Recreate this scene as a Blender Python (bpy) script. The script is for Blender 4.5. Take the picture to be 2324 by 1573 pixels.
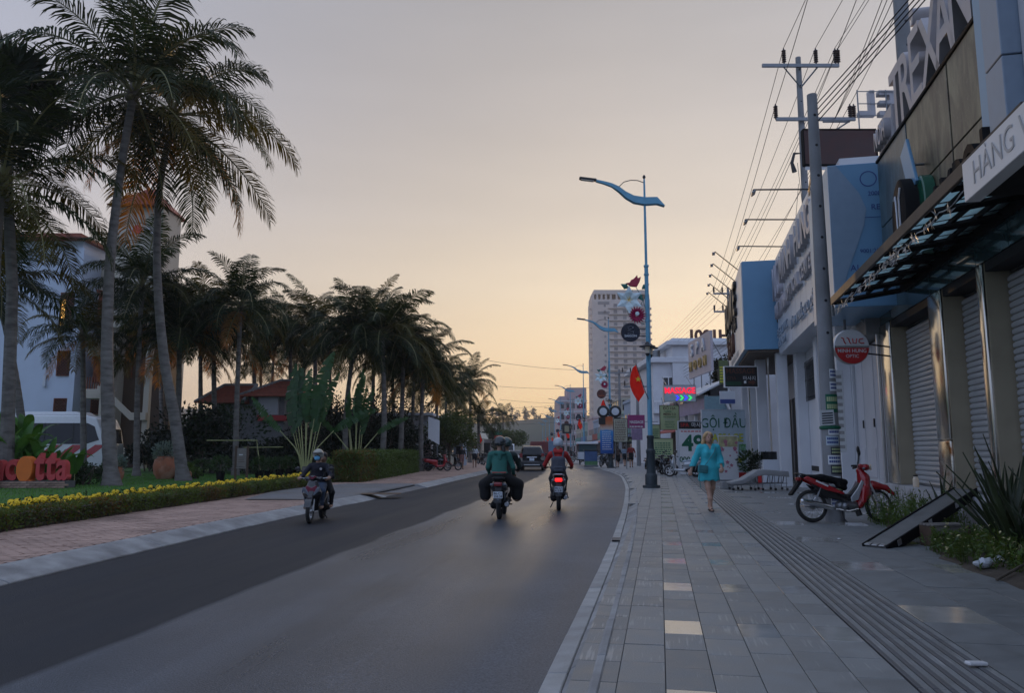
import bpy,bmesh,math,random
import numpy as np
from mathutils import Vector,Matrix,Euler,noise
from math import sin,cos,tan,pi,radians,atan2,sqrt

for _o in list(bpy.data.objects):
 bpy.data.objects.remove(_o)
scn = bpy.context.scene
COL = scn.collection

# ------------------------------------------------------------------ camera
PITCH = 7.68
EYE = 1.45
cam_d = bpy.data.cameras.new("camera")
cam = bpy.data.objects.new("camera",cam_d)
COL.objects.link(cam)
cam.location = (0,0,EYE)
cam.rotation_euler = (radians(90 + PITCH),0,0)
cam_d.sensor_width = 36
cam_d.lens = 36 * 1750 / 2324
cam_d.clip_start = 0.05
cam_d.clip_end = 5000
scn.camera = cam

# ------------------------------------------------------------------ sky, sun, exposure
SUN_AZ,SUN_EL = 4.5,3.0          # degrees right of the street axis (+Y), degrees up
w = bpy.data.worlds.new("World")
scn.world = w
w.use_nodes = True
wn = w.node_tree
wn.nodes.clear()
sky = wn.nodes.new("ShaderNodeTexSky")
sky.sky_type = 'NISHITA'
sky.sun_disc = False
sky.sun_elevation = radians(SUN_EL)
sky.sun_rotation = radians(SUN_AZ)
sky.altitude = 0
sky.air_density = 1.0
sky.dust_density = 4.0
sky.ozone_density = 2.0

def _lin(c):
 return [((v / 255) / 12.92 if v / 255 <= 0.04045 else ((v / 255 + 0.055) / 1.055) ** 2.4) for v in c]

def _wmath(op,a,b=None,clamp=False):
 n = wn.nodes.new("ShaderNodeMath"); n.operation = op; n.use_clamp = clamp
 for i,v in enumerate((a,b)):
  if v is None:
   continue
  if isinstance(v,(int,float)):
   n.inputs[i].default_value = v
  else:
   wn.links.new(v,n.inputs[i])
 return n.outputs[0]

def _wramp(fac,stops):
 n = wn.nodes.new("ShaderNodeValToRGB")
 cr = n.color_ramp
 cr.interpolation = 'EASE' if False else 'LINEAR'
 while len(cr.elements) < len(stops):
  cr.elements.new(0.5)
 for e,(p,c) in zip(cr.elements,stops):
  e.position = p
  e.color = _lin(c) + [1]
 wn.links.new(fac,n.inputs[0])
 return n.outputs[0]

def _wmix(blend,fac,a,b):
 n = wn.nodes.new("ShaderNodeMixRGB"); n.blend_type = blend
 for i,v in zip((0,1,2),(fac,a,b)):
  if isinstance(v,(int,float)):
   n.inputs[i].default_value = v
  else:
   wn.links.new(v,n.inputs[i])
 return n.outputs[0]

tc = wn.nodes.new("ShaderNodeTexCoord")
sep = wn.nodes.new("ShaderNodeSeparateXYZ")
wn.links.new(tc.outputs["Generated"],sep.inputs[0])
_z = _wmath('MAXIMUM',sep.outputs[2],0.0)
_el = _wmath('DIVIDE',_wmath('ARCSINE',_wmath('MINIMUM',_z,0.9999)),pi / 2)     # 0 horizon .. 1 zenith
_hl = _wmath('SQRT',_wmath('ADD',_wmath('ADD',_wmath('MULTIPLY',sep.outputs[0],sep.outputs[0]),_wmath('MULTIPLY',sep.outputs[1],sep.outputs[1])),1e-6))
_az = _wmath('DIVIDE',_wmath('ADD',_wmath('MULTIPLY',sep.outputs[0],sin(radians(SUN_AZ + 5))),_wmath('MULTIPLY',sep.outputs[1],cos(radians(SUN_AZ + 5)))),_hl)
_f = _wmath('POWER',_wmath('ADD',_wmath('MULTIPLY',_az,0.5),0.5,clamp=True),2.5)
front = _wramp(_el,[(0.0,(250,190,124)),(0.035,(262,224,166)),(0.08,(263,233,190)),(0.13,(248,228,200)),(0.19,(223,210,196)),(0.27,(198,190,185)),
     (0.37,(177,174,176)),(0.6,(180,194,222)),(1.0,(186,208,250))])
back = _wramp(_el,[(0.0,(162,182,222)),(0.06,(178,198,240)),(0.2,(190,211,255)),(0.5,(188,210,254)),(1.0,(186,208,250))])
_g = _wmath('POWER',_wmath('MAXIMUM',_wmath('DIVIDE',_wmath('ADD',_wmath('MULTIPLY',sep.outputs[0],sin(radians(22))),_wmath('MULTIPLY',sep.outputs[1],cos(radians(22)))),_hl),0.0),10.0)
_m = _wmath('ADD',_wmath('MULTIPLY',_wmath('ADD',_wmath('MULTIPLY',_g,0.40),-0.22),_wmath('SUBTRACT',1.0,_el)),1.0)
fs = wn.nodes.new("ShaderNodeVectorMath"); fs.operation = 'SCALE'
wn.links.new(front,fs.inputs[0]); wn.links.new(_m,fs.inputs[3])
front = fs.outputs[0]
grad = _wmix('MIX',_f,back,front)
gm = wn.nodes.new("ShaderNodeGamma"); gm.inputs[1].default_value = 0.45
wn.links.new(sky.outputs[0],gm.inputs[0])
nish = _wmix('MULTIPLY',1.0,gm.outputs[0],(0,0,0)) if False else gm.outputs[0]
sc_ = wn.nodes.new("ShaderNodeVectorMath"); sc_.operation = 'SCALE'; sc_.inputs[3].default_value = 0.28
wn.links.new(nish,sc_.inputs[0])
mpn = wn.nodes.new("ShaderNodeMapping"); mpn.inputs["Scale"].default_value = (1.6,1.6,11); mpn.inputs["Rotation"].default_value = (.12,.1,0)
cn = wn.nodes.new("ShaderNodeTexNoise"); cn.inputs["Scale"].default_value = 1.6; cn.inputs["Detail"].default_value = 7; cn.inputs["Roughness"].default_value = .55
wn.links.new(tc.outputs["Generated"],mpn.inputs[0]); wn.links.new(mpn.outputs[0],cn.inputs["Vector"])
cs = wn.nodes.new("ShaderNodeVectorMath"); cs.operation = 'SCALE'
wn.links.new(grad,cs.inputs[0]); wn.links.new(_wmath('ADD',_wmath('MULTIPLY',cn.outputs[0],0.16),0.92),cs.inputs[3])
grad = cs.outputs[0]
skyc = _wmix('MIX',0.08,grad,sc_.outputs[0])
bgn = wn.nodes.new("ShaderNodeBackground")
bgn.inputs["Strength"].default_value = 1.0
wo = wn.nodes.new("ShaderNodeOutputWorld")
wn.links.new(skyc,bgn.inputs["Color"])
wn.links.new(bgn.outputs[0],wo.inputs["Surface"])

sd = bpy.data.lights.new("sun",'SUN')
sun = bpy.data.objects.new("sun",sd)
COL.objects.link(sun)
sd.energy = 1.4
sd.angle = radians(0.6)
sd.color = (1.0,0.62,0.30)
_dir = Vector((sin(radians(SUN_AZ)) * cos(radians(SUN_EL)),cos(radians(SUN_AZ)) * cos(radians(SUN_EL)),sin(radians(SUN_EL))))
sun.rotation_euler = (-_dir).to_track_quat('-Z','Y').to_euler()
sun.location = _dir * 60

scn.view_settings.view_transform = 'Standard'
scn.view_settings.look = 'None'
scn.view_settings.gamma = 1.0
scn.view_settings.exposure = 0.0
scn.view_settings.use_curve_mapping = False
scn.render.film_transparent = False

# ------------------------------------------------------------------ helpers
rnd = random.Random(7)
F_,CX_,CY_ = 1750.0,1162.0,786.5
_cp,_sp = cos(radians(PITCH)),sin(radians(PITCH))

def ray(px,py):
 v = -(py - CY_) / F_
 return ((px - CX_) / F_,_cp - _sp * v,_sp + _cp * v)

def at(px,py,Y):
 """world point at street distance Y on the sight line of a measured photo point"""
 r = ray(px,py)
 k = Y / r[1]
 return Vector((r[0] * k,Y,EYE + r[2] * k))

def gnd(px,py,z=0.0):
 r = ray(px,py)
 k = (z - EYE) / r[2]
 return Vector((r[0] * k,r[1] * k,z))

class MB:
 def __init__(s):
  s.v = []; s.f = []; s.m = []; s.mi = 0; s.x = Matrix.Identity(4)
 def mat(s,i):
  s.mi = i; return s
 def add(s,vs,fs):
  b = len(s.v)
  x = s.x
  s.v.extend([tuple(x @ Vector(p)) for p in vs])
  for f in fs:
   s.f.append([b + i for i in f]); s.m.append(s.mi)
  return s
 def box(s,c,d,r=None):
  hx,hy,hz = d[0] / 2,d[1] / 2,d[2] / 2
  P = [Vector((i * hx,j * hy,k * hz)) for k in (-1,1) for j in (-1,1) for i in (-1,1)]
  if r is not None:
   R = Euler(r).to_matrix()
   P = [R @ p for p in P]
  c = Vector(c)
  return s.add([p + c for p in P],[(0,2,3,1),(4,5,7,6),(0,1,5,4),(2,6,7,3),(0,4,6,2),(1,3,7,5)])
 def b2(s,a,b):
  """box from corner to corner"""
  return s.box([(a[i] + b[i]) / 2 for i in range(3)],[abs(b[i] - a[i]) for i in range(3)])
 def tube(s,pts,r,n=8,cap=True,flat=None):
  pts = [Vector(p) for p in pts]
  if isinstance(r,(int,float)):
   r = [r] * len(pts)
  vs = []; fs = []
  up = Vector((0,0,1))
  prev = None
  for i,p in enumerate(pts):
   t = (pts[min(i + 1,len(pts) - 1)] - pts[max(i - 1,0)]).normalized()
   if prev is None:
    a = t.cross(up)
    if a.length < 1e-3:
     a = t.cross(Vector((0,1,0)))
    a.normalize()
   else:
    a = (prev - t * prev.dot(t))
    if a.length < 1e-5:
     a = t.cross(up)
    a.normalize()
   prev = a
   b = t.cross(a)
   for k in range(n):
    th = 2 * pi * k / n
    vs.append(p + (a * cos(th) + b * sin(th) * (flat if flat else 1)) * r[i])
  L = len(pts)
  for i in range(L - 1):
   for k in range(n):
    fs.append((i * n + k,i * n + (k + 1) % n,(i + 1) * n + (k + 1) % n,(i + 1) * n + k))
  if cap:
   fs.append(tuple(reversed(range(n))))
   fs.append(tuple((L - 1) * n + k for k in range(n)))
  return s.add(vs,fs)
 def bar(s,a,b,r,n=6):
  return s.tube([a,b],r,n)
 def lathe(s,prof,n=16,c=(0,0,0),axis='z',cap=True):
  vs = []; fs = []
  for (r,z) in prof:
   for k in range(n):
    th = 2 * pi * k / n
    p = (r * cos(th),r * sin(th),z)
    if axis == 'y':
     p = (p[0],p[2],p[1])
    elif axis == 'x':
     p = (p[2],p[0],p[1])
    vs.append((p[0] + c[0],p[1] + c[1],p[2] + c[2]))
  L = len(prof)
  for i in range(L - 1):
   for k in range(n):
    fs.append((i * n + k,i * n + (k + 1) % n,(i + 1) * n + (k + 1) % n,(i + 1) * n + k))
  if cap:
   fs.append(tuple(reversed(range(n)))); fs.append(tuple((L - 1) * n + k for k in range(n)))
  return s.add(vs,fs)
 def prism(s,poly,a,b,plane='xz'):
  """polygon in a plane extruded along the third axis from a to b"""
  n = len(poly)
  def P(u,v,d):
   return (u,d,v) if plane == 'xz' else ((d,u,v) if plane == 'yz' else (u,v,d))
  vs = [P(u,v,a) for u,v in poly] + [P(u,v,b) for u,v in poly]
  fs = [tuple(range(n)),tuple(reversed(range(n,2 * n)))]
  fs += [(i,n + i,n + (i + 1) % n,(i + 1) % n) for i in range(n)]
  return s.add(vs,fs)
 def sphere(s,c,r,n=12,m=8,half=False):
  if isinstance(r,(int,float)):
   r = (r,r,r)
  vs = []; fs = []
  for j in range(m + 1):
   ph = (pi / 2 if half else pi) * j / m
   for k in range(n):
    th = 2 * pi * k / n
    vs.append((c[0] + r[0] * sin(ph) * cos(th),c[1] + r[1] * sin(ph) * sin(th),c[2] + r[2] * cos(ph)))
  for j in range(m):
   for k in range(n):
    fs.append((j * n + k,(j + 1) * n + k,(j + 1) * n + (k + 1) % n,j * n + (k + 1) % n))
  return s.add(vs,fs)
 def torus(s,c,R,r,axis='x',n=28,m=10,sq=1.0):
  vs = []; fs = []
  for i in range(n):
   a = 2 * pi * i / n
   for j in range(m):
    b = 2 * pi * j / m
    rr = R + r * cos(b); h = r * sin(b) * sq
    p = {'x': (h,rr * cos(a),rr * sin(a)),'y': (rr * cos(a),h,rr * sin(a)),'z': (rr * cos(a),rr * sin(a),h)}[axis]
    vs.append((c[0] + p[0],c[1] + p[1],c[2] + p[2]))
  for i in range(n):
   for j in range(m):
    fs.append((i * m + j,((i + 1) % n) * m + j,((i + 1) % n) * m + (j + 1) % m,i * m + (j + 1) % m))
  return s.add(vs,fs)
 def mesh(s,name,mats,smooth=True,bevel=0,seg=1,ang=35):
  me = bpy.data.meshes.new(name)
  me.from_pydata(s.v,[],s.f)
  if not isinstance(mats,(list,tuple)):
   mats = [mats]
  for m in mats:
   me.materials.append(m)
  if len(mats) > 1:
   me.polygons.foreach_set("material_index",s.m)
  bm = bmesh.new(); bm.from_mesh(me)
  bmesh.ops.recalc_face_normals(bm,faces=bm.faces)
  if bevel:
   es = [e for e in bm.edges if len(e.link_faces) == 2 and e.calc_face_angle(0) > radians(40)]
   bmesh.ops.bevel(bm,geom=es,offset=bevel,segments=seg,affect='EDGES',profile=0.5,clamp_overlap=True)
  bm.to_mesh(me); bm.free()
  if smooth:
   me.polygons.foreach_set("use_smooth",[True] * len(me.polygons))
   me.set_sharp_from_angle(angle=radians(ang))
  me.update()
  return me
 def build(s,name,mats,parent=None,smooth=True,bevel=0,seg=1,ang=35):
  return link(name,s.mesh(name,mats,smooth,bevel,seg,ang),parent)

def link(name,me,parent=None,loc=None,rot=None,scale=None):
 o = bpy.data.objects.new(name,me)
 COL.objects.link(o)
 if parent is not None:
  o.parent = parent
 if loc is not None:
  o.location = loc
 if rot is not None:
  o.rotation_euler = rot
 if scale is not None:
  o.scale = scale if not isinstance(scale,(int,float)) else (scale,) * 3
 return o

def tag(o,label=None,cat=None,group=None,kind=None):
 if label: o['label'] = label
 if cat: o['category'] = cat
 if group: o['group'] = group
 if kind: o['kind'] = kind
 return o

def thing(name,label,cat,loc=(0,0,0),rotz=0,group=None):
 o = bpy.data.objects.new(name,None)
 COL.objects.link(o)
 o.location = loc; o.rotation_euler = (0,0,rotz)
 o.empty_display_size = 0.2
 return tag(o,label,cat,group)

def kids(o):
 return [c for c in _children.get(o.name,[])]

_children = {}
def copy_tree(root,label=None,loc=None,rotz=None,scale=None):
 """copy of a thing with copies of its parts and sub-parts (mesh data shared)"""
 def rec(o,parent):
  c = o.copy(); COL.objects.link(c)
  if parent is not None:
   c.parent = parent
   c.matrix_parent_inverse = o.matrix_parent_inverse.copy()
  for ch in list(o.children):
   rec(ch,c)
  return c
 r = rec(root,None)
 if label: r['label'] = label
 if loc is not None: r.location = loc
 if rotz is not None: r.rotation_euler = (0,0,rotz)
 if scale is not None: r.scale = (scale,) * 3
 return r

def npmesh(name,V,Q,mats,smooth=False,mi=None):
 """fast mesh from numpy arrays; Q is (m,4) or (m,3)"""
 me = bpy.data.meshes.new(name)
 V = np.asarray(V,dtype=np.float32); Q = np.asarray(Q,dtype=np.int32)
 k = Q.shape[1]
 me.vertices.add(len(V)); me.vertices.foreach_set("co",V.ravel())
 me.loops.add(Q.size); me.loops.foreach_set("vertex_index",Q.ravel())
 me.polygons.add(len(Q))
 me.polygons.foreach_set("loop_start",np.arange(0,Q.size,k,dtype=np.int32))
 if not isinstance(mats,(list,tuple)):
  mats = [mats]
 for m in mats:
  me.materials.append(m)
 if mi is not None:
  me.polygons.foreach_set("material_index",np.asarray(mi,dtype=np.int32))
 me.polygons.foreach_set("use_smooth",np.full(len(Q),bool(smooth),dtype=bool))
 me.update(calc_edges=True)
 return me

def leafcloud(P,size,seed=0,up=0.3,aspect=0.5,N=None):
 """leaf quads (folded diamonds) at points P; returns V, Q"""
 g = np.random.default_rng(seed)
 n = len(P)
 d = g.normal(size=(n,3)); d[:,2] += up
 if N is not None:
  d += N
 d /= np.linalg.norm(d,axis=1)[:,None] + 1e-9
 h = g.normal(size=(n,3)); sdir = np.cross(d,h); sdir /= np.linalg.norm(sdir,axis=1)[:,None] + 1e-9
 L = (size * (0.6 + 0.8 * g.random(n)))[:,None]
 W = L * aspect * 0.5
 a = P; b = P + d * L * 0.5 + sdir * W; c = P + d * L; e = P + d * L * 0.5 - sdir * W
 V = np.stack([a,b,c,e],axis=1).reshape(-1,3)
 Q = np.arange(4 * n).reshape(n,4)
 return V,Q

def joinVQ(parts):
 Vs = []; Qs = []; o = 0
 for V,Q in parts:
  Vs.append(V); Qs.append(Q + o); o += len(V)
 return np.concatenate(Vs),np.concatenate(Qs)

def ellip_pts(c,r,n,seed,shell=0.55):
 g = np.random.default_rng(seed)
 d = g.normal(size=(n,3)); d /= np.linalg.norm(d,axis=1)[:,None]
 rad = (shell + (1 - shell) * g.random(n) ** 0.6)[:,None]
 return np.array(c) + d * rad * np.array(r)

# ---- text as mesh
def text_mesh(txt,size,depth=0.0,mats=None,name="lettering",align='CENTER',bold=0.0,space=1.0,shear=0,xs=1.0):
 cu = bpy.data.curves.new(name,'FONT')
 cu.body = txt; cu.size = size; cu.extrude = depth / 2; cu.align_x = align; cu.align_y = 'CENTER'
 cu.offset = bold * size; cu.space_character = space; cu.shear = shear
 cu.resolution_u = 3
 cu.space_line = 0.85
 o = bpy.data.objects.new(name,cu)
 me = bpy.data.meshes.new_from_object(o)
 bpy.data.objects.remove(o); bpy.data.curves.remove(cu)
 me.name = name
 if xs != 1.0:
  me.transform(Matrix.Diagonal((xs,1,1,1)))
 if mats:
  me.materials.clear()
  me.materials.append(mats)
 return me

def text(parent,txt,size,loc,m,face=(90,0,0),depth=0.0,name="lettering",**kw):
 """flat or raised lettering; face = euler degrees; (90,0,0) reads from -Y, (90,0,-90) reads from -X"""
 me = text_mesh(txt,size,depth,m,name,**kw)
 return link(name,me,parent,loc,[radians(a) for a in face])

# ---- smooth solids from blended capsules (signed distance field, surface nets)
def sdf_mesh(caps,vox,k=0.03,cut=None):
 """caps: list of (p0, r0, p1, r1[, (sx,sy,sz)]) blended by a smooth union of radius k -> V, Q"""
 P = []
 for c in caps:
  m = max(c[1],c[3]) * 1.5
  for p in (c[0],c[2]):
   P.append([p[i] - m for i in range(3)]); P.append([p[i] + m for i in range(3)])
 P = np.array(P)
 lo = P.min(0) - vox * 3; hi = P.max(0) + vox * 3
 n = np.ceil((hi - lo) / vox).astype(int) + 1
 ax = [lo[i] + vox * np.arange(n[i]) for i in range(3)]
 D = np.full(n,9.0,dtype=np.float32)
 for c in caps:
  a = np.array(c[0],dtype=float); b = np.array(c[2],dtype=float); r0,r1 = c[1],c[3]
  S = np.array(c[4],dtype=float) if len(c) > 4 and c[4] is not None else np.ones(3)
  pad = max(r0,r1) * S.max() + k * 2 + vox * 3
  i0 = np.maximum(((np.minimum(a,b) - pad - lo) / vox).astype(int),0)
  i1 = np.minimum(((np.maximum(a,b) + pad - lo) / vox).astype(int) + 2,n)
  sl = tuple(slice(i0[i],i1[i]) for i in range(3))
  X,Y,Z = np.meshgrid(*[ax[i][sl[i]] for i in range(3)],indexing='ij')
  ab = (b - a) / S; L2 = max(float((ab * ab).sum()),1e-12)
  px,py,pz = (X - a[0]) / S[0],(Y - a[1]) / S[1],(Z - a[2]) / S[2]
  t = np.clip((px * ab[0] + py * ab[1] + pz * ab[2]) / L2,0,1)
  d = np.sqrt((px - ab[0] * t) ** 2 + (py - ab[1] * t) ** 2 + (pz - ab[2] * t) ** 2) - (r0 + (r1 - r0) * t)
  d = d * S.min() if S.min() < 1 else d
  o = D[sl]
  h = np.clip(0.5 + 0.5 * (o - d) / k,0,1)
  D[sl] = o + (d - o) * h - k * h * (1 - h)
 if cut is not None:
  X,Y,Z = np.meshgrid(*ax,indexing='ij')
  D = np.maximum(D,cut(X,Y,Z))
 ins = D < 0
 cnt = np.zeros(tuple(n - 1),dtype=int); acc = np.zeros(tuple(n - 1) + (3,)); wsum = np.zeros(tuple(n - 1))
 cells = [(i,j,l) for i in (0,1) for j in (0,1) for l in (0,1)]
 def sub(A,o):
  return A[o[0]:A.shape[0] - 1 + o[0],o[1]:A.shape[1] - 1 + o[1],o[2]:A.shape[2] - 1 + o[2]]
 for o in cells:
  for axx in range(3):
   if o[axx] == 0:
    q = list(o); q[axx] = 1; q = tuple(q)
    d0 = sub(D,o); d1 = sub(D,q)
    cr = (d0 < 0) != (d1 < 0)
    t = np.where(cr,d0 / np.where(cr,d0 - d1,1),0)
    for z in range(3):
     acc[...,z] += np.where(cr,o[z] + (t if z == axx else 0),0)
    wsum += cr
 act = wsum > 0
 idx = -np.ones(act.shape,dtype=int); idx[act] = np.arange(act.sum())
 base = np.stack(np.meshgrid(*[np.arange(s) for s in act.shape],indexing='ij'),-1)
 V = (base[act] + acc[act] / wsum[act][:,None]) * vox + lo
 Q = []
 for axx in range(3):
  s0 = [slice(1,-1)] * 3; s0[axx] = slice(0,-1)
  s1 = [slice(1,-1)] * 3; s1[axx] = slice(1,None)
  A = ins[tuple(s0)]; B = ins[tuple(s1)]
  e = np.argwhere(A != B)
  if len(e) == 0:
   continue
  off = np.array([1,1,1]); off[axx] = 0
  g = e + off
  u,v = [(1,2),(2,0),(0,1)][axx]
  def cell(du,dv):
   c = g.copy(); c[:,u] -= du; c[:,v] -= dv
   return idx[c[:,0],c[:,1],c[:,2]]
  q = np.stack([cell(1,1),cell(0,1),cell(0,0),cell(1,0)],1)
  flip = ~A[tuple(e.T)]
  q[flip] = q[flip][:,::-1]
  q = q[(q >= 0).all(1)]
  Q.append(q)
 return V,np.concatenate(Q)

def sdf_obj(name,caps,vox,mats,parent=None,k=0.03,mi=None,cut=None):
 """mi: function(V centre array) -> material index per face"""
 V,Q = sdf_mesh(caps,vox,k,cut)
 m = mi(V[Q].mean(1)) if mi else None
 return link(name,npmesh(name,V,Q,mats,True,m),parent)

# ------------------------------------------------------------------ materials
_mats = {}
def mk(name,col,rough=0.6,metal=0.0,var=0.12,scale=6.0,bump=0.0,bscale=60.0,coat=0.0,emit=None,estr=0.0,rand=0.0,
 col2=None,c2scale=3.0,c2lo=0.45,c2hi=0.7,trans=0.0,spec=0.5,stretch=None,tmul=(2.2,1.7,.8)):
 if name in _mats:
  return _mats[name]
 m = bpy.data.materials.new(name); m.use_nodes = True
 nt = m.node_tree; N = nt.nodes; L = nt.links
 b = N["Principled BSDF"]; out = N["Material Output"]
 b.inputs["Roughness"].default_value = rough; b.inputs["Metallic"].default_value = metal
 b.inputs["Specular IOR Level"].default_value = spec
 b.inputs["Coat Weight"].default_value = coat
 if coat: b.inputs["Coat Roughness"].default_value = 0.05
 b.inputs["Base Color"].default_value = (*col,1)
 tcn = N.new("ShaderNodeTexCoord")
 src = tcn.outputs["Object"]
 if stretch:
  mp = N.new("ShaderNodeMapping"); mp.inputs["Scale"].default_value = stretch
  L.new(src,mp.inputs[0]); src = mp.outputs[0]
 cur = None
 def mix(fac,a,bcol,bt='MIX'):
  n = N.new("ShaderNodeMixRGB"); n.blend_type = bt
  for i,v in zip((0,1,2),(fac,a,bcol)):
   if isinstance(v,(int,float)): n.inputs[i].default_value = v
   elif isinstance(v,tuple): n.inputs[i].default_value = (*v,1)
   else: L.new(v,n.inputs[i])
  return n.outputs[0]
 cur = col
 if col2:
  nz = N.new("ShaderNodeTexNoise"); nz.inputs["Scale"].default_value = c2scale; nz.inputs["Detail"].default_value = 6
  L.new(src,nz.inputs["Vector"])
  mr = N.new("ShaderNodeMapRange"); mr.inputs[1].default_value = c2lo; mr.inputs[2].default_value = c2hi
  L.new(nz.outputs[0],mr.inputs[0])
  cur = mix(mr.outputs[0],cur,col2)
 if var:
  nz = N.new("ShaderNodeTexNoise"); nz.inputs["Scale"].default_value = scale; nz.inputs["Detail"].default_value = 5
  L.new(src,nz.inputs["Vector"])
  mr = N.new("ShaderNodeMapRange"); mr.inputs[1].default_value = 0.3; mr.inputs[2].default_value = 0.7
  mr.inputs[3].default_value = 1 - var; mr.inputs[4].default_value = 1 + var
  L.new(nz.outputs[0],mr.inputs[0])
  vm = N.new("ShaderNodeVectorMath"); vm.operation = 'SCALE'
  if isinstance(cur,tuple): vm.inputs[0].default_value = cur
  else: L.new(cur,vm.inputs[0])
  L.new(mr.outputs[0],vm.inputs[3]); cur = vm.outputs[0]
  rr = N.new("ShaderNodeMapRange"); rr.inputs[1].default_value = 0.3; rr.inputs[2].default_value = 0.7
  rr.inputs[3].default_value = max(0.02,rough - var * 0.5); rr.inputs[4].default_value = min(1,rough + var * 0.5)
  L.new(nz.outputs[0],rr.inputs[0]); L.new(rr.outputs[0],b.inputs["Roughness"])
 if rand:
  oi = N.new("ShaderNodeObjectInfo")
  mr = N.new("ShaderNodeMapRange"); mr.inputs[3].default_value = 1 - rand; mr.inputs[4].default_value = 1 + rand
  L.new(oi.outputs["Random"],mr.inputs[0])
  vm = N.new("ShaderNodeVectorMath"); vm.operation = 'SCALE'
  if isinstance(cur,tuple): vm.inputs[0].default_value = cur
  else: L.new(cur,vm.inputs[0])
  L.new(mr.outputs[0],vm.inputs[3]); cur = vm.outputs[0]
 if not isinstance(cur,tuple):
  L.new(cur,b.inputs["Base Color"])
 if bump:
  nz = N.new("ShaderNodeTexNoise"); nz.inputs["Scale"].default_value = bscale; nz.inputs["Detail"].default_value = 4
  L.new(src,nz.inputs["Vector"])
  bp = N.new("ShaderNodeBump"); bp.inputs["Strength"].default_value = bump; bp.inputs["Distance"].default_value = 0.02
  L.new(nz.outputs[0],bp.inputs["Height"]); L.new(bp.outputs[0],b.inputs["Normal"])
 if emit:
  b.inputs["Emission Color"].default_value = (*emit,1); b.inputs["Emission Strength"].default_value = estr
 if trans:
  t = N.new("ShaderNodeBsdfTranslucent")
  if isinstance(cur,tuple): t.inputs[0].default_value = (*[min(1,c * 1.6) for c in cur],1)
  else:
   vm = N.new("ShaderNodeVectorMath"); vm.operation = 'MULTIPLY'; vm.inputs[1].default_value = tmul
   L.new(cur,vm.inputs[0]); L.new(vm.outputs[0],t.inputs[0])
  ms = N.new("ShaderNodeMixShader"); ms.inputs[0].default_value = trans
  L.new(b.outputs[0],ms.inputs[1]); L.new(t.outputs[0],ms.inputs[2]); L.new(ms.outputs[0],out.inputs["Surface"])
 _mats[name] = m
 return m

M = {}
M['concrete'] = mk('concrete',(.27,.27,.265),.85,var=.2,scale=2.5,bump=.25,bscale=50,col2=(.17,.17,.165),c2scale=1.3)
M['pole_concrete'] = mk('pole_concrete',(.24,.245,.25),.85,var=.15,scale=1.5,bump=.2,bscale=30,col2=(.17,.17,.17),c2scale=.8)
M['kerb'] = mk('kerb_concrete',(.30,.295,.285),.8,var=.22,scale=4,bump=.3,bscale=45,rand=.1,col2=(.2,.195,.19),c2scale=1.6)
M['gutter'] = mk('gutter_concrete',(.36,.35,.33),.75,var=.2,scale=4,bump=.3,bscale=45,rand=.12)
M['mortar'] = mk('mortar',(.10,.10,.10),.9)
M['white_wall'] = mk('white_wall',(.62,.63,.65),.7,var=.06,scale=1.2,bump=.05,bscale=20)
M['pale_wall'] = mk('pale_wall',(.5,.5,.52),.75,var=.08,scale=1.2)
M['stain_wall'] = mk('stained_wall',(.46,.46,.47),.8,var=.15,scale=2,col2=(.28,.27,.26),c2scale=1.5,c2lo=.5,c2hi=.7)
M['grey_wall'] = mk('grey_wall',(.22,.22,.22),.8,var=.15,scale=2)
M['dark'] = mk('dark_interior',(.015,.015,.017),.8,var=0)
M['black'] = mk('black_plastic',(.012,.012,.013),.42,var=.1)
M['black_matt'] = mk('black_matt',(.012,.012,.013),.8,var=.1,spec=.12)
M['blackpaint'] = mk('black_paint',(.008,.008,.010),.18,coat=.6,var=.03)
M['rubber'] = mk('rubber',(.018,.018,.018),.75,var=.15,scale=20)
M['chrome'] = mk('chrome',(.7,.7,.72),.15,metal=1,var=.05)
M['steel'] = mk('steel',(.22,.23,.24),.45,metal=.8,var=.15,scale=12)
M['alu'] = mk('aluminium',(.5,.5,.5),.35,metal=.9,var=.1)
M['stainless'] = mk('stainless',(.62,.58,.50),.17,metal=1,var=.12,scale=3,bump=.06,bscale=4,stretch=(1,1,.35))
M['stainless_rust'] = mk('stainless_rust',(.58,.54,.46),.22,metal=.9,var=.15,scale=3,bump=.08,bscale=5,col2=(.22,.09,.025),c2scale=3.5,c2lo=.52,c2hi=.62)
M['glass_dark'] = mk('dark_glass',(.008,.011,.014),.06,var=0,spec=.5)
M['glass_green'] = mk('green_glass',(.05,.085,.09),.08,var=.05,spec=.7)
M['glass_can'] = mk('canopy_glass',(.34,.40,.40),.3,var=.08,trans=.9,tmul=(1.7,1.8,1.8))
M['lamp_blue'] = mk('lamp_blue_paint',(.12,.33,.46),.45,var=.08,scale=4)
M['lamp_base'] = mk('lamp_base_iron',(.022,.035,.042),.5,var=.12)
M['lamp_dark'] = mk('lamp_dark_iron',(.02,.02,.022),.5)
M['lamp_lens'] = mk('lamp_lens',(.75,.75,.72),.15,var=.03,trans=.3)
M['red'] = mk('red_paint',(.36,.012,.018),.22,coat=.6,var=.06)
M['redcloth'] = mk('red_cloth',(.42,.02,.02),.9,var=.2,scale=8,trans=.15)
M['maroon'] = mk('maroon_paint',(.16,.006,.03),.22,coat=.5,var=.05)
M['flag'] = mk('flag_red',(.62,.02,.012),.75,var=.06,trans=.45)
M['yellow'] = mk('yellow_print',(.75,.55,.03),.6,var=.03)
M['white'] = mk('white_paint',(.74,.75,.76),.45,var=.04)
M['whitegloss'] = mk('white_gloss',(.72,.73,.74),.22,coat=.4,var=.03)
M['silver'] = mk('silver_paint',(.42,.44,.46),.3,metal=.4,coat=.4,var=.04)
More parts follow.
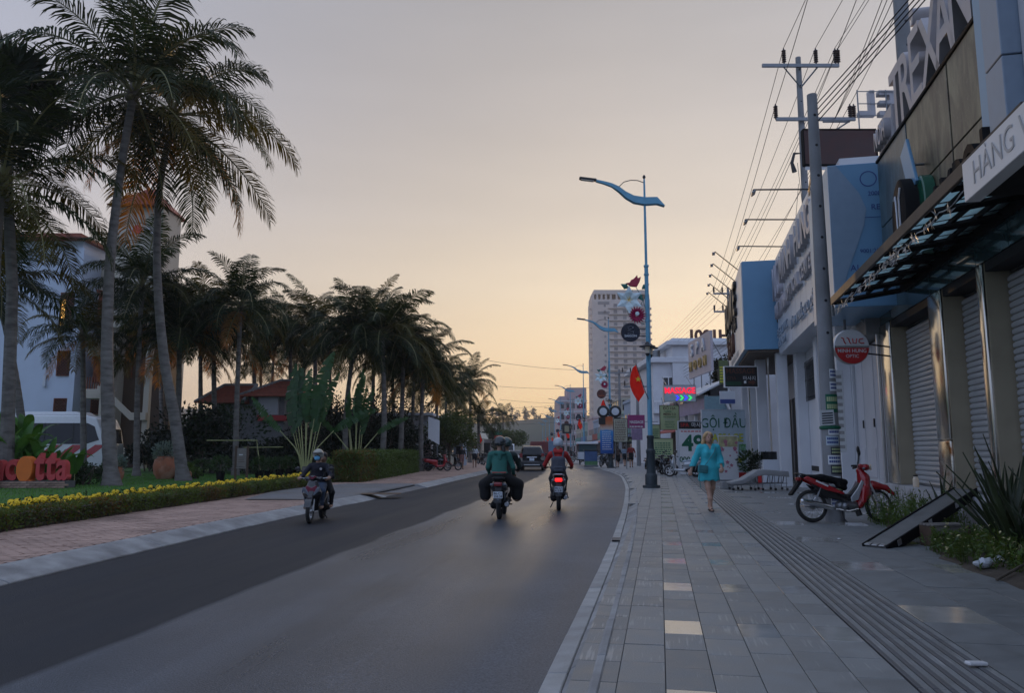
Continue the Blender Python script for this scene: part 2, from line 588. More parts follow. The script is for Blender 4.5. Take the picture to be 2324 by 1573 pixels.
M['plate'] = mk('plate_white',(.72,.78,.84),.4,var=.05)
M['ink'] = mk('dark_ink',(.02,.025,.04),.6,var=0)
M['inkblue'] = mk('blue_ink',(.03,.06,.22),.6,var=0)
M['greyink'] = mk('grey_ink',(.42,.41,.40),.6,var=0)
M['paper'] = mk('paper',(.66,.68,.68),.7,var=.08,scale=12)
M['hair_blonde'] = mk('hair_blonde',(.48,.31,.14),.5,var=.3,scale=30,stretch=(1,1,.2))
M['hair_dark'] = mk('hair_dark',(.015,.011,.009),.45,var=.2)
M['skin'] = mk('skin',(.46,.27,.19),.5,var=.06)
M['skin2'] = mk('skin_tan',(.30,.17,.11),.5,var=.06)
M['bark'] = mk('palm_bark',(.17,.155,.14),.9,var=.25,scale=3,bump=.6,bscale=14,stretch=(1,1,3),col2=(.09,.08,.07),c2scale=2)
M['bark2'] = mk('tree_bark',(.10,.08,.06),.9,var=.25,scale=4,bump=.5,bscale=12)
def leafm(name,col,trans=.35,rand=.25,var=.25,rough=.5,spec=.4):
 return mk(name,col,rough,var=var,scale=2.2,rand=rand,trans=trans,spec=spec)
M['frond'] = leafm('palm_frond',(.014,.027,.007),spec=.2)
M['frond_b'] = leafm('palm_frond_yellowish',(.060,.055,.008),spec=.2)
M['frond_dead'] = leafm('palm_frond_dry',(.24,.12,.03),.45)
M['rachis'] = mk('frond_rib',(.16,.15,.05),.55,var=.1)
M['fan'] = leafm('fan_leaf',(.012,.024,.012),.15,spec=.2)
M['trav'] = leafm('traveller_leaf',(.03,.085,.026),.22,rough=.4)
M['travstem'] = mk('traveller_stem',(.34,.34,.15),.55,var=.2,scale=3,stretch=(3,3,.4))
M['hedge'] = leafm('hedge_leaf',(.075,.115,.02),.3,0,.5)
M['hedge_r'] = leafm('hedge_leaf_bronze',(.12,.075,.016),.3,0,.4)
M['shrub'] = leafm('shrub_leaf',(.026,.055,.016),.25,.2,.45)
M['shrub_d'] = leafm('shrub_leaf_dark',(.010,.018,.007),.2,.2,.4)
M['tree_l'] = leafm('tree_leaf',(.05,.075,.02),.3,.2,.45)
M['grey_l'] = leafm('silvery_leaf',(.15,.21,.19),.2,.1,.3)
M['weed'] = leafm('weed_leaf',(.07,.12,.028),.3,.2,.45)
M['agave'] = leafm('sword_leaf',(.035,.05,.022),.1,.2,.3)
M['banana'] = leafm('broad_leaf',(.075,.20,.04),.3,.25,.3,.35)
M['grass'] = mk('lawn_blades',(.08,.21,.03),.8,var=.35,scale=1.5,trans=.25)
M['lawn'] = mk('lawn_soil',(.045,.125,.02),.95,var=.35,scale=3,bump=.5,bscale=60)
M['marigold'] = mk('marigold',(.85,.58,.02),.7,var=.25,scale=30,bump=.6,bscale=90,rand=.15)
M['daisy'] = mk('daisy',(.62,.55,.30),.7,var=.1)
M['terracotta'] = mk('terracotta',(.36,.13,.065),.85,var=.22,scale=3,bump=.15,bscale=18,col2=(.42,.25,.17),c2scale=2)
M['letter_red'] = mk('letter_red',(.48,.05,.05),.55,var=.06,scale=3)
M['letter_orange'] = mk('letter_orange',(.68,.16,.015),.55,var=.06,scale=3)
M['brick'] = mk('brick',(.30,.20,.15),.9,var=.2,scale=9,rand=.3,bump=.3,bscale=40)
M['paver'] = mk('brick_paver',(.42,.28,.22),.85,var=.16,scale=1.2,bump=.25,bscale=50,col2=(.27,.18,.14),c2scale=.55,c2lo=.52,c2hi=.72)
M['soil'] = mk('soil',(.075,.058,.042),.95,var=.3,scale=6,bump=.6,bscale=25)
M['roof'] = mk('roof_tile',(.30,.085,.05),.75,var=.2,scale=5,rand=.15)
M['wood'] = mk('dark_wood',(.075,.045,.028),.7,var=.25,scale=4,stretch=(6,6,.6),bump=.2)
M['wood_red'] = mk('red_wood',(.16,.045,.02),.6,var=.2,scale=4)
M['wood_grey'] = mk('grey_wood',(.20,.18,.16),.85,var=.25,scale=5,stretch=(1,8,8),bump=.3)
M['lampglow'] = mk('lit_window',(.8,.5,.15),.5,emit=(1.0,.55,.12),estr=1.6,var=0)
M['cloth_cover'] = mk('tarp_grey',(.27,.27,.27),.8,var=.1,scale=3,bump=.3,bscale=6)
M['wire'] = mk('cable',(.02,.02,.022),.6,var=0)
M['insul'] = mk('insulator',(.035,.018,.015),.35,var=.1)
M['shutter'] = mk('shutter_steel',(.46,.47,.48),.4,metal=.25,var=.12,scale=2.5,stretch=(1,.3,1),bump=.05,bscale=8)
M['tan'] = mk('tan_render',(.34,.29,.20),.75,var=.1,scale=2)
M['shopblue'] = mk('composite_blue',(.135,.29,.44),.35,var=.05,scale=1.5)
M['composite'] = mk('composite_panel',(.55,.58,.62),.35,var=.04,scale=1.5)
M['signwhite'] = mk('sign_white',(.66,.66,.66),.4,var=.05,scale=2)
M['greyblue'] = mk('greyblue_panel',(.23,.29,.36),.45,var=.05)
M['brownboard'] = mk('brown_board',(.055,.018,.014),.5,var=.25,scale=3)
M['green_ink'] = mk('green_ink',(.0,.10,.05),.6,var=0)
M['yellow_ink'] = mk('yellow_ink',(.62,.60,.03),.6,var=0)
M['red_ink'] = mk('red_ink',(.50,.02,.02),.6,var=0)
M['brown_ink'] = mk('brown_ink',(.10,.035,.02),.6,var=0)

# ------------------------------------------------------------------ the street: road, kerbs, pavements
_RY = [-14,4.6,7.74,12.2,19.8,30.6,43.75,53,63,75,90,118,150,240,500]
_RX = [-3.2,.1,.70,1.52,2.8,4.45,6.1,6.65,6.95,7.1,7.3,7.9,8.4,9.3,11]
_LY = [-14,4,8.24,11.6,17.7,25.4,33.4,47.9,70,90,150,240,500]
_LX = [-6.5,-5.7,-5.47,-5.27,-4.78,-3.8,-3.0,-1.7,.1,.9,2.0,2.8,4]
_yy = np.arange(-14,500,0.5)
def _sm(Y,X):
 x = np.interp(_yy,Y,X)
 k = np.ones(13) / 13
 p = np.concatenate([np.full(6,x[0]) - (x[1] - x[0]) * np.arange(6,0,-1),x,np.full(6,x[-1]) + (x[-1] - x[-2]) * np.arange(1,7)])
 return np.convolve(p,k,'valid')
_rx = _sm(_RY,_RX); _lx = _sm(_LY,_LX)
def RX(y): return float(np.interp(y,_yy,_rx))
def LX(y): return float(np.interp(y,_yy,_lx))

def struct(o):
 o['kind'] = 'structure'; return o

g = MB().add([(-1000,-300,-.03),(1000,-300,-.03),(1000,1000,-.03),(-1000,1000,-.03)],[(0,1,2,3)])
M['ground'] = mk('ground_soil',(.10,.09,.075),.95,var=.25,scale=.3,col2=(.05,.06,.03),c2scale=.05)
struct(g.build('ground',M['ground']))

def asphalt():
 m = bpy.data.materials.new('asphalt'); m.use_nodes = True
 nt = m.node_tree; N = nt.nodes; L = nt.links; b = N["Principled BSDF"]
 uv = N.new("ShaderNodeUVMap"); uv.uv_map = "lane"
 sp = N.new("ShaderNodeSeparateXYZ"); L.new(uv.outputs[0],sp.inputs[0])
 nzs = N.new("ShaderNodeTexNoise"); nzs.inputs["Scale"].default_value = .35; L.new(uv.outputs[0],nzs.inputs["Vector"])
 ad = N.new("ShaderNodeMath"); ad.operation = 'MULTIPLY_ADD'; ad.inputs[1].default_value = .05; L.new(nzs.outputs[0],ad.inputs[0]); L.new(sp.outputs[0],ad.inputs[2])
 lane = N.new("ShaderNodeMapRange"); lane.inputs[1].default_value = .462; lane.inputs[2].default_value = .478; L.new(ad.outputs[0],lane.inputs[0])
 mp = N.new("ShaderNodeMapping"); mp.inputs["Scale"].default_value = (9,.10,1); L.new(uv.outputs[0],mp.inputs[0])
 st = N.new("ShaderNodeTexNoise"); st.inputs["Scale"].default_value = 1.0; st.inputs["Detail"].default_value = 5; L.new(mp.outputs[0],st.inputs["Vector"])
 tcn = N.new("ShaderNodeTexCoord")
 fine = N.new("ShaderNodeTexNoise"); fine.inputs["Scale"].default_value = 70; fine.inputs["Detail"].default_value = 3; L.new(tcn.outputs["Object"],fine.inputs["Vector"])
 vor = N.new("ShaderNodeTexVoronoi"); vor.inputs["Scale"].default_value = 95; L.new(tcn.outputs["Object"],vor.inputs["Vector"])
 blot = N.new("ShaderNodeTexNoise"); blot.inputs["Scale"].default_value = .55; blot.inputs["Detail"].default_value = 6; L.new(tcn.outputs["Object"],blot.inputs["Vector"])
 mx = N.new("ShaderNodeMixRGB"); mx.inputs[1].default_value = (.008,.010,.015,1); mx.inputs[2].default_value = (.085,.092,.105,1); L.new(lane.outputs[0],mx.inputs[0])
 def scale(col,fac,lo,hi,a=.3,c=.7):
  mr = N.new("ShaderNodeMapRange"); mr.inputs[1].default_value = a; mr.inputs[2].default_value = c; mr.inputs[3].default_value = lo; mr.inputs[4].default_value = hi
  L.new(fac,mr.inputs[0]); v = N.new("ShaderNodeVectorMath"); v.operation = 'SCALE'; L.new(col,v.inputs[0]); L.new(mr.outputs[0],v.inputs[3]); return v.outputs[0]
 c = scale(mx.outputs[0],st.outputs[0],.8,1.25)
 c = scale(c,fine.outputs[0],.6,1.4)
 c = scale(c,blot.outputs[0],.82,1.18)
 sx = N.new("ShaderNodeMapRange"); sx.inputs[1].default_value = 0.02; sx.inputs[2].default_value = .16; sx.inputs[3].default_value = 2.3; sx.inputs[4].default_value = 1.0
 L.new(vor.outputs["Distance"],sx.inputs[0])
 vs = N.new("ShaderNodeVectorMath"); vs.operation = 'SCALE'; L.new(c,vs.inputs[0]); L.new(sx.outputs[0],vs.inputs[3])
 L.new(vs.outputs[0],b.inputs["Base Color"])
 ro = N.new("ShaderNodeMapRange"); ro.inputs[1].default_value = .3; ro.inputs[2].default_value = .7; ro.inputs[3].default_value = .56; ro.inputs[4].default_value = .72; L.new(st.outputs[0],ro.inputs[0])
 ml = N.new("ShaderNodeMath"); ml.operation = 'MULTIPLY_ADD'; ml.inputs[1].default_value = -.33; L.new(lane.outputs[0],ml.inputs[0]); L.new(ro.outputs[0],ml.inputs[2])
 edge = N.new("ShaderNodeMapRange"); edge.inputs[1].default_value = .80; edge.inputs[2].default_value = .93; edge.inputs[3].default_value = 0; edge.inputs[4].default_value = .26; L.new(ad.outputs[0],edge.inputs[0])
 ae = N.new("ShaderNodeMath"); ae.operation = 'ADD'; L.new(ml.outputs[0],ae.inputs[0]); L.new(edge.outputs[0],ae.inputs[1])
 L.new(ae.outputs[0],b.inputs["Roughness"])
 bp = N.new("ShaderNodeBump"); bp.inputs["Strength"].default_value = .5; bp.inputs["Distance"].default_value = .006
 L.new(vor.outputs["Distance"],bp.inputs["Height"]); L.new(bp.outputs[0],b.inputs["Normal"])
 return m
M['asphalt'] = asphalt()

def strip(name,ys,fl,fr,z,m,uvname="lane",nx=8):
 """sheet between two edge lines given as functions of street distance"""
 vs = []; uv = []
 for y in ys:
  a,c = fl(y),fr(y)
  for i in range(nx + 1):
   t = i / nx
   vs.append((a + (c - a) * t,y,z(t,y) if callable(z) else z)); uv.append((t,y))
 fs = []
 for j in range(len(ys) - 1):
  for i in range(nx):
   k = j * (nx + 1) + i
   fs.append((k,k + 1,k + nx + 2,k + nx + 1))
 me = bpy.data.meshes.new(name); me.from_pydata(vs,[],fs); me.materials.append(m)
 ul = me.uv_layers.new(name=uvname)
 for lp in me.loops:
  ul.data[lp.index].uv = uv[lp.vertex_index]
 me.polygons.foreach_set("use_smooth",[True] * len(me.polygons)); me.update()
 return struct(link(name,me))
_ys = [float(v) for v in list(np.arange(-12,60,1.0)) + list(np.arange(60,140,4.0)) + list(np.arange(140,481,20.0))]
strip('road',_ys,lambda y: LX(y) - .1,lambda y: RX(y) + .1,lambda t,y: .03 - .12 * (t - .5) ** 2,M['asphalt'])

# ---- right kerb: flat gutter slabs and sloped kerbstones, each a stone of its own
def kerb_run(name_thing,name_stone,edge,y0,y1,L,prof,mats,jit=.004,extra_mat=None,gap=.012,far=None):
 root = bpy.data.objects.new(name_thing,None); COL.objects.link(root); root['kind'] = 'structure'
 y = y0; r = random.Random(5)
 def stone(ya,yb):
  n = max(2,int((yb - ya) / .7) + 1)
  mb = MB(); vs = []; k = len(prof)
  dz = r.uniform(-jit,jit)
  for i in range(n):
   yy = ya + (yb - ya) * i / (n - 1)
   x = edge(yy); dx = edge(yy + .2) - edge(yy - .2)
   t = Vector((dx,.4,0)).normalized(); nr = Vector((t.y,-t.x,0))
   for (d,h) in prof:
    p = Vector((x,yy,0)) + nr * d
    vs.append((p.x,p.y,h + (dz if h > -.05 else 0)))
  fs = []
  for i in range(n - 1):
   for j in range(k):
    fs.append((i * k + j,i * k + (j + 1) % k,(i + 1) * k + (j + 1) % k,(i + 1) * k + j))
  fs += [tuple(range(k)),tuple(reversed(range((n - 1) * k,n * k)))]
  return mb.add(vs,fs)
 while y < y1:
  l = L * r.uniform(.92,1.08)
  stone(y,y + l - gap).build(name_stone,mats,root,smooth=False,bevel=.008)
  y += l
 if far:
  mb = MB(); yy = y
  while yy < far:
   l = L * 3
   s_ = stone(yy,yy + l - .02); b = len(mb.v); mb.v += s_.v; mb.f += [[b + i for i in f] for f in s_.f]; mb.m += s_.m
   yy += l
  tag(mb.build(name_stone,mats,root,smooth=False),kind='stuff')
 return root
kerb_run('gutter','gutter_slab',RX,1.2,60,1.0,[(0,-.1),(0,.022),(.135,.03),(.135,-.1)],M['gutter'],far=180)
kerb_run('kerb','kerbstone',lambda y: RX(y),1.2,60,1.0,[(.147,-.1),(.147,.045),(.165,.062),(.34,.15),(.385,.154),(.385,-.1)],M['kerb'],far=180)
# ---- left kerb: long cracked concrete ramps
kerb_run('kerb','kerbstone',LX,5.5,21.5,3.1,[(-.02,-.1),(-.02,.015),(-.10,.045),(-.40,.13),(-.52,.135),(-.52,-.1)],M['kerb'],jit=.008,gap=.02)
kerb_run('kerb','kerbstone',LX,30.5,70,2.5,[(-.02,-.1),(-.02,.015),(-.10,.045),(-.40,.13),(-.52,.135),(-.52,-.1)],M['kerb'],jit=.008,gap=.02,far=170)

# ---- left pavement in brick, driveway apron, lawn
def HX(y):      # front line of the clipped hedge
 return float(np.interp(y,[-14,5,12.7,20,28,45,70,120],[-9.4,-8.75,-8.35,-7.95,-7.55,-6.6,-5.4,-4.5]))
strip('pavement',[float(v) for v in np.arange(-10,171,2.0)],lambda y: HX(y) - .3,lambda y: LX(y) - .5,.112,M['mortar'],nx=2)
M['apron'] = mk('apron_asphalt',(.17,.165,.165),.8,var=.2,scale=1.5,bump=.4,bscale=60,col2=(.16,.14,.12),c2scale=.8)
strip('driveway',[float(v) for v in np.arange(21.2,31.3,.5)],lambda y: HX(y) - .2 + .9 * abs(y - 26) / 5,lambda y: LX(y) + .06,lambda t,y: .139 if t < .75 else .139 - .17 * (t - .75) / .25,M['apron'],nx=8)
def brick_paving():
 V = []; Q = []; r = np.random.default_rng(3)
 bl,bw = .22,.11
 y = 6.0
 j = 0
 rows = []
 while y < 44:
  a,c = HX(y) - .15,LX(y) - .54
  x = c - (bl / 2 if j % 2 else 0)
  xs = np.arange(c - bl * (j % 2) * .5,a,-bl)
  for xx in xs:
   if 21.15 < y < 31.2 and xx > HX(y) - .12 + .9 * abs(y - 26) / 5: continue
   rows.append((xx - bl + .008,y,min(xx - .008,c),y + bw - .01))
  y += bw; j += 1
 R = np.array(rows); n = len(R)
 h = .121 + r.normal(0,.0022,n); h2 = h + r.normal(0,.0015,n)
 x0,y0,x1,y1 = R.T
 z0 = np.full(n,.108)
 P = np.stack([np.stack(v,1) for v in ((x0,y0,z0),(x1,y0,z0),(x1,y1,z0),(x0,y1,z0),(x0,y0,h),(x1,y0,h),(x1,y1,h2),(x0,y1,h2))],1).reshape(-1,3)
 b = (np.arange(n) * 8)[:,None,None]
 F = np.array([(4,5,6,7),(0,1,5,4),(1,2,6,5),(2,3,7,6),(3,0,4,7)])[None] + b
 return npmesh('brick_paving',P,F.reshape(-1,4),M['paver'])
tag(link('brick_paving',brick_paving()),kind='stuff')
strip('brick_pavement',[float(v) for v in np.arange(43.6,171,3.0)],lambda y: HX(y) - .2,lambda y: LX(y) - .53,.124,M['paver'],nx=2)

strip('lawn',[float(v) for v in np.arange(-10,62,1.5)],lambda y: -75,lambda y: HX(y) - .25,.116,M['lawn'],nx=6)
def lawn_blades():
 g_ = np.random.default_rng(11); n = 60000
 y = 8 + 36 * g_.random(n) ** 1.0
 x = np.array([HX(v) for v in y]) - .3 - (16 + .2 * y) * g_.random(n) ** 1.3
 P = np.stack([x,y,np.full(n,.115)],1)
 a = g_.random(n) * 2 * pi
 h = .035 + .03 * g_.random(n)
 d = np.stack([np.cos(a),np.sin(a),np.zeros(n)],1) * .012
 t = np.stack([np.cos(a + 1.5) * .02,np.sin(a + 1.5) * .02,h],1)
 V = np.stack([P - d,P + d,P + t],1).reshape(-1,3)
 return npmesh('grass',V,np.arange(3 * n).reshape(n,3),M['grass'])
tag(link('grass',lawn_blades()),kind='stuff')

# ---- right sidewalk: granite tiles in straight columns, polished ones every fourth row
SA = .19                                   # the tile columns run along x = SA * y + const
def granite(name,col,rough,streak,rand):
 m = bpy.data.materials.new(name); m.use_nodes = True
 nt = m.node_tree; N = nt.nodes; L = nt.links; b = N["Principled BSDF"]
 tcn = N.new("ShaderNodeTexCoord"); oi = N.new("ShaderNodeObjectInfo")
 ad = N.new("ShaderNodeVectorMath"); ad.operation = 'MULTIPLY_ADD'; L.new(oi.outputs["Location"],ad.inputs[0]); ad.inputs[1].default_value = (1.7,2.3,0); L.new(tcn.outputs["Object"],ad.inputs[2])
 sp = N.new("ShaderNodeTexNoise"); sp.inputs["Scale"].default_value = 160; sp.inputs["Detail"].default_value = 2; L.new(ad.outputs[0],sp.inputs["Vector"])
 bl = N.new("ShaderNodeTexNoise"); bl.inputs["Scale"].default_value = 5; bl.inputs["Detail"].default_value = 5; L.new(ad.outputs[0],bl.inputs["Vector"])
 c = None
 cur = None
 def sc(src,fac,lo,hi,a=.3,d=.7):
  mr = N.new("ShaderNodeMapRange"); mr.inputs[1].default_value = a; mr.inputs[2].default_value = d; mr.inputs[3].default_value = lo; mr.inputs[4].default_value = hi; L.new(fac,mr.inputs[0])
  v = N.new("ShaderNodeVectorMath"); v.operation = 'SCALE'
  if isinstance(src,tuple): v.inputs[0].default_value = src
  else: L.new(src,v.inputs[0])
  L.new(mr.outputs[0],v.inputs[3]); return v.outputs[0]
 cur = sc(col,sp.outputs[0],.75,1.25)
 cur = sc(cur,bl.outputs[0],.86,1.12)
 cur = sc(cur,oi.outputs["Random"],1 - rand,1 + rand,0,1)
 if streak:
  mp = N.new("ShaderNodeMapping"); mp.inputs["Scale"].default_value = (55,2.2,1); L.new(ad.outputs[0],mp.inputs[0])
  s1 = N.new("ShaderNodeTexNoise"); s1.inputs["Scale"].default_value = 1; s1.inputs["Detail"].default_value = 2; L.new(mp.outputs[0],s1.inputs["Vector"])
  s2 = N.new("ShaderNodeTexNoise"); s2.inputs["Scale"].default_value = 2.2; L.new(ad.outputs[0],s2.inputs["Vector"])
  mu = N.new("ShaderNodeMath"); mu.operation = 'MULTIPLY'; L.new(s1.outputs[0],mu.inputs[0]); L.new(s2.outputs[0],mu.inputs[1])
  mr = N.new("ShaderNodeMapRange"); mr.inputs[1].default_value = .33; mr.inputs[2].default_value = .42; mr.inputs[4].default_value = streak; L.new(mu.outputs[0],mr.inputs[0])
  mx = N.new("ShaderNodeMixRGB"); L.new(mr.outputs[0],mx.inputs[0]); L.new(cur,mx.inputs[1]); mx.inputs[2].default_value = (.46,.45,.43,1); cur = mx.outputs[0]
 L.new(cur,b.inputs["Base Color"])
 mr = N.new("ShaderNodeMapRange"); mr.inputs[1].default_value = .3; mr.inputs[2].default_value = .7; mr.inputs[3].default_value = rough * .8; mr.inputs[4].default_value = min(1,rough * 1.25); L.new(bl.outputs[0],mr.inputs[0]); L.new(mr.outputs[0],b.inputs["Roughness"])
 b.inputs['Specular IOR Level'].default_value = .5 if rough > .3 else 1.0
 if rough > .3:
  bp = N.new("ShaderNodeBump"); bp.inputs["Strength"].default_value = .25; bp.inputs["Distance"].default_value = .004; L.new(sp.outputs[0],bp.inputs["Height"]); L.new(bp.outputs[0],b.inputs["Normal"])
 return m
M['tile'] = granite('granite_flamed',(.205,.212,.208),.5,.5,.12)
M['tile_s'] = granite('granite_sawn',(.165,.172,.172),.52,0,.08)
M['tile_gloss'] = granite('granite_polished',(.33,.32,.29),.13,0,.04)
M['strip_d'] = granite('granite_dark_strip',(.095,.098,.105),.55,0,.1)
strip('sidewalk',[float(v) for v in np.arange(0.5,181,2.0)],lambda y: RX(y) + .37,lambda y: max(RX(y) + 5.2,4.75 + .219 * y) if y < 62 else RX(y) + 9,.128,M['mortar'],nx=2)
SW = bpy.data.objects['sidewalk']
TW,TL = .27,.44
ang_t = -math.atan(SA)
def tile_mesh(w_,l_,m):
 return MB().box((0,0,-.011),(w_ - .005,l_ - .005,.022)).mesh('tile',m,smooth=False,bevel=.0015)
tm = [tile_mesh(TW,TL,M['tile']),tile_mesh(TW,TL,M['tile_gloss']),tile_mesh(TW * 2,TL * 1.5,M['tile_s']),tile_mesh(TW * 2,TL * 1.5,M['tile_gloss'])]
ca,sa = cos(ang_t),sin(ang_t)
def tw(wv,lv):      # tile frame (across, along) -> world
 return wv * ca - lv * sa,wv * sa + lv * ca
n_t = 0
stuff_tiles = []
for row in range(int(2.4 / TL),int(46 / TL)):
 for col in range(-9,5):
  lv = (row + .5 + (.5 if (col % 2) else 0) * 0 + (.28 if col in (0,2,4) else .05 if col == 1 else .5)) * TL
  wv = (col + .5) * TW
  x,y = tw(wv,lv)
  if x + TW * .4 < RX(y) + .385: continue
  rr = (row - 9) % 4
  gl = (rr == 0 and col in (0,2,4))
  if n_t < 255:
   o = link('tile',tm[1 if gl else 0],SW,(x,y,.150 + rnd.uniform(-.0015,.0015) - (.006 if x - TW / 2 < RX(y) + .40 else 0)),(rnd.uniform(-.004,.004) * (0.25 if gl else 1),rnd.uniform(-.004,.004) * (0.25 if gl else 1),ang_t)); n_t += 1
  else:
   stuff_tiles.append((x,y,TW,TL,1 if gl else 0))
W0 = 5 * TW + .012
sm_ = [MB().box((0,0,-.011),(.030,1.196,.024)).mesh('strip',M['strip_d'],smooth=False,bevel=.003),MB().box((0,0,-.011),(.044,1.196,.020)).mesh('strip',M['tile'],smooth=False,bevel=.003)]
far_strips = []
wpos = []
wv = W0
for k in range(7):
 wpos.append((wv + .015,0)); wv += .034
 wpos.append((wv + .022,1)); wv += .048
W1 = wv
for i in range(2,36):
 for (wv,kind) in wpos:
  lv = (i + .5) * 1.2
  x,y = tw(wv,lv)
  far_strips.append((x,y,.030 if kind == 0 else .044,1.196,2 if kind == 0 else 0))
BW,BL = TW * 2,TL * 1.5
for row in range(int(2.4 / BL),int(46 / BL)):
 for col in range(0,10):
  wv = W1 + .004 + (col + .5) * BW; lv = (row + .5 + .5 * (col % 2)) * BL
  x,y = tw(wv,lv)
  if x > 4.62 + .219 * y and y < 60: continue
  gl = ((row % 4 == 2) and (col in (0,2,4)))
  if n_t < 299 and y < 14:
   link('tile',tm[3 if gl else 2],SW,(x,y,.150 + rnd.uniform(-.0015,.0015)),(rnd.uniform(-.003,.003),rnd.uniform(-.003,.003),ang_t)); n_t += 1
  else:
   stuff_tiles.append((x,y,BW,BL,1 if gl else 3))
def flat_boxes(lst,name,mats):
 mb = MB()
 V = []; F = []; mi = []
 for (x,y,w_,l_,k) in lst:
  b = len(V); z = .150 + rnd.uniform(-.0015,.0015) + (.003 if k == 2 else 0)
  for (i,j) in ((-1,-1),(1,-1),(1,1),(-1,1)):
   u,v = i * (w_ - .006) / 2,j * (l_ - .006) / 2
   V.append((x + u * ca - v * sa,y + u * sa + v * ca,z))
  for (i,j) in ((-1,-1),(1,-1),(1,1),(-1,1)):
   u,v = i * (w_ - .006) / 2,j * (l_ - .006) / 2
   V.append((x + u * ca - v * sa,y + u * sa + v * ca,.128))
  F += [(b,b + 1,b + 2,b + 3),(b + 4,b + 5,b + 1,b),(b + 5,b + 6,b + 2,b + 1),(b + 6,b + 7,b + 3,b + 2),(b + 7,b + 4,b,b + 3)]; mi += [k] * 5
 return npmesh(name,V,F,mats,False,mi)
MT = [M['tile'],M['tile_gloss'],M['strip_d'],M['tile_s']]
tag(link('tile',flat_boxes(stuff_tiles,'tile',MT),SW),kind='stuff')
near = [s for s in far_strips if s[1] < 9]; farr = [s for s in far_strips if s[1] >= 9]
for (x,y,w_,l_,k) in near:
 link('strip',sm_[0 if k == 2 else 1],SW,(x,y,.150 + (.003 if k == 2 else 0)),(0,0,ang_t))
tag(link('strip',flat_boxes(farr,'strip',MT),SW),kind='stuff')
M['tile_far'] = mk('granite_far',(.25,.25,.25),.6,var=.15,scale=2)
strip('far_sidewalk',[float(v) for v in np.arange(45,181,3.0)],lambda y: RX(y) + .4,lambda y: RX(y) + 12,.146,M['tile_far'],nx=2)

# ---- far hill with tree line
def hill():
 V = []; F = []
 nx,ny = 60,8
 for j in range(ny + 1):
  for i in range(nx + 1):
   x = -330 + 660 * i / nx; y = 560 + 260 * j / ny
   h = (26 + 9 * noise.noise(Vector((x * .012,y * .01,3))) + 16 * max(0,(x - 20) / 200) + 10 * max(0,(-x - 10) / 200)) * sin(pi * min(1,j / ny * .98 + .01)) ** .8
   V.append((x,y,h - .5))
 for j in range(ny):
  for i in range(nx):
   k = j * (nx + 1) + i
   F.append((k,k + 1,k + nx + 2,k + nx + 1))
 return V,F
M['hill'] = mk('hill_scrub',(.06,.06,.035),.95,var=.35,scale=.05,bump=.5,bscale=.3)
V_,F_h = hill()
struct(link('hill',npmesh('hill',V_,F_h,M['hill'],True)))

# ------------------------------------------------------------------ right side: shop fronts along the line x = 4.54 + 0.219 y
FS = .219
FQ = sqrt(1 + FS * FS)
AR = -math.atan(FS)
def RP(Y,t=0.0,z=0.0):
 """world point: distance Y measured along the facade foot, t metres into the building"""
 return Vector((4.54 + FS * Y + t / FQ,Y - t * FS / FQ,z))
def rthing(name,label,cat,Y,t=0,z=0,group=None,rot=0):
 return thing(name,label,cat,RP(Y,t,z),AR + rot,group)

def stone(name,c1,c2,c3,rough):
 m = bpy.data.materials.new(name); m.use_nodes = True
 nt = m.node_tree; N = nt.nodes; L = nt.links; b = N["Principled BSDF"]
 tcn = N.new("ShaderNodeTexCoord")
 mp = N.new("ShaderNodeMapping"); mp.inputs["Scale"].default_value = (2.2,2.2,.7); L.new(tcn.outputs["Object"],mp.inputs[0])
 n1 = N.new("ShaderNodeTexNoise"); n1.inputs["Scale"].default_value = 1.6; n1.inputs["Detail"].default_value = 8; n1.inputs["Distortion"].default_value = 1.5; L.new(mp.outputs[0],n1.inputs["Vector"])
 cr = N.new("ShaderNodeValToRGB"); e = cr.color_ramp.elements
 e[0].position = .32; e[0].color = (*c1,1); e[1].position = .68; e[1].color = (*c2,1)
 k = e.new(.5); k.color = (*c3,1)
 L.new(n1.outputs[0],cr.inputs[0])
 n2 = N.new("ShaderNodeTexNoise"); n2.inputs["Scale"].default_value = 9; n2.inputs["Detail"].default_value = 6; n2.inputs["Distortion"].default_value = 3; L.new(mp.outputs[0],n2.inputs["Vector"])
 mr = N.new("ShaderNodeMapRange"); mr.inputs[1].default_value = .60; mr.inputs[2].default_value = .72; mr.inputs[4].default_value = .5; L.new(n2.outputs[0],mr.inputs[0])
 mx = N.new("ShaderNodeMixRGB"); mx.inputs[2].default_value = (.34,.32,.27,1); L.new(mr.outputs[0],mx.inputs[0]); L.new(cr.outputs[0],mx.inputs[1])
 L.new(mx.outputs[0],b.inputs["Base Color"]); b.inputs["Roughness"].default_value = rough
 return m
M['stone_brown'] = stone('stone_brown',(.06,.045,.03),(.20,.18,.11),(.11,.095,.06),.42)
M['stone_blue'] = stone('stone_blue',(.015,.04,.055),(.06,.12,.145),(.03,.07,.09),.36)

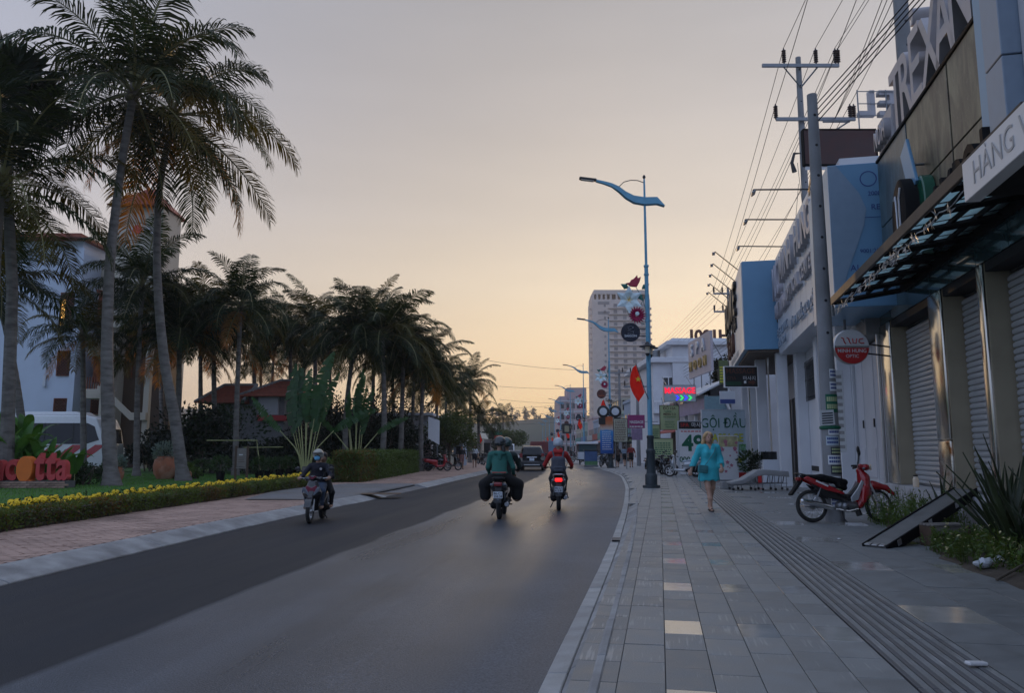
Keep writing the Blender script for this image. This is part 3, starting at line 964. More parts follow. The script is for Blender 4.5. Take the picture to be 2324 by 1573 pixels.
YA0,YA1 = 8.7,17.1
YU = 15.12
A = rthing('shop_building','shop with three roller shutters between steel pillars, stone clad upper wall','building',YA0)
def sA(Y): return (Y - YA0) * FQ
LA = sA(YA1)
MB().b2((.55,0.02,0),(9,LA - .02,7.2)).build('wall',M['grey_wall'],A)
MB().b2((-.12,-.3,0),(.53,LA,.74)).build('plinth',M['stain_wall'],A,bevel=.01)
ops = [(16.3,13.7),(13.0,11.4),(11.14,8.9)]
for (ya,yb) in ops:
 a,b = sA(ya),sA(yb)
 MB().b2((0.0,a,.745),(.5,a + .02,4.2)).build('reveal',M['tan'],A,smooth=False)
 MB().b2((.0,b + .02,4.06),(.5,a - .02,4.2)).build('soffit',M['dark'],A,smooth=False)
 mb = MB(); pitch = .098
 n = int((4.05 - .76) / pitch)
 sh = None
 prof = [(0,0),(-.016,.012),(-.022,.040),(-.016,.068),(0,.080),(.010,.086),(.010,.094)]
 root = MB().b2((.32,b + .021,4.03),(.48,a - .021,4.055)).build('roller_shutter',M['steel'],A,smooth=False)
 vs = []; fs = []
 for k_,(dx,dz) in enumerate(prof):
  vs += [(.30 + dx,b + .03,dz),(.30 + dx,a - .03,dz)]
 for k_ in range(len(prof) - 1):
  fs.append((2 * k_,2 * k_ + 1,2 * k_ + 3,2 * k_ + 2))
 sl = MB().add(vs,fs).mesh('slat',M['shutter'],smooth=False)
 for i in range(n):
  o = link('slat',sl,root,(rnd.uniform(-.002,.002),0,.76 + i * pitch))
 MB().b2((.27,b + .02,.745),(.34,a - .02,.80)).build('bottom_bar',M['steel'],root,bevel=.005)
for (ya,yb,m) in ((17.1,16.32,'stainless'),(13.68,13.02,'stainless_rust'),(11.38,11.16,'stainless')):
 p = MB().b2((-.05,sA(yb),1.62 if m == 'stainless_rust' else .745),(.5,sA(ya) - .01,4.2)).build('pillar',M['stainless'],A,bevel=.03,seg=3)
 if m == 'stainless_rust':
  MB().b2((-.05,sA(yb),.745),(.5,sA(ya) - .01,1.615)).build('pillar_foot',M[m],p,bevel=.03,seg=3)
for i,(ya,yb) in enumerate(((17.1,16.2),(16.2,14.9),(14.9,13.6),(13.6,12.5),(12.5,11.4),(11.4,10.2),(10.2,8.8))):
 MB().b2((-.02,sA(yb) + .012,4.21),(.5,sA(ya) - .012,4.9)).build('pane',M['glass_green'],A,smooth=False)
MB().b2((.02,0,4.2),(.52,LA - .01,5.0)).build('lintel',M['black_matt'],A,smooth=False)
t0 = -.36
for (ya,yb,m) in ((YU,13.12,'stone_blue'),(13.08,10.97,'stone_brown'),(10.93,9.64,'stone_brown')):
 for (za,zb) in ((4.75,5.90),(5.925,7.28)):
  MB().b2((t0,sA(yb) + .01,za),(t0 + .04,sA(ya) - .01,zb)).build('stone_panel',M[m],A,smooth=False,bevel=.006)
MB().b2((t0 + .041,sA(9.63),4.73),(.55,sA(YU) - .02,7.26)).build('cladding_back',M['black_matt'],A,smooth=False)
MB().b2((t0 - .03,sA(9.63),7.285),(.6,sA(YU),7.35)).build('coping',M['black_matt'],A,bevel=.01)
MB().b2((-.52,-.02,4.75),(.5,sA(9.62) - .44,6.2)).build('pier',M['greyblue'],A,bevel=.01)
MB().b2((-.52,-.02,6.22),(.5,sA(9.62) - .44,12.5)).build('pier',M['greyblue'],A,bevel=.01)
MB().b2((-.44,sA(9.62) - .44,4.75),(.5,sA(9.62),12.5)).build('pier',M['shopblue'],A,bevel=.01)

C = rthing('canopy','steel canopy with frosted glass panes over the roller shutters','canopy',YA0)
tO,zO,zI = -1.36,4.46,4.66
a0,a1 = sA(6.2),sA(15.1)
MB().b2((tO - .05,a0,zO - .09),(tO,a1,zO + .07)).build('fascia',mk('fascia_paint',(.06,.054,.05),.6,var=.15,spec=.2),C,bevel=.006)
MB().b2((-.10,a0,zI - .08),(-.03,a1,zI + .08)).build('wall_beam',M['black_matt'],C,bevel=.006)
nb = 9
def canz(t): return zO + (zI - zO) * (t - tO) / (-.06 - tO)
for i in range(nb + 1):
 s = a0 + .04 + (a1 - a0 - .08) * i / nb
 MB().tube([(tO,s,canz(tO) - .04),(-.06,s,canz(-.06) - .04)],.055,4).build('beam',M['black_matt'],C,smooth=False)
for j in range(1,4):
 t = tO + (-.06 - tO) * j / 4
 MB().b2((t - .025,a0,canz(t) + .0),(t + .025,a1,canz(t) + .05)).build('purlin',M['black_matt'],C,smooth=False)
for i in range(nb):
 s0_ = a0 + .04 + (a1 - a0 - .08) * i / nb + .05; s1_ = a0 + .04 + (a1 - a0 - .08) * (i + 1) / nb - .05
 for j in range(4):
  ta = tO + (-.06 - tO) * j / 4 + .03; tb = tO + (-.06 - tO) * (j + 1) / 4 - .03
  MB().add([(ta,s0_,canz(ta) + .055),(tb,s0_,canz(tb) + .055),(tb,s1_,canz(tb) + .055),(ta,s1_,canz(ta) + .055),
    (ta,s0_,canz(ta) + .065),(tb,s0_,canz(tb) + .065),(tb,s1_,canz(tb) + .065),(ta,s1_,canz(ta) + .065)],
    [(0,1,2,3),(4,5,6,7),(0,1,5,4),(1,2,6,5),(2,3,7,6),(3,0,4,7)]).build('pane',M['glass_can'],C,smooth=False)
for Yp,sgn in ((16.2,1),):
 MB().tube([(tO - .02,a1 - .02,zO - .1),(tO - .02,a1 - .02,zO - .32)],.03,6).build('downpipe',M['steel'],C)
gl_ = rthing('garland','string of silvery tinsel stars hung under the canopy edge','garland',YA0)
g = np.random.default_rng(4)
mb = MB()
mb.tube([(tO + .03,a0 + (a1 - a0) * i / 60,zO - .16 - .06 * abs(sin(i * .55))) for i in range(61)],.008,4)
for i in range(75):
 c = Vector((tO + .03 + g.uniform(-.04,.04),a0 + (a1 - a0) * g.random(),zO - .2 + g.uniform(-.08,.04)))
 for k in range(5):
  a = 2 * pi * k / 5 + g.random()
  d = Vector((g.uniform(-.5,.5),cos(a),sin(a))) * .085
  e = Vector((.02,-sin(a),cos(a))) * .02
  mb.add([c - e,c + e,c + d],[(0,1,2)])
tag(mb.build('tinsel',M['silver'],gl_,smooth=False),kind='stuff')

# ---- big white block letters along the top
T = rthing('roof_sign','white block letters TRE XANH standing on top of the stone clad wall','sign',12,0,7.35)
ly = [(13.55,'T'),(12.98,'R'),(12.36,'Ẻ'),(11.62,'X'),(10.95,'A'),(10.25,'N')]
M['letter_white'] = mk('letter_white',(.40,.38,.39),.5,var=.05)
for (y,ch) in ly:
 me = text_mesh(ch,1.72,.34,M['letter_white'],'letter',bold=.012,xs=.72)
 z0 = min(v.co.y for v in me.vertices)
 me.transform(Matrix.Translation((0,-z0,0)))
 link('letter',me,T,((-.20),(y - 12) * FQ,0),(radians(90),0,radians(-90)))
NB = rthing('small_sign_box','small white sign box with raised letters beside the big T','sign',14.55,0,7.35)
MB().b2((-.30,-.45,0),(-.06,.62,.78)).build('board',M['letter_white'],NB,bevel=.02)
for i,ch in enumerate('NOH'):
 text(NB,ch,.55,(-.36,.38 - i * .30,.33),M['letter_white'],(90,0,-90),.12,'letter',bold=.01,xs=.6)

# ---- black logo and letters on the stone
LG = rthing('wall_logo','black glossy shield logo with green side fixed to the stone wall','logo',12.35,0,5.35)
poly = []
for i in range(28):
 a = 2 * pi * i / 28
 r = .62 * (1 + .12 * cos(a * 2 + .6))
 poly.append((r * .62 * cos(a),r * 1.05 * sin(a) - (.25 * max(0,-sin(a)) ** 3)))
MB().prism(poly,t0 - .42,t0 - .005,'yz').build('shield',M['black_matt'],LG,bevel=.02,seg=2)
MB().prism([(u * .72 - .35,v * .9) for u,v in poly],t0 - .2,t0 - .004,'yz').build('green_face',mk('logo_green',(.01,.09,.05),.2,coat=.4,var=.1),LG,bevel=.02)
MB().tube([(t0 - .43,.20,.32),(t0 - .43,.10,.36),(t0 - .43,.07,.2),(t0 - .43,.05,-.25)],.018,5).build('emblem_line',M['composite'],LG)
MB().tube([(t0 - .43,-.20,.42),(t0 - .43,-.10,.28),(t0 - .43,-.10,-.35),(t0 - .43,.0,-.62),(t0 - .43,.2,-.30)],.018,5).build('emblem_line',M['composite'],LG)
BL_ = rthing('wall_letters','black raised letters on the stone behind the canopy fascia','sign',11.2,0,5.05)
for i,ch in enumerate('nAMPOI'):
 text(BL_,ch,.95,(t0 - .10,.55 - i * .48,.0 + .03 * i),M['black_matt'],(90,0,-90),.18,'letter',bold=.02,xs=.75)
TB = rthing('tilted_board','blue panel tilted against the stone wall above the black logo','panel',12.3,0,6.1)
MB().box((t0 - .22,0,.05),(.05,.42,.95),(radians(-24),0,0)).build('board',M['shopblue'],TB,bevel=.008)
MB().bar((t0 - .0,0,.1),(t0 - .22,0,.1),.02).build('bracket',M['steel'],TB)

# ---- next shop nearer the camera: white fascia sign and its wall
Nn = rthing('shop_building','pale shop wall rising behind the white HANG VIET fascia','building',8.68)
MB().b2((-.3,-14,4.1),(8,-.02,13)).build('wall',M['pale_wall'],Nn,smooth=False)
MB().b2((.6,-14,0),(8,-.5,4.09)).build('ground_floor_wall',M['tan'],Nn,smooth=False)
FN = rthing('fascia_sign','white fascia sign with faded HÀNG VIỆT lettering at the right edge','sign',6.95)
MB().b2((-1.66,-6,3.86),(-1.52,0,4.25)).build('board',M['signwhite'],FN,bevel=.006)
text(FN,'HÀNG VIỆT',.33,(-1.664,-1.12,4.05),M['greyink'],(90,0,-90),.004,bold=-.008)
MB().b2((-1.51,-6,3.9),(-.3,-.02,4.2)).build('soffit',M['black_matt'],FN,smooth=False)

# ---- shop with folding white doors, past the stone building
B = rthing('shop_building','narrow white shop with folding doors behind the big concrete pole','building',YA1 + .05)
sB = lambda Y: (Y - YA1 - .05) * FQ
MB().b2((.35,0.02,0),(8,sB(20.25),7.2)).build('wall',M['grey_wall'],B,smooth=False)
MB().b2((-.05,.02,0),(.33,sB(20.25),.5)).build('plinth',M['stain_wall'],B,bevel=.01)
for (a,b) in ((17.25,18.3),(18.36,19.4),(19.46,20.2)):
 d = MB().b2((.06,sB(a),.51),(.12,sB(b),4.0)).build('door',M['pale_wall'],B,bevel=.008)
 MB().b2((.045,sB(a) + .1,.8),(.058,sB(b) - .1,1.5)).build('door_panel',M['pale_wall'],d,bevel=.004)
 MB().b2((.03,sB(a) + .05,2.0),(.058,sB(a) + .12,2.2)).build('lock',M['black'],d,bevel=.005)
MB().b2((-.3,.02,4.05),(.34,sB(20.25),4.45)).build('lintel',M['grey_wall'],B,bevel=.01)
MB().b2((-.75,.1,4.5),(-.70,sB(20.2),4.6)).build('beam',M['black_matt'],B)
MB().bar((-.72,.15,4.0),(-.72,.15,4.9),.03).build('strut',M['steel'],B)
MB().bar((-.72,.17,4.85),(.05,.17,3.95),.025).build('strut',M['steel'],B)
MB().b2((-.10,.03,.5),(-.03,.10,4.5)).build('post',M['alu'],B,bevel=.01)
AL = rthing('sign_box','tall blue grey composite sign box with a pale wave, next to the stone wall','sign',15.65,0,4.42)
MB().b2((-1.22,0,0),(.2,2.6,3.1)).build('box',M['shopblue'],AL,bevel=.01)
wave = [(-1.215,.02),(-1.215,3.08),(-1.05,3.08),(-.62,2.45),(-.50,2.1),(-.56,1.75),(-.72,1.3),(-.95,.7),(-1.12,.02)]
MB().prism(wave,-.012,-.002,'xz').build('wave_panel',mk('wave_pale',(.22,.31,.40),.35,var=.04),AL,smooth=False)
for (tx,sz,x,z) in (('2008',.13,-.32,2.42),('REST',.17,-.22,2.12),('9001:2008',.12,-.42,1.18),('ALCOREST',.19,-.42,.82)):
 text(AL,tx,sz,(x,-.008,z),M['inkblue'],(90,0,0),.003)
MB().lathe([(.15,-.006),(.17,-.006),(.17,-.002),(.15,-.002)],24,(-.42,0,2.75),'y',cap=False).build('emblem',M['inkblue'],AL)
for z in (.55,1.9):
 MB().b2((-.75,-.006,z),(.18,-.001,z + .012)).build('rule_line',M['inkblue'],AL,smooth=False)
BB = thing('billboard','dark brown weathered billboard behind the concrete pole','billboard',at(1910,372,21.0),0)
MB().b2((-1.03,0,0),(1.02,.14,1.02)).build('board',M['brownboard'],BB,bevel=.01)
for (a,b) in (((-1.05,-.02,-.03),(1.04,.16,.0)),((-1.05,-.02,1.02),(1.04,.16,1.05)),((-1.06,-.02,0),(-1.03,.16,1.02)),((1.02,-.02,0),(1.05,.16,1.02))):
 MB().b2(a,b).build('frame',M['black_matt'],BB,smooth=False)
for x in (-.7,.7):
 MB().b2((x - .05,.02,-1.6),(x + .05,.12,-.03)).build('leg',M['steel'],BB)
MB().b2((-1.0,.05,-.14),(1.0,.1,-.05)).build('ledge',M['white'],BB)

OS = thing('round_sign','round white and red MINH HUNG OPTIC sign on two arms','sign',at(1933,787,15.9),0)
R_ = .36
MB().lathe([(R_,0),(R_ + .012,.01),(R_ + .012,.11),(R_,.12)],40,axis='y').build('disc',M['alu'],OS,bevel=.004)
def halfdisc(r,up,y):
 pts = [(r * cos(a),r * sin(a)) for a in np.linspace(0.05 if up else pi + .05,(pi if up else 2 * pi) - .05,24)]
 cy = -.02
 pts = [(x,(max(z,cy + .004) if up else min(z,cy - .004))) for x,z in pts]
 return MB().prism(pts,y,-.001,'xz')
halfdisc(R_ - .005,True,-.006).build('white_face',M['signwhite'],OS,smooth=False)
halfdisc(R_ - .005,False,-.006).build('red_face',M['red_ink'],OS,smooth=False)
text(OS,'MINH HUNG',.105,(0,-.008,-.09),M['signwhite'],depth=.003,bold=.012)
text(OS,'OPTIC',.095,(0,-.008,-.20),M['signwhite'],depth=.003,bold=.008)
mb = MB()
for dx in (-.17,-.06):
 mb.tube([(dx - .04,-.008,.19),(dx,-.008,.17),(dx + .02,-.008,.09),(dx + .05,-.008,.06)],.012,5)
mb.tube([(.02,-.008,.17),(.03,-.008,.08),(.09,-.008,.07),(.11,-.008,.17)],.012,5)
mb.tube([(.24,-.008,.17),(.17,-.008,.16),(.15,-.008,.10),(.20,-.008,.07),(.26,-.008,.08)],.012,5)
mb.build('emblem',M['red_ink'],OS)
for z in (.06,-.14):
 MB().bar((.36,.05,z),(1.05,.5,z),.018).build('arm',M['black'],OS)

LB = thing('light_box_sign','tall narrow weathered light box sign beside the pole','sign',gnd(1911,1026,0),0)
LB.location = at(1911,1026,18.2)
MB().b2((-.13,-.0,0),(.12,.22,1.92)).build('box',M['paper'],LB,bevel=.01)
for i in range(11):
 MB().b2((-.11,-.004,.08 + i * .165),(.08,-.001,.155 + i * .165)).build('print_band',mk('faded_print',(.34,.34,.33),.6,var=.2,scale=20),LB,smooth=False)

# ---- MINH HUNG optician building
C0,C1 = 20.3,28.2
D = rthing('shop_building','white optician building with an oversized letter sign box','building',C0)
sC = lambda Y: (Y - C0) * FQ
MB().b2((.0,0,0),(9,sC(C1),9.4)).build('wall',M['white_wall'],D,smooth=False)
for (a,b) in ((20.4,20.9),(23.4,23.9),(27.5,28.2)):
 MB().b2((-.35,sC(a),0),(-.005,sC(b),5.0)).build('pier',M['white_wall'],D,bevel=.01)
w_ = MB().b2((-.04,sC(25.1),3.2),(-.004,sC(27.3),4.5)).build('window',M['glass_dark'],D,smooth=False)
for i in range(9):
 y = sC(25.2) + (sC(27.2) - sC(25.2)) * i / 8
 MB().bar((-.10,y,3.15),(-.10,y,4.55),.014,4).build('grille_bar',M['black'],w_)
for z in (3.3,3.9,4.4):
 MB().bar((-.10,sC(25.0),z),(-.10,sC(27.4),z),.014,4).build('grille_bar',M['black'],w_)
MB().add([(-.03,sC(24.0),.9),(-.03,sC(24.7),.8),(-.03,sC(25.3),1.2),(-.03,sC(25.5),2.6),(-.03,sC(25.7),3.1),(-.03,sC(24.0),3.2),
  (-.004,sC(24.0),.9),(-.004,sC(24.7),.8),(-.004,sC(25.3),1.2),(-.004,sC(25.5),2.6),(-.004,sC(25.7),3.1),(-.004,sC(24.0),3.2)],
  [(0,1,2,3,4,5)] + [(i,(i + 1) % 6,6 + (i + 1) % 6,6 + i) for i in range(6)]).build('peeling_panel',M['composite'],D,smooth=False)
MB().b2((-.02,sC(23.95),.75),(-.003,sC(27.4),.92)).build('wall_gap',M['dark'],D,smooth=False)
dr = MB().b2((-.03,sC(21.2),.2),(-.004,sC(23.8),3.2)).build('doorway',M['dark'],D,smooth=False)
MB().b2((-.06,sC(21.2),.2),(-.035,sC(22.4),3.2)).build('door_leaf',M['pale_wall'],dr,bevel=.01)
sb = MB().b2((-.82,sC(19.4),4.95),(-.003,sC(28.15),8.6)).build('sign_box',M['composite'],D,bevel=.008)
for i in range(9):
 MB().b2((-.823,sC(19.6) + i * 1.05,4.97),(-.8205,sC(19.6) + i * 1.05 + .012,8.58)).build('panel_joint',M['greyink'],sb,smooth=False)
M['letter_lav'] = mk('letter_lavender',(.44,.42,.46),.4,var=.03)
def row(txt,size,Y0,z,pitch,m,depth=.14,xs=.8,bold=.015,t=-.90):
 for i,ch in enumerate(txt):
  if ch != ' ':
   text(D,ch,size,(t,sC(Y0) - i * pitch,z),m,(90,0,-90),depth,'letter',bold=bold,xs=xs)
row('MINH HUNG',1.30,25.6,7.6,.74,M['letter_white'],.2,.85)
row('OPTICAL',.62,24.6,6.5,.40,M['letter_white'],.14)
row('CENTER',.62,21.6,6.5,.40,M['letter_white'],.14)
row('MẮT KÍNH',.7,27.6,6.45,.36,M['letter_lav'],.14)
row('MUC',1.7,27.8,7.5,.60,M['letter_lav'],.16,.55)
row('EYE CLINIC',.42,27.7,5.65,.28,M['greyblue'],.04,.9)
row('0252 3847',.34,27.6,5.25,.24,M['greyblue'],.04,.9)
row('KÍNH THUỐC CAO CẤP',.40,24.2,5.45,.26,M['greyblue'],.04,.9)
def flood(loc,L,rz,name_label,n=1,group=None):
 f = thing('flood_lamp',name_label,'lamp',loc,rz,group)
 MB().bar((0,0,0),(-L,0,.1),.022).build('arm',M['black'],f)
 MB().box((-L,0,.0),(.12,.34,.05),(0,radians(-35),0)).build('head',M['steel'],f,bevel=.01)
 MB().bar((-L,0,.1),(-L,0,.0),.02).build('hinge',M['black'],f)
 return f
flood(RP(20.2,-.8,8.55),1.5,AR,'upper flood lamp on a long arm over the optician sign')
flood(RP(23.0,-.8,8.55),1.5,AR,'middle flood lamp on a long arm over the optician sign')
flood(RP(26.2,-.8,8.55),1.5,AR,'lower flood lamp on a long arm nearest the blue box')

# ---- HOT drinks shop with deep projecting sign box
E0,E1 = 28.3,40.2
E_ = rthing('shop_building','tea shop with a deep blue sided sign box on white columns','building',E0)
sE = lambda Y: (Y - 31.0) * FQ
MB().b2((.3,0,0),(9,sE(E1),8.5)).build('wall',M['pale_wall'],E_,smooth=False)
bx = MB().b2((-2.02,.0,5.2),(.28,sE(E1),8.6)).build('sign_box',M['shopblue'],E_,bevel=.01)
MB().b2((-2.06,.03,5.22),(-2.025,sE(E1) - .03,8.58)).build('sign_face',M['signwhite'],bx,smooth=False)
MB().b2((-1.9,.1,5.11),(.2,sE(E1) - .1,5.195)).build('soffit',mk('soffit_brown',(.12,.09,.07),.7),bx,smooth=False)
MB().lathe([(.10,-.012),(.085,-.016),(.02,-.018)],20,(-.75,0,6.25),'y').build('cable_gland',M['black'],bx)
for i,ch in enumerate('HOME'):
 text(E_,ch,1.9,(-2.13,sE(39.6) - i * 1.9,7.65),M['black'],(90,0,-90),.12,'letter',bold=.02)
for i,ch in enumerate('TRÀ SỮA'):
 if ch != ' ': text(E_,ch,.7,(-2.10,sE(40) - i * 1.0,6.7),M['black'],(90,0,-90),.08,'letter',bold=.01)
for i,ch in enumerate('KEM'):
 text(E_,ch,1.1,(-2.12,sE(38.5) - i * 1.3,6.05),M['brown_ink'],(90,0,-90),.14,'letter',bold=.02)
text(E_,'COFFEE  MILK TEA  ICE CREAM',.34,(-2.064,sE(36),5.42),M['greyink'],(90,0,-90),.006)
for (y,t,d) in ((31.5,-.9,.42),(33.6,-1.45,.40),(36.8,-1.5,.34),(40.6,-1.5,.34)):
 MB().b2((t,sE(y) - d / 2,.1),(t + .4,sE(y) + d / 2,5.1)).build('column',M['white_wall'],E_,bevel=.012)
for (y,t) in ((31.9,-1.1),(34.4,-1.62)):
 MB().b2((t - .03,sE(y) + .3,.9),(t + .03,sE(y) + .36,5.05)).build('metal_strip',M['stainless'],E_,smooth=False)
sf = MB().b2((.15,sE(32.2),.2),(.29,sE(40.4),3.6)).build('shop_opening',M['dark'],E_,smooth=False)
for y in (33.6,35.2,36.8,38.4):
 MB().b2((.1,sE(y),.2),(.148,sE(y) + .07,3.6)).build('frame',M['alu'],sf,smooth=False)
cab = rthing('display_counter','small white counter with posters at the shop entrance','counter',29.2,-1.35,.15)
MB().b2((-.1,0,0),(.5,1.1,.95)).build('body',M['composite'],cab,bevel=.015)
MB().b2((-.105,.08,.3),(-.1,1.0,.85)).build('poster',M['paper'],cab,smooth=False)
MB().b2((-.1,.05,.96),(.4,1.0,1.25)).build('display_glass',M['glass_dark'],cab,smooth=False)
for i in range(5):
 flood(RP(29.7 + i * 2.0,-2.0,8.55),1.25,AR,['first','second','third','fourth','fifth'][i] + ' flood lamp from the blue box side, over the sign face',group='flood lamps over the tea shop sign')
for o in [o for o in COL.objects if o.name.startswith('flood_lamp') and o.get('group')]:
 o.rotation_euler = (0,radians(38),AR)

# ------------------------------------------------------------------ right side, further along: signs and buildings
def board(name,label,cat,px0,px1,pyt,pyb,Y,m,depth=.08,legs=0,group=None,frame=None):
 """upright sign board facing down the street, sized from the photo at distance Y; returns (thing, width, height)"""
 a = at(px0,pyb,Y); b = at(px1,pyt,Y)
 wd,ht = b.x - a.x,b.z - a.z
 o = thing(name,label,cat,((a.x + b.x) / 2,Y,a.z),0,group)
 MB().b2((-wd / 2,0,0),(wd / 2,depth,ht)).build('board',m,o,bevel=.008)
 if frame:
  for (p,q) in (((-wd / 2 - .03,-.02,-.03),(wd / 2 + .03,depth + .02,-.001)),((-wd / 2 - .03,-.02,ht + .001),(wd / 2 + .03,depth + .02,ht + .03)),
     ((-wd / 2 - .03,-.02,-.001),(-wd / 2 - .001,depth + .02,ht)),((wd / 2 + .001,-.02,-.001),(wd / 2 + .03,depth + .02,ht))):
   MB().b2(p,q).build('frame',frame,o,smooth=False)
 if legs:
  for s in (-1,1):
   MB().b2((s * wd * .42 - .025,.02,.15 - a.z),(s * wd * .42 + .025,.07,-.001)).build('leg',M['steel'],o)
 return o,wd,ht
def lines(o,wd,ht,z0,z1,n,m,seed,x0=-.42,x1=.42,th=.5):
 """rows of small print too small to read, as thin strips of word shapes"""
 r = random.Random(seed); dz = (z1 - z0) / n
 mb = MB()
 for i in range(n):
  z = z0 + dz * i
  x = x0 * wd
  while x < x1 * wd - .05:
   l = min(r.uniform(.05,.16) * wd,x1 * wd - x)
   mb.b2((x,-.004,z),(x + l,-.001,z + dz * th)); x += l + .03 * wd
 return tag(mb.build('small_print',m,o,smooth=False),kind='stuff')

M['sign_paleblue'] = mk('sign_paleblue',(.42,.50,.54),.35,var=.05)
o,wd,ht = board('shop_sign','tall pale hair wash sign reading GỘI ĐẦU MASSAGE with red base band','sign',1598,1690,931,1086,34.6,M['sign_paleblue'],.12,frame=M['composite'])
text(o,'GỘI ĐẦU',ht * .20,(0,-.006,ht * .80),M['green_ink'],bold=.004,depth=.006,xs=.82)
text(o,'MASSAGE',ht * .165,(0,-.004,ht * .585),M['green_ink'],bold=.028,depth=.004,xs=.80)
text(o,'MASSAGE',ht * .165,(0,-.008,ht * .585),M['yellow_ink'],bold=.006,depth=.006,xs=.80)
text(o,'按摩',ht * .12,(wd * .32,-.006,ht * .44),mk('leaf_ink',(.12,.35,.12),.6,var=0),bold=.01,depth=.004)
mb = MB()
for (u,v,r) in ((.22,.37,.10),(.33,.26,.13),(.20,.17,.07),(.12,.30,.06)):
 pts = [(wd * u + r * (1 + .25 * sin(5 * a)) * cos(a),ht * v + r * (1 + .25 * sin(5 * a)) * sin(a)) for a in np.linspace(0,2 * pi,25)[:-1]]
 mb.prism(pts,-.005,-.001,'xz')
mb.build('flower_print',M['yellow_ink'],o,smooth=False)
MB().b2((-wd / 2 + .005,-.006,.01),(wd / 2 - .005,-.001,ht * .085)).build('red_band',M['red_ink'],o,smooth=False)
text(o,'0938 038 77 05',ht * .05,(.05,-.009,ht * .043),M['signwhite'],depth=.003,bold=.01)
b_ = thing('banner_stand','white roll up banner with pink flower print in front of hair wash sign','banner',(at(1655,1086,33.5).x,33.5,.15),0)
MB().b2((-.42,0,.05),(.42,.02,1.95)).build('banner',M['signwhite'],b_,smooth=False)
MB().b2((-.45,-.1,0),(.45,.12,.05)).build('foot',M['steel'],b_,bevel=.01)
mb = MB(); r = random.Random(2)
for i in range(16):
 x,z,q = r.uniform(-.36,.36),r.uniform(.2,1.7),r.uniform(.03,.09)
 mb.prism([(x + q * (1 + .3 * sin(5 * a)) * cos(a),z + q * (1 + .3 * sin(5 * a)) * sin(a)) for a in np.linspace(0,2 * pi,16)[:-1]],-.003 - .0004 * i,-.001,'xz')
mb.build('flower_print',mk('pink_ink',(.45,.16,.22),.6,var=.2),b_,smooth=False)
MB().b2((-.40,-.004,1.45),(.40,-.001,1.9)).build('photo_print',mk('photo_print',(.45,.42,.22),.6,var=.3,scale=5),b_,smooth=False)

o,wd,ht = board('shop_sign','white price sign with big green 49 and black 마사지 header','sign',1543,1602,957,1076,40.5,M['signwhite'],.1,frame=M['composite'])
MB().b2((-wd / 2 + .01,-.02,ht * .86),(wd / 2 - .01,-.002,ht - .01)).build('header',M['black'],o,smooth=False)
text(o,'마사지',ht * .10,(wd * .22,-.024,ht * .93),M['signwhite'],depth=.004)
text(o,'SPA',ht * .10,(-wd * .28,-.024,ht * .93),M['red_ink'],depth=.004)
lines(o,wd,ht,ht * .80,ht * .84,1,M['red_ink'],3)
text(o,'49',ht * .42,(.02,-.006,ht * .57),M['green_ink'],bold=.03,depth=.006)
text(o,'000 VND',ht * .14,(.02,-.006,ht * .27),M['green_ink'],bold=.02,depth=.006)
lines(o,wd,ht,ht * .06,ht * .18,3,M['ink'],4)

M['menu_green'] = mk('menu_pale_green',(.36,.42,.22),.55,var=.08,scale=2)
o,wd,ht = board('menu_board','yellow green DO HA menu board hanging over parked motorbikes','sign',1499,1540,921,975,46,M['menu_green'],.06,frame=M['wood'])
text(o,'ĐỒ HA',ht * .17,(0,-.006,ht * .88),M['brown_ink'],bold=.004,depth=.004)
text(o,'CUISINE',ht * .09,(-wd * .1,-.006,ht * .75),M['green_ink'],bold=.01,depth=.004)
text(o,'MENU 1-2',ht * .12,(0,-.006,ht * .64),M['brown_ink'],bold=.03,depth=.004)
for i,(tx,m) in enumerate((('VIETNAMESE','green_ink'),('РУССКИЙ','greyink'),('ENGLISH','green_ink'),('DEUTSCH','green_ink'),('FRANCE','green_ink'))):
 text(o,tx,ht * .095,(0,-.006,ht * (.52 - i * .105)),M[m],depth=.004)
for x in (-wd * .3,wd * .3):
 MB().bar((x,.03,ht),(x,.6,ht + .5),.015).build('hanger',M['black'],o)
for (a,nm,lb) in (((1478,1497,965,1008,47.5),'menu_board','small yellow green menu board low beside the pole'),((1483,1527,996,1041,44.5),'menu_board','wide yellow green menu board standing behind motorbikes')):
 o,wd,ht = board(nm,lb,'sign',*a,M['menu_green'],.05,legs=1,frame=M['wood'])
 lines(o,wd,ht,ht * .1,ht * .85,7,M['green_ink'],7)
o,wd,ht = board('shop_sign','lit red MASSAGE sign with blue and green chevrons','sign',1508,1578,875,911,44.0,M['sign_paleblue'],.18,frame=M['alu'])
M['led_red'] = mk('led_red',(.5,.01,.03),.5,emit=(1,.02,.06),estr=1.0,var=0)
M['led_blue'] = mk('led_blue',(.02,.02,.5),.5,emit=(.04,.05,1),estr=1.3,var=0)
M['led_green'] = mk('led_green',(.02,.4,.06),.5,emit=(.03,.75,.16),estr=1.2,var=0)
text(o,'MASSAGE',ht * .52,(0,-.02,ht * .66),M['led_red'],bold=.022,depth=.03,xs=.88)
for i in range(5):
 x = -wd * .28 + i * wd * .135; z = ht * .22; h = ht * .15
 p = [(x,z + h),(x + .09,z + h),(x + .09 + h,z),(x + .09,z - h),(x,z - h),(x + h,z)]
 MB().prism(p,-.03,-.004,'xz').build('chevron',M['led_blue'] if i in (1,3) else M['led_green'] if i else M['sign_paleblue'],o,smooth=False)
for x in (-wd * .4,wd * .4):
 MB().bar((x,.09,ht),(x,1.4,ht + .6),.025).build('hanger',M['steel'],o)
o,wd,ht = board('shop_sign','dark hanging sign MASSAGE 마사지 under the blue box','sign',1646,1718,833,878,29.6,M['black'],.1,frame=M['white'])
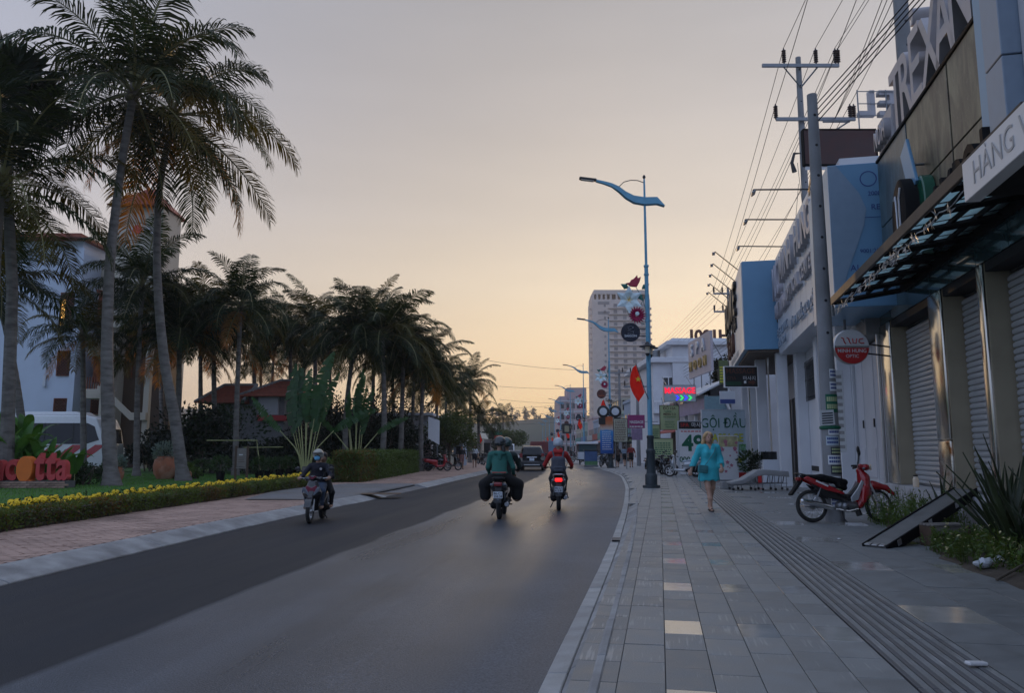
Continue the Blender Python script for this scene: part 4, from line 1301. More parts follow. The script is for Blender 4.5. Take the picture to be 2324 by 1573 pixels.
text(o,'MASSAGE',ht * .36,(-.02,-.006,ht * .78),M['brown_ink'],bold=.012,depth=.004,xs=.95)
text(o,'마사지',ht * .24,(wd * .25,-.006,ht * .42),M['signwhite'],depth=.004,bold=-.005)
text(o,'СПА',ht * .22,(-wd * .3,-.006,ht * .42),M['brown_ink'],depth=.004)
MB().b2((-wd * .48,-.006,.05),(0,-.001,ht * .26)).build('green_patch',mk('dark_green',(.01,.05,.025),.5),o,smooth=False)
MB().prism([(wd * .22,.12),(wd * .34,.12),(wd * .34,.06),(wd * .44,.17),(wd * .34,.28),(wd * .34,.22),(wd * .22,.22)],-.006,-.001,'xz').build('arrow',M['brown_ink'],o,smooth=False)
MB().b2((wd * .08,-.006,.13),(wd * .15,-.001,.23)).build('white_square',M['signwhite'],o,smooth=False)
o,wd,ht = board('shop_sign','small blue and white telephone board under the massage signs','sign',1634,1668,888,917,41,M['composite'],.06)
MB().b2((-wd / 2 + .01,-.006,.02),(wd / 2 - .01,-.001,ht * .36)).build('blue_band',M['inkblue'],o,smooth=False)
lines(o,wd,ht,.06,ht * .3,1,M['signwhite'],8)
MB().bar((wd * .3,.05,ht),(wd * .3,.6,ht + .6),.02).build('hanger',M['steel'],o)
o,wd,ht = board('shop_sign','olive green hanging board at the edge of the HOME sign face','sign',1633,1652,818,872,43,mk('olive',(.10,.13,.05),.6),.06)
lines(o,wd,ht,.1,ht * .8,6,M['yellow_ink'],12)

def bush_pot(label,loc,r,h,mpot,leaf,seed,n=900,potr=.22,poth=.4):
 o = thing('potted_bush',label,'plant',loc)
 MB().lathe([(potr * .75,0),(potr,poth),(potr * 1.08,poth),(potr * 1.08,poth + .04),(potr * .9,poth + .04),(potr * .85,poth - .03)],18).build('pot',mpot,o,bevel=.004)
 V,Q = leafcloud(ellip_pts((0,0,poth + h * .5),(r,r,h * .55),n,seed,.4),.12,seed,.5,.4)
 MB_ = npmesh('foliage',V,Q,leaf); link('foliage',MB_,o)
 MB().bar((0,0,poth - .03),(0,0,poth + h * .5),.03).build('stem',M['bark2'],o)
 return o
bush_pot('round green bush in a red pot beside the massage sign',at(1730,1066,30.5) * 1,.5,.75,M['red_ink'],M['shrub_d'],21).location.z = .15
bush_pot('dark bush in grey pot, between hair wash sign and red pot',at(1705,1066,32.5) * 1,.55,.85,M['concrete'],M['shrub'],22).location.z = .15

# ---- building beyond: awning shop with tilted pinkish sign board, white house, rooftop 1001 H
def body(o,x0,x1,y0,y1,h,m,name='wall'):
 return MB().b2((x0,y0,0),(x1,y1,h)).build(name,m,o,smooth=False)
o = thing('shop_building','low shop with slanting awning and lilac sign under a tilted board','building',(12.2,44,0))
body(o,.3,9,0,11,5.6,M['pale_wall'])
MB().add([(-1.6,-.3,4.55),(-1.6,10.5,4.55),(.28,10.5,5.5),(.28,-.3,5.5),(-1.6,-.3,4.65),(-1.6,10.5,4.65),(.28,10.5,5.6),(.28,-.3,5.6)],
  [(0,1,2,3),(4,5,6,7),(0,1,5,4),(1,2,6,5),(2,3,7,6),(3,0,4,7)]).build('awning',M['composite'],o,smooth=False)
s_ = MB().b2((-1.3,-.2,3.6),(-1.2,8,4.4)).build('sign_strip',mk('lilac_sign',(.30,.26,.38),.5,var=.2,scale=2),o,smooth=False)
MB().b2((-1.3,-.32,3.6),(.1,-.22,4.5)).build('end_sign',mk('teal_sign',(.16,.26,.30),.5),o,smooth=False)
for y in (.2,2.8,5.5,8.2):
 MB().b2((-1.15,y,.1),(-.95,y + .2,4.6)).build('post',M['white'],o,bevel=.01)
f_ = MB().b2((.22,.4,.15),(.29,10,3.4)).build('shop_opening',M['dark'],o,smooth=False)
MB().tube([(.1,-.35,5.4),(.1,-.35,4.7),(-.15,-.35,4.3),(.15,-.35,3.5),(.2,-.35,2.9)],.11,8).build('drain_pipe',M['alu'],o)
TBd = thing('sign_board','large pinkish letter board standing on a frame above the awning','sign',(12.0,46,6.2))
MB().b2((-.06,0,0),(.1,5.8,2.45)).build('board',mk('pinkish_board',(.42,.37,.40),.5,var=.08),TBd,smooth=False)
for i,ch in enumerate('SPA'):
 text(TBd,ch,1.1,(-.12,4.6 - i * 1.5,1.75),M['composite'],(90,0,-90),.1,'letter',bold=.02)
for i,ch in enumerate('MOON'):
 text(TBd,ch,.85,(-.12,5.0 - i * 1.25,.72),mk('gold_letter',(.38,.27,.10),.4,metal=.4),(90,0,-90),.12,'letter',bold=.02)
for y in (.8,3,5):
 MB().bar((.12,y,2.2),(1.6,y,-.6),.035).build('brace',M['steel'],TBd)
 MB().bar((.08,y,0),(.08,y,-1.0),.035).build('brace',M['steel'],TBd)
W1_ = thing('white_house','white two storey house with stepped flat cornice and upper windows','building',(13.2,72,0))
body(W1_,0,7,0,14,9.6,M['white_wall'])
MB().b2((-.6,-.5,9.6),(7,14,10.1)).build('cornice',M['white_wall'],W1_,bevel=.03)
body(W1_,1.8,7,-.4,10,11.9,M['white_wall'],'upper_block')
MB().b2((1.2,-.9,11.2),(7,10,11.6)).build('cornice',M['white_wall'],W1_,bevel=.03)
for x in (1.0,2.6):
 w_ = MB().b2((x,-.03,6.2),(x + .9,-.002,8.2)).build('window',M['glass_dark'],W1_,smooth=False)
 MB().b2((x - .08,-.06,8.2),(x + .98,-.032,8.32)).build('frame',M['white'],w_,smooth=False)
 MB().b2((x + .41,-.05,6.2),(x + .49,-.032,8.2)).build('frame',M['white'],w_,smooth=False)
for i in range(12):
 MB().bar((.2 + i * .35,-.45,5.0),(.2 + i * .35,-.45,5.9),.025,4).build('railing_bar',M['white'],W1_)
MB().b2((0,-.5,5.9),(4.4,-.4,6.0)).build('handrail',M['white'],W1_,smooth=False)
MB().b2((0,-.5,4.85),(4.4,-.02,5.0)).build('balcony',M['white_wall'],W1_,smooth=False)
for i in range(3):
 MB().lathe([(.42,0),(.42,1.0),(.3,1.1)],14,(.9 + i * 1.3,3,10.1)).build('water_tank',M['steel'],W1_)
H1 = thing('hotel_block','pale flat roofed block carrying big brown 1001 H letters','building',(17.2,82,0))
body(H1,0,16,0,12,12.4,M['pale_wall'])
MB().b2((-.3,-.3,12.4),(16,12,12.75)).build('parapet',M['white_wall'],H1,smooth=False)
M['brown_letter'] = mk('brown_letter',(.11,.035,.02),.5)
for ch,px in zip('1001H',(1569,1585,1603,1621,1643)):
 me = text_mesh(ch,1.75,.25,M['brown_letter'],'letter',bold=.03)
 link('letter',me,H1,(at(px,764,82).x - 17.2,-.1,12.75 + .85),(radians(90),0,0))

# ---- row of small street buildings and stalls from 55 to 215 m
def far_shop(x,y,wd,dp,h,m,label,awn,sgn,floors=2,rs=1):
 o = thing('shop_building',label,'building',(x,y,0))
 r = random.Random(rs)
 body(o,0,wd,0,dp,h,m)
 MB().b2((-.15,-.15,h),(wd,dp,h + .35)).build('parapet',m,o,smooth=False)
 MB().b2((-.05,.6,.15),(-.005,dp - .6,2.9)).build('shop_opening',M['dark'],o,smooth=False)
 MB().add([(-1.5,.2,2.75),(-1.5,dp - .2,2.75),(-.01,dp - .2,3.3),(-.01,.2,3.3),(-1.5,.2,2.82),(-1.5,dp - .2,2.82),(-.01,dp - .2,3.37),(-.01,.2,3.37)],
   [(0,1,2,3),(4,5,6,7),(0,1,5,4),(1,2,6,5),(2,3,7,6),(3,0,4,7)]).build('awning',awn,o,smooth=False)
 MB().b2((-.3,.4,3.5),(-.2,dp - .4,4.6)).build('sign_strip',sgn,o,smooth=False)
 for f in range(1,floors):
  for j in range(max(1,int(wd / 2))):
   w_ = MB().b2((.5 + j * 2,-.03,f * 3.1 + 1),(1.4 + j * 2,-.002,f * 3.1 + 2.4)).build('window',M['glass_dark'],o,smooth=False)
  for j in range(int(dp / 2.5)):
   MB().b2((-.03,.8 + j * 2.5,f * 3.1 + 1.4),(-.002,1.9 + j * 2.5,f * 3.1 + 2.7)).build('window',M['glass_dark'],o,smooth=False)
 return o
cm = [mk('awning_%s' % n_,c,.7,var=.1) for n_,c in (('blue',(.08,.16,.30)),('red',(.30,.05,.04)),('grey',(.30,.31,.32)),('teal',(.06,.20,.20)),('cream',(.42,.38,.30)))]
wm = [M['pale_wall'],M['stain_wall'],mk('cream_wall',(.44,.40,.33),.8),mk('pink_wall',(.46,.34,.33),.8),mk('green_wall',(.28,.36,.32),.8),mk('blue_wall',(.28,.34,.42),.8)]
shops = [(13.4,57,8,8.6,5.4,3,1,2,'lowest pink fronted massage shop with a grey awning'),(14.2,90,9,8,7.2,5,0,3,'blue walled shop with a blue awning past the white house'),
  (14.8,100,9,9,6.2,4,3,1,'green walled eatery under a teal awning'),(15.4,111,10,10,8.6,2,4,0,'cream three floor shop house with cream awning'),
  (15.8,123,10,9,6.0,0,1,4,'pale low shop with a red awning half way down the street'),(16.2,134,10,11,9.2,1,2,3,'stained three floor house beyond the red awning'),
  (16.5,147,10,10,7.0,5,0,1,'blue house with blue awning before the pink hotel'),(16.8,160,11,12,8.0,3,4,2,'pink house with cream awning in the distance'),
  (17.0,175,11,14,7.5,4,1,0,'green house with red awning in the distance'),(17.2,192,11,16,6.5,2,3,3,'cream house with teal awning far down the street')]
for k,(x,y,wd,dp,h,a,b,c,lb) in enumerate(shops):
 far_shop(x,y,wd,dp,h,wm[a],lb,cm[b],cm[c],3 if h > 8 else 2,k)
o,wd,ht = board('shop_sign','magenta MASSAGE sign above shop awnings','sign',1425,1463,942,972,57,mk('magenta',(.26,.03,.13),.5),.1)
text(o,'MASSAGE',ht * .3,(.0,-.006,ht * .45),M['signwhite'],depth=.004,bold=.02,xs=.85)
lines(o,wd,ht,ht * .08,ht * .24,1,M['signwhite'],5)
MB().b2((-wd * .3,0,-ht * .9),(wd * .35,.05,-.02)).build('lower_banner',mk('mauve',(.26,.18,.28),.6,var=.2),o,smooth=False)
MB().bar((wd * .4,.05,ht * .5),(wd * .4 + 1.2,.5,ht * .5),.03).build('hanger',M['steel'],o)
o,wd,ht = board('menu_board','pale framed menu board beside the pedestrians','sign',1394,1423,951,1003,55,mk('menu_cream',(.42,.42,.32),.6),.06,legs=1,frame=M['black'])
lines(o,wd,ht,ht * .05,ht * .95,12,M['brown_ink'],15)
o,wd,ht = board('menu_board','dark chalk board hanging over the red shirted man','sign',1412,1434,992,1008,56,M['black'],.05)
text(o,'TOUR',ht * .5,(0,-.006,ht * .5),M['menu_green'],depth=.004,bold=.02)
MB().bar((wd * .3,.02,ht),(wd * .3,.02,ht + 1.2),.02).build('hanger',M['steel'],o)
fc = thing('food_cart','pale food cart with a glass case and slanted roof on the sidewalk','cart',(at(1333,1040,70).x,70,.15))
MB().b2((-.85,-.4,.5),(.85,.5,1.15)).build('counter',M['composite'],fc,bevel=.02)
MB().b2((-.8,-.35,1.15),(.8,.45,1.85)).build('glass_case',M['glass_green'],fc,smooth=False)
MB().b2((-.95,-.5,1.86),(.95,.6,2.05)).build('roof',M['white'],fc,bevel=.03)
for s in (-.7,.7):
 MB().torus((s,0,.28),.24,.035,'x',18,6).build('wheel',M['rubber'],fc)
for s in (-.6,.6):
 MB().b2((s - .03,.3,0),(s + .03,.36,.5)).build('leg',M['steel'],fc)
kb = thing('street_bin','blue and green printed bin cabinet on the far sidewalk','bin',(at(1341,1057,62).x,62,.15))
MB().b2((-.5,-.3,.15),(.5,.3,1.25)).build('body',mk('bin_blue',(.06,.12,.26),.5,var=.2,scale=3),kb,bevel=.03)
MB().b2((-.5,-.31,.15),(.5,-.302,.45)).build('green_band',mk('bin_green',(.10,.24,.10),.5),kb,smooth=False)
MB().b2((-.55,-.35,1.25),(.55,.35,1.33)).build('lid',M['black'],kb,bevel=.02)
MB().b2((-.55,-.35,0),(.55,.35,.148)).build('base',M['steel'],kb,bevel=.02)

# ---- pink hotel block at the bend and the apartment tower behind
P1 = thing('pink_hotel','pinkish five storey hotel closing the right side of the street','building',(14.2,232,0))
pinkm = mk('pink_render',(.44,.33,.33),.8,var=.06)
body(P1,0,8.2,0,26,17.6,pinkm); body(P1,2.4,8.2,-.2,12,20.2,pinkm,'upper_block')
for f in range(5):
 MB().b2((-.3,-.35,3.2 + f * 3.2),(8.4,-.205,3.55 + f * 3.2)).build('floor_band',M['pale_wall'],P1,smooth=False)
 for j in range(5):
  MB().b2((.5 + j * 1.6,-.24,1.1 + f * 3.2),(1.4 + j * 1.6,-.205,2.7 + f * 3.2)).build('window',M['glass_dark'],P1,smooth=False)
T1 = thing('apartment_tower','tall grey apartment tower with rows of balconies behind the street lamp','building',(at(1348,1010,380).x,380,0))
tw_ = at(1483,1010,380).x - at(1348,1010,380).x
tmat = mk('tower_render',(.52,.44,.39),.8,var=.06,scale=.3)
th_ = at(1400,664,380).z
body(T1,0,tw_,0,20,th_ - 3.4,tmat)
MB().b2((1.0,0,th_ - .8),(tw_ - 1.2,20,th_ + 1.4)).build('roof_slab',tmat,T1,smooth=False)
for x in (.2,2.2,4.4,6.6,9,12,16,20,24,tw_ - 1.2):
 MB().b2((x,.2,th_ - 3.39),(x + 1.0,19,th_ - .81)).build('roof_column',tmat,T1,smooth=False)
MB().b2((0,5,th_ - 3.39),(tw_ * .3,19.5,th_ - .81)).build('roof_wall',tmat,T1,smooth=False) if False else None
wme = MB().b2((-.9,-.06,0),(.9,-.005,1.7)).mesh('window',mk('tower_glass',(.20,.18,.18),.4,var=.1,rand=.3),smooth=False)
wsm = MB().b2((-.5,-.06,0),(.5,-.005,1.3)).mesh('window',mk('tower_glass',(.11,.10,.11),.3),smooth=False)
bal = MB().b2((0,-1.1,0),(tw_ * .72,-.005,.28)).mesh('balcony',tmat,smooth=False)
rai = MB().b2((0,-1.1,0),(tw_ * .72,-1.02,.75)).mesh('balustrade',mk('balustrade',(.34,.31,.30),.6),smooth=False)
sbal = MB().lathe([(1.0,0),(1.0,.9)],12).mesh('side_balcony',tmat,smooth=False)
nf = 23
for f in range(nf):
 z = 3 + f * (th_ - 8) / nf
 for x in (.40,.56,.72,.87):
  link('window',wme,T1,(tw_ * x,0,z + .7))
 link('window',wsm,T1,(tw_ * .22,0,z + .8))
 link('balcony',bal,T1,(tw_ * .28,0,z))
 link('side_balcony',sbal,T1,(-.2,3,z))
 link('side_balcony',sbal,T1,(tw_ + .2,3,z))
for f in (nf - 1,nf - 2.6):
 z = 3 + f * (th_ - 8) / nf + 2
 MB().b2((tw_ * .10,-.06,z),(tw_ * .30,-.005,z + 1.5)).build('louvre',mk('louvre_grey',(.2,.19,.19),.6),T1,smooth=False)
for x in (.90,.95):
 MB().bar((tw_ * x,5,th_ + 1.4),(tw_ * x,5,th_ + 4),.12).build('antenna',M['steel'],T1)

# ------------------------------------------------------------------ street lamps with their signs, flags and flower ornaments
LAMPS = [(4.88,27.4),(7.35,58),(8.35,90),(9.0,119),(9.45,150),(9.9,181),(10.2,212),(10.5,243),(10.9,275)]
def make_lamp():
 o = thing('street_lamp','nearest street lamp, pale blue with black base and curved arm, left of the woman','street lamp',(*LAMPS[0],.15),0,'street lamps along the right pavement')
 MB().lathe([(.30,0),(.31,.04),(.30,.09),(.215,.10),(.215,.42),(.20,.46),(.17,.50),(.158,.56),(.150,1.18),(.165,1.22),(.165,1.30),(.125,1.36),(.115,1.70),(.13,1.74),(.13,1.80),(.095,1.83)],16).build('base',M['lamp_base'],o,ang=25)
 MB().lathe([(.088,1.82),(.080,4.8),(.072,7.2),(.072,7.9)],14).build('lower_pole',M['lamp_blue'],o)
 MB().lathe([(.050,7.88),(.046,9.5),(.036,11.0),(.030,11.25)],10).build('upper_pole',M['lamp_blue'],o)
 MB().lathe([(.02,11.25),(.055,11.29),(.06,11.33),(.03,11.39),(.005,11.40)],10).build('finial',M['lamp_dark'],o)
 for z in (4.9,5.9,7.6,7.92):
  MB().lathe([(.095,z),(.095,z + .06)],14).build('collar',M['lamp_blue'],o)
 pts = [(.72,10.20,.015),(.45,10.40,.13),(.0,10.38,.14),(-.40,10.45,.135),(-.70,10.62,.12),(-.95,10.84,.095),(-1.2,11.00,.07),(-1.5,11.10,.05),(-1.78,11.17,.04)]
 vs = []; fs = []
 for (x,z,h) in pts:
  d = .10 if x > -1 else .06
  vs += [(x,-d,z - h * .9),(x,d,z - h),(x,d,z + h),(x,-d,z + h)]
 for i in range(len(pts) - 1):
  for j in range(4):
   fs.append((i * 4 + j,i * 4 + (j + 1) % 4,(i + 1) * 4 + (j + 1) % 4,(i + 1) * 4 + j))
 fs += [(0,1,2,3),tuple((len(pts) - 1) * 4 + k for k in (3,2,1,0))]
 MB().add(vs,fs).build('arm',M['lamp_blue'],o,ang=40)
 MB().tube([(-.93,0,10.95),(-.75,0,11.13),(-.5,0,11.20),(-.25,0,11.19),(0,0,11.10)],.016,6).build('stay_rod',M['lamp_dark'],o)
 hd = MB().box((-2.08,0,11.235),(.64,.20,.09),(0,radians(7),0)).build('lamp_head',M['lamp_dark'],o,bevel=.03,seg=2)
 MB().box((-2.10,0,11.185),(.48,.15,.02),(0,radians(7),0)).build('lens',M['lamp_lens'],hd)
 for (x,y) in ((-.07,-.24),(.13,.26)):
  l = MB().lathe([(.035,4.62),(.06,4.66),(.075,4.70),(.08,4.72)],12,(x,y,0)).build('lantern',M['lamp_dark'],o)
  MB().lathe([(.072,4.72),(.085,4.95)],14,(x,y,0)).build('glass',M['lamp_lens'],l)
  MB().lathe([(.29,4.955),(.27,4.985),(.10,5.03),(.07,5.10),(.02,5.14)],18,(x,y,0)).build('hat',M['lamp_dark'],l)
  MB().tube([(0,0,4.45),(x * .6,y * .6,4.5),(x,y,4.63)],.018,6).build('bracket',M['lamp_blue'],l)
 return o
lamp0 = make_lamp()
ordw = ['','second','third','fourth','fifth','sixth','seventh','eighth','ninth']
for i,(x,y) in enumerate(LAMPS[1:],1):
 copy_tree(lamp0,'%s street lamp down the right pavement, counting away from the nearest' % ordw[i],(x,y,.15))

def round_sign(x,y,z,face,label,i):
 o = thing('round_sign',label,'sign',(x,y,z),0,'round signs hung on the street lamps')
 MB().lathe([(.335,0),(.345,.01),(.345,.07),(.335,.08)],36,axis='y').build('disc',face,o)
 MB().bar((.3,.04,.12),(.62,.04,.12),.018).build('arm',M['black'],o)
 MB().bar((.3,.04,-.14),(.62,.04,-.14),.018).build('arm',M['black'],o)
 if i < 3:
  col = M['composite'] if i != 1 else mk('orange_ink',(.5,.13,.04),.6)
  mb = MB()
  c = [(-.10,.20),(.02,.22),(.10,.16),(.02,.11),(-.08,.10),(-.02,.04),(.10,.02),(.12,-.05),(.02,-.06),(-.10,-.02)]
  mb.tube([(u,-.004,v) for u,v in c],[.012,.02,.022,.024,.022,.024,.022,.018,.02,.012],5,flat=.3)
  for (u,v) in ((-.1,.15),(.12,.2),(-.12,.06),(.15,.06),(-.13,-.04)):
   mb.tube([(u,-.004,v),(u * .5,-.004,v - .02)],[.006,.018],5,flat=.3)
  mb.build('emblem',col,o)
  text(o,'SAIGON',.12,(0,-.004,-.135),col,depth=.004,bold=.02)
 return o
M['navy'] = mk('sign_navy',(.010,.014,.030),.35,var=0)
M['rust'] = mk('sign_rust',(.085,.02,.015),.4,var=0)
round_sign(LAMPS[0][0] - .62,LAMPS[0][1] - .02,5.66,M['navy'],'round navy SAIGON sign with pale dragon emblem on the nearest lamp',0)
round_sign(LAMPS[1][0] - .62,LAMPS[1][1] - .02,5.66,M['rust'],'round rust red sign with orange emblem on the second lamp',1)
round_sign(LAMPS[2][0] - .62,LAMPS[2][1] - .02,5.2,M['navy'],'round navy sign on the third lamp down the street',2)
round_sign(LAMPS[3][0] - .62,LAMPS[3][1] - .02,5.6,M['rust'],'small round rust sign on the fourth lamp',3)
round_sign(LAMPS[4][0] - .62,LAMPS[4][1] - .02,5.2,M['navy'],'small round navy sign on the fifth lamp',4)
round_sign(LAMPS[5][0] - .62,LAMPS[5][1] - .02,5.2,M['navy'],'tiny round navy sign on the sixth lamp',5)

def star(r,n=5):
 return [((r if k % 2 == 0 else r * .4) * sin(k * pi / n),(r if k % 2 == 0 else r * .4) * cos(k * pi / n)) for k in range(2 * n)]
def flag(x,y,z,label,rot=0):
 o = thing('flag',label,'flag',(x,y,z),rot,'red flags on the street lamps')
 MB().tube([(.0,0,0),(-.10,0,.25),(-.42,0,1.28)],.014,5).build('staff',M['black'],o)
 V = []; F = []
 nu,nv = 10,12
 for j in range(nv + 1):
  for i in range(nu + 1):
   u,v = i / nu,j / nv
   top = Vector((-.42 + .30 * v,0,1.22 - .98 * v))
   d = u * (.05 + .33 * sin(pi * min(1,v * .75 + .06)) )
   V.append((top.x - d,.05 * sin(u * 9 + v * 2) * u,top.z - u * (.10 + .25 * v)))
 for j in range(nv):
  for i in range(nu):
   k = j * (nu + 1) + i
   F.append((k,k + 1,k + nu + 2,k + nu + 1))
 link('cloth',npmesh('cloth',V,F,M['flag'],True),o)
 MB().prism([(-.36 + u,.70 + v) for u,v in star(.11)],-.07,-.058,'xz').build('star',M['yellow'],o,smooth=False)
 return o
flag(LAMPS[0][0] - .05,LAMPS[0][1] - .1,3.25,'red flag with yellow star on the nearest street lamp')
flag(LAMPS[1][0] - .05,LAMPS[1][1] - .1,4.0,'red flag hanging at the second lamp above the blue banner')
for i in range(2,8):
 flag(LAMPS[i][0] - .05,LAMPS[i][1] - .1,3.3 if i % 2 else 3.9,'small red flag on the %s lamp down the street' % ordw[i])

def petal_ring(mb,c,n,L,w_,tilt,y0=0,th=.02,tip=1.0,ph=0):
 for k in range(n):
  a = 2 * pi * k / n + ph
  d = Vector((sin(a),0,cos(a))); s = Vector((cos(a),0,-sin(a)))
  c_ = Vector(c)
  P = [c_ + d * L * .08,c_ + d * L * .45 + s * w_ + Vector((0,-tilt * .5,0)),c_ + d * L * tip + Vector((0,-tilt,0)),c_ + d * L * .45 - s * w_ + Vector((0,-tilt * .5,0))]
  m_ = c_ + d * L * .5 + Vector((0,-tilt * .5 - .05,0))
  b = [p + Vector((0,th,0)) for p in P]
  mb.add(P + [m_] + b,[(0,1,4),(1,2,4),(2,3,4),(3,0,4),(5,6,7,8),(0,1,6,5),(1,2,7,6),(2,3,8,7),(3,0,5,8)])
 return mb
M['petal_white'] = mk('petal_white',(.62,.74,.76),.45,var=.1)
M['petal_red'] = mk('petal_red',(.36,.02,.05),.45,var=.1)
M['petal_mag'] = mk('petal_magenta',(.34,.015,.08),.45,var=.1)
M['leaf_metal'] = mk('leaf_metal',(.03,.16,.13),.45,var=.1)
def flowers(x,y,z,label):
 o = thing('flower_ornament',label,'ornament',(x,y,z),0,'sheet metal flowers on the street lamps')
 petal_ring(MB(),(-.66,0,.62),6,.52,.15,.12).build('lily',M['petal_white'],o,smooth=False)
 mb = MB()
 for k in range(7):
  a = 2 * pi * k / 7
  mb.tube([(-.66,-.05,.62),(-.66 + .10 * sin(a),-.16,.62 + .10 * cos(a))],[.006,.01],4)
 mb.build('stamens',M['yellow'],o)
 petal_ring(MB(),(-.38,0,0.06),18,.40,.045,.10,tip=.85).build('aster',M['petal_mag'],o,smooth=False)
 MB().lathe([(.075,-.13),(.06,-.15),(.02,-.155)],14,(-.38,0,.10),'y').build('aster_heart',M['petal_white'],o)
 tp = [(-.30,-.02),(-.02,.0),(.09,.16),(.17,.32),(.06,.28),(.03,.36),(-.06,.26),(-.15,.31),(-.2,.2),(-.33,.16),(-.2,.12)]
 tp = [(-.16,0),(.06,-.02),(.16,.16),(.22,.36),(.10,.30),(.08,.42),(-.06,.27),(-.14,.24),(-.20,.14),(-.34,.12),(-.24,.06)]
 MB().prism([(-.42 + u,1.12 + v) for u,v in tp],-.05,.05,'xz').build('tulip',M['petal_red'],o,bevel=.012)
 for (cx,cz,a) in ((-.62,1.05,-1.1),(-.20,1.02,1.0),(-.34,.90,2.6)):
  petal_ring(MB(),(cx,.03,cz),1,.36,.11,.04,ph=a).build('leaf',M['leaf_metal'],o,smooth=False)
 for pts in (((-.66,.05,.5),(-.72,.05,.2),(-.55,.05,-.1),(-.1,.05,-.25)),((-.5,.05,1.0),(-.62,.05,.85),(-.66,.05,.6)),((-.38,.05,0),(-.2,.05,.5),(-.02,.05,.8)),((-.38,.05,1.1),(-.15,.05,.7),(-.03,.05,.2))):
  MB().tube(pts,.012,5).build('stem',M['leaf_metal'],o)
 return o
fl0 = flowers(LAMPS[0][0],LAMPS[0][1],6.22,'red, white and magenta metal flowers on the nearest street lamp')
for i in range(1,5):
 copy_tree(fl0,'metal flower cluster on the %s lamp down the street' % ordw[i],(LAMPS[i][0],LAMPS[i][1],6.3 if i == 1 else 6.5))

bn = thing('lamp_banner','tall blue banner with orange top hung on the second lamp','banner',(LAMPS[1][0],LAMPS[1][1] - .35,.15),0)
a = at(1363,1030,57.6); b = at(1391,945,57.6)
X0,X1,Z0,Z1 = a.x - LAMPS[1][0],b.x - LAMPS[1][0],a.z - .15,b.z - .15
def banner_mat():
 m = bpy.data.materials.new('banner_print'); m.use_nodes = True
 nt = m.node_tree; N = nt.nodes; L = nt.links; b_ = N["Principled BSDF"]
 tcn = N.new("ShaderNodeTexCoord"); sp = N.new("ShaderNodeSeparateXYZ"); L.new(tcn.outputs["Generated"],sp.inputs[0])
 nz = N.new("ShaderNodeTexNoise"); nz.inputs["Scale"].default_value = 3; L.new(tcn.outputs["Generated"],nz.inputs["Vector"])
 ad = N.new("ShaderNodeMath"); ad.operation = 'MULTIPLY_ADD'; ad.inputs[1].default_value = .12; L.new(nz.outputs[0],ad.inputs[0]); L.new(sp.outputs[2],ad.inputs[2])
 cr = N.new("ShaderNodeValToRGB"); e = cr.color_ramp.elements
 e[0].position = 0; e[0].color = (.01,.06,.22,1); e[1].position = 1; e[1].color = (.45,.09,.02,1)
 for p,c in ((.3,(.01,.10,.40,1)),(.66,(.04,.25,.55,1)),(.72,(.5,.42,.36,1)),(.86,(.45,.16,.06,1))):
  k = e.new(p); k.color = c
 L.new(ad.outputs[0],cr.inputs[0]); L.new(cr.outputs[0],b_.inputs["Base Color"]); b_.inputs["Roughness"].default_value = .5
 return m
MB().b2((X0,0,Z0),(X1,.03,Z1)).build('banner',banner_mat(),bn,smooth=False)
lines(bn,X1 - X0,Z1 - Z0,Z0 + .3,Z0 + (Z1 - Z0) * .62,9,M['signwhite'],31,-.36,.36,.35)
bpy.data.objects[bn.children[-1].name].location.x = (X0 + X1) / 2
for z in (Z0 + .05,Z1 - .05):
 MB().bar((X0,.06,z),(.1,.3,z),.02).build('bracket',M['black'],bn)
of_ = thing('ornate_sign','black twin frame sign over the blue banner','sign',(LAMPS[1][0] - .1,LAMPS[1][1] - .4,Z1 + .5),0)
for x in (-.45,.45):
 MB().lathe([(.42,0),(.46,.01),(.46,.07),(.42,.08)],20,(x,0,0),'y').build('frame',M['black'],of_)
 MB().lathe([(.26,-.01),(.28,-.006),(.28,-.001)],20,(x,0,0),'y').build('face',M['composite'],of_)
MB().b2((-.8,-.02,-.95),(-.3,.06,-.45)).build('panel',M['black'],of_,bevel=.01)
MB().b2((.3,-.02,-.95),(.8,.06,-.45)).build('panel',M['black'],of_,bevel=.01)
MB().prism([(.55 + u,-.7 + v) for u,v in star(.14,4)],-.03,-.021,'xz').build('gold_emblem',M['yellow_ink'],of_,smooth=False)
sg = thing('dark_sign','dark framed sign with yellow centre on the fourth lamp','sign',(LAMPS[3][0] - .4,LAMPS[3][1] - .3,4.0),0)
MB().b2((-.9,0,0),(.5,.1,1.5)).build('board',M['black'],sg,bevel=.02)
MB().b2((-.55,-.012,.25),(.15,-.002,1.2)).build('face',mk('khaki',(.30,.27,.17),.6),sg,smooth=False)

# ------------------------------------------------------------------ concrete utility poles, cross arms, cables
def pole(x,y,h,r0,r1,label,holes=True,base=.15):
 o = thing('utility_pole',label,'utility pole',(x,y,base),0,'concrete utility poles')
 MB().lathe([(r0,0),(r1,h - base)],14,cap=True).build('shaft',M['pole_concrete'],o,smooth=True,ang=60)
 if holes:
  mb = MB()
  z = 3.5
  while z < h - .4:
   r = r0 + (r1 - r0) * z / (h - base)
   mb.lathe([(.03,0),(.022,-.006),(.012,-.006)],8,(0,-r + .002,z),'y')
   z += .62
  tag(mb.build('step_hole',M['dark'],o),kind='stuff')
 return o
def insul(parent,x,y,z,h=.62):
 pr = [(.03,0)]
 n = 6
 for i in range(n):
  b = .06 + i * (h - .12) / n
  pr += [(.035,b),(.085,b + .02),(.07,b + .05),(.035,b + .07)]
 pr.append((.02,h))
 MB().lathe(pr,10,(x,y,z)).build('insulator',M['insul'],parent,ang=50)
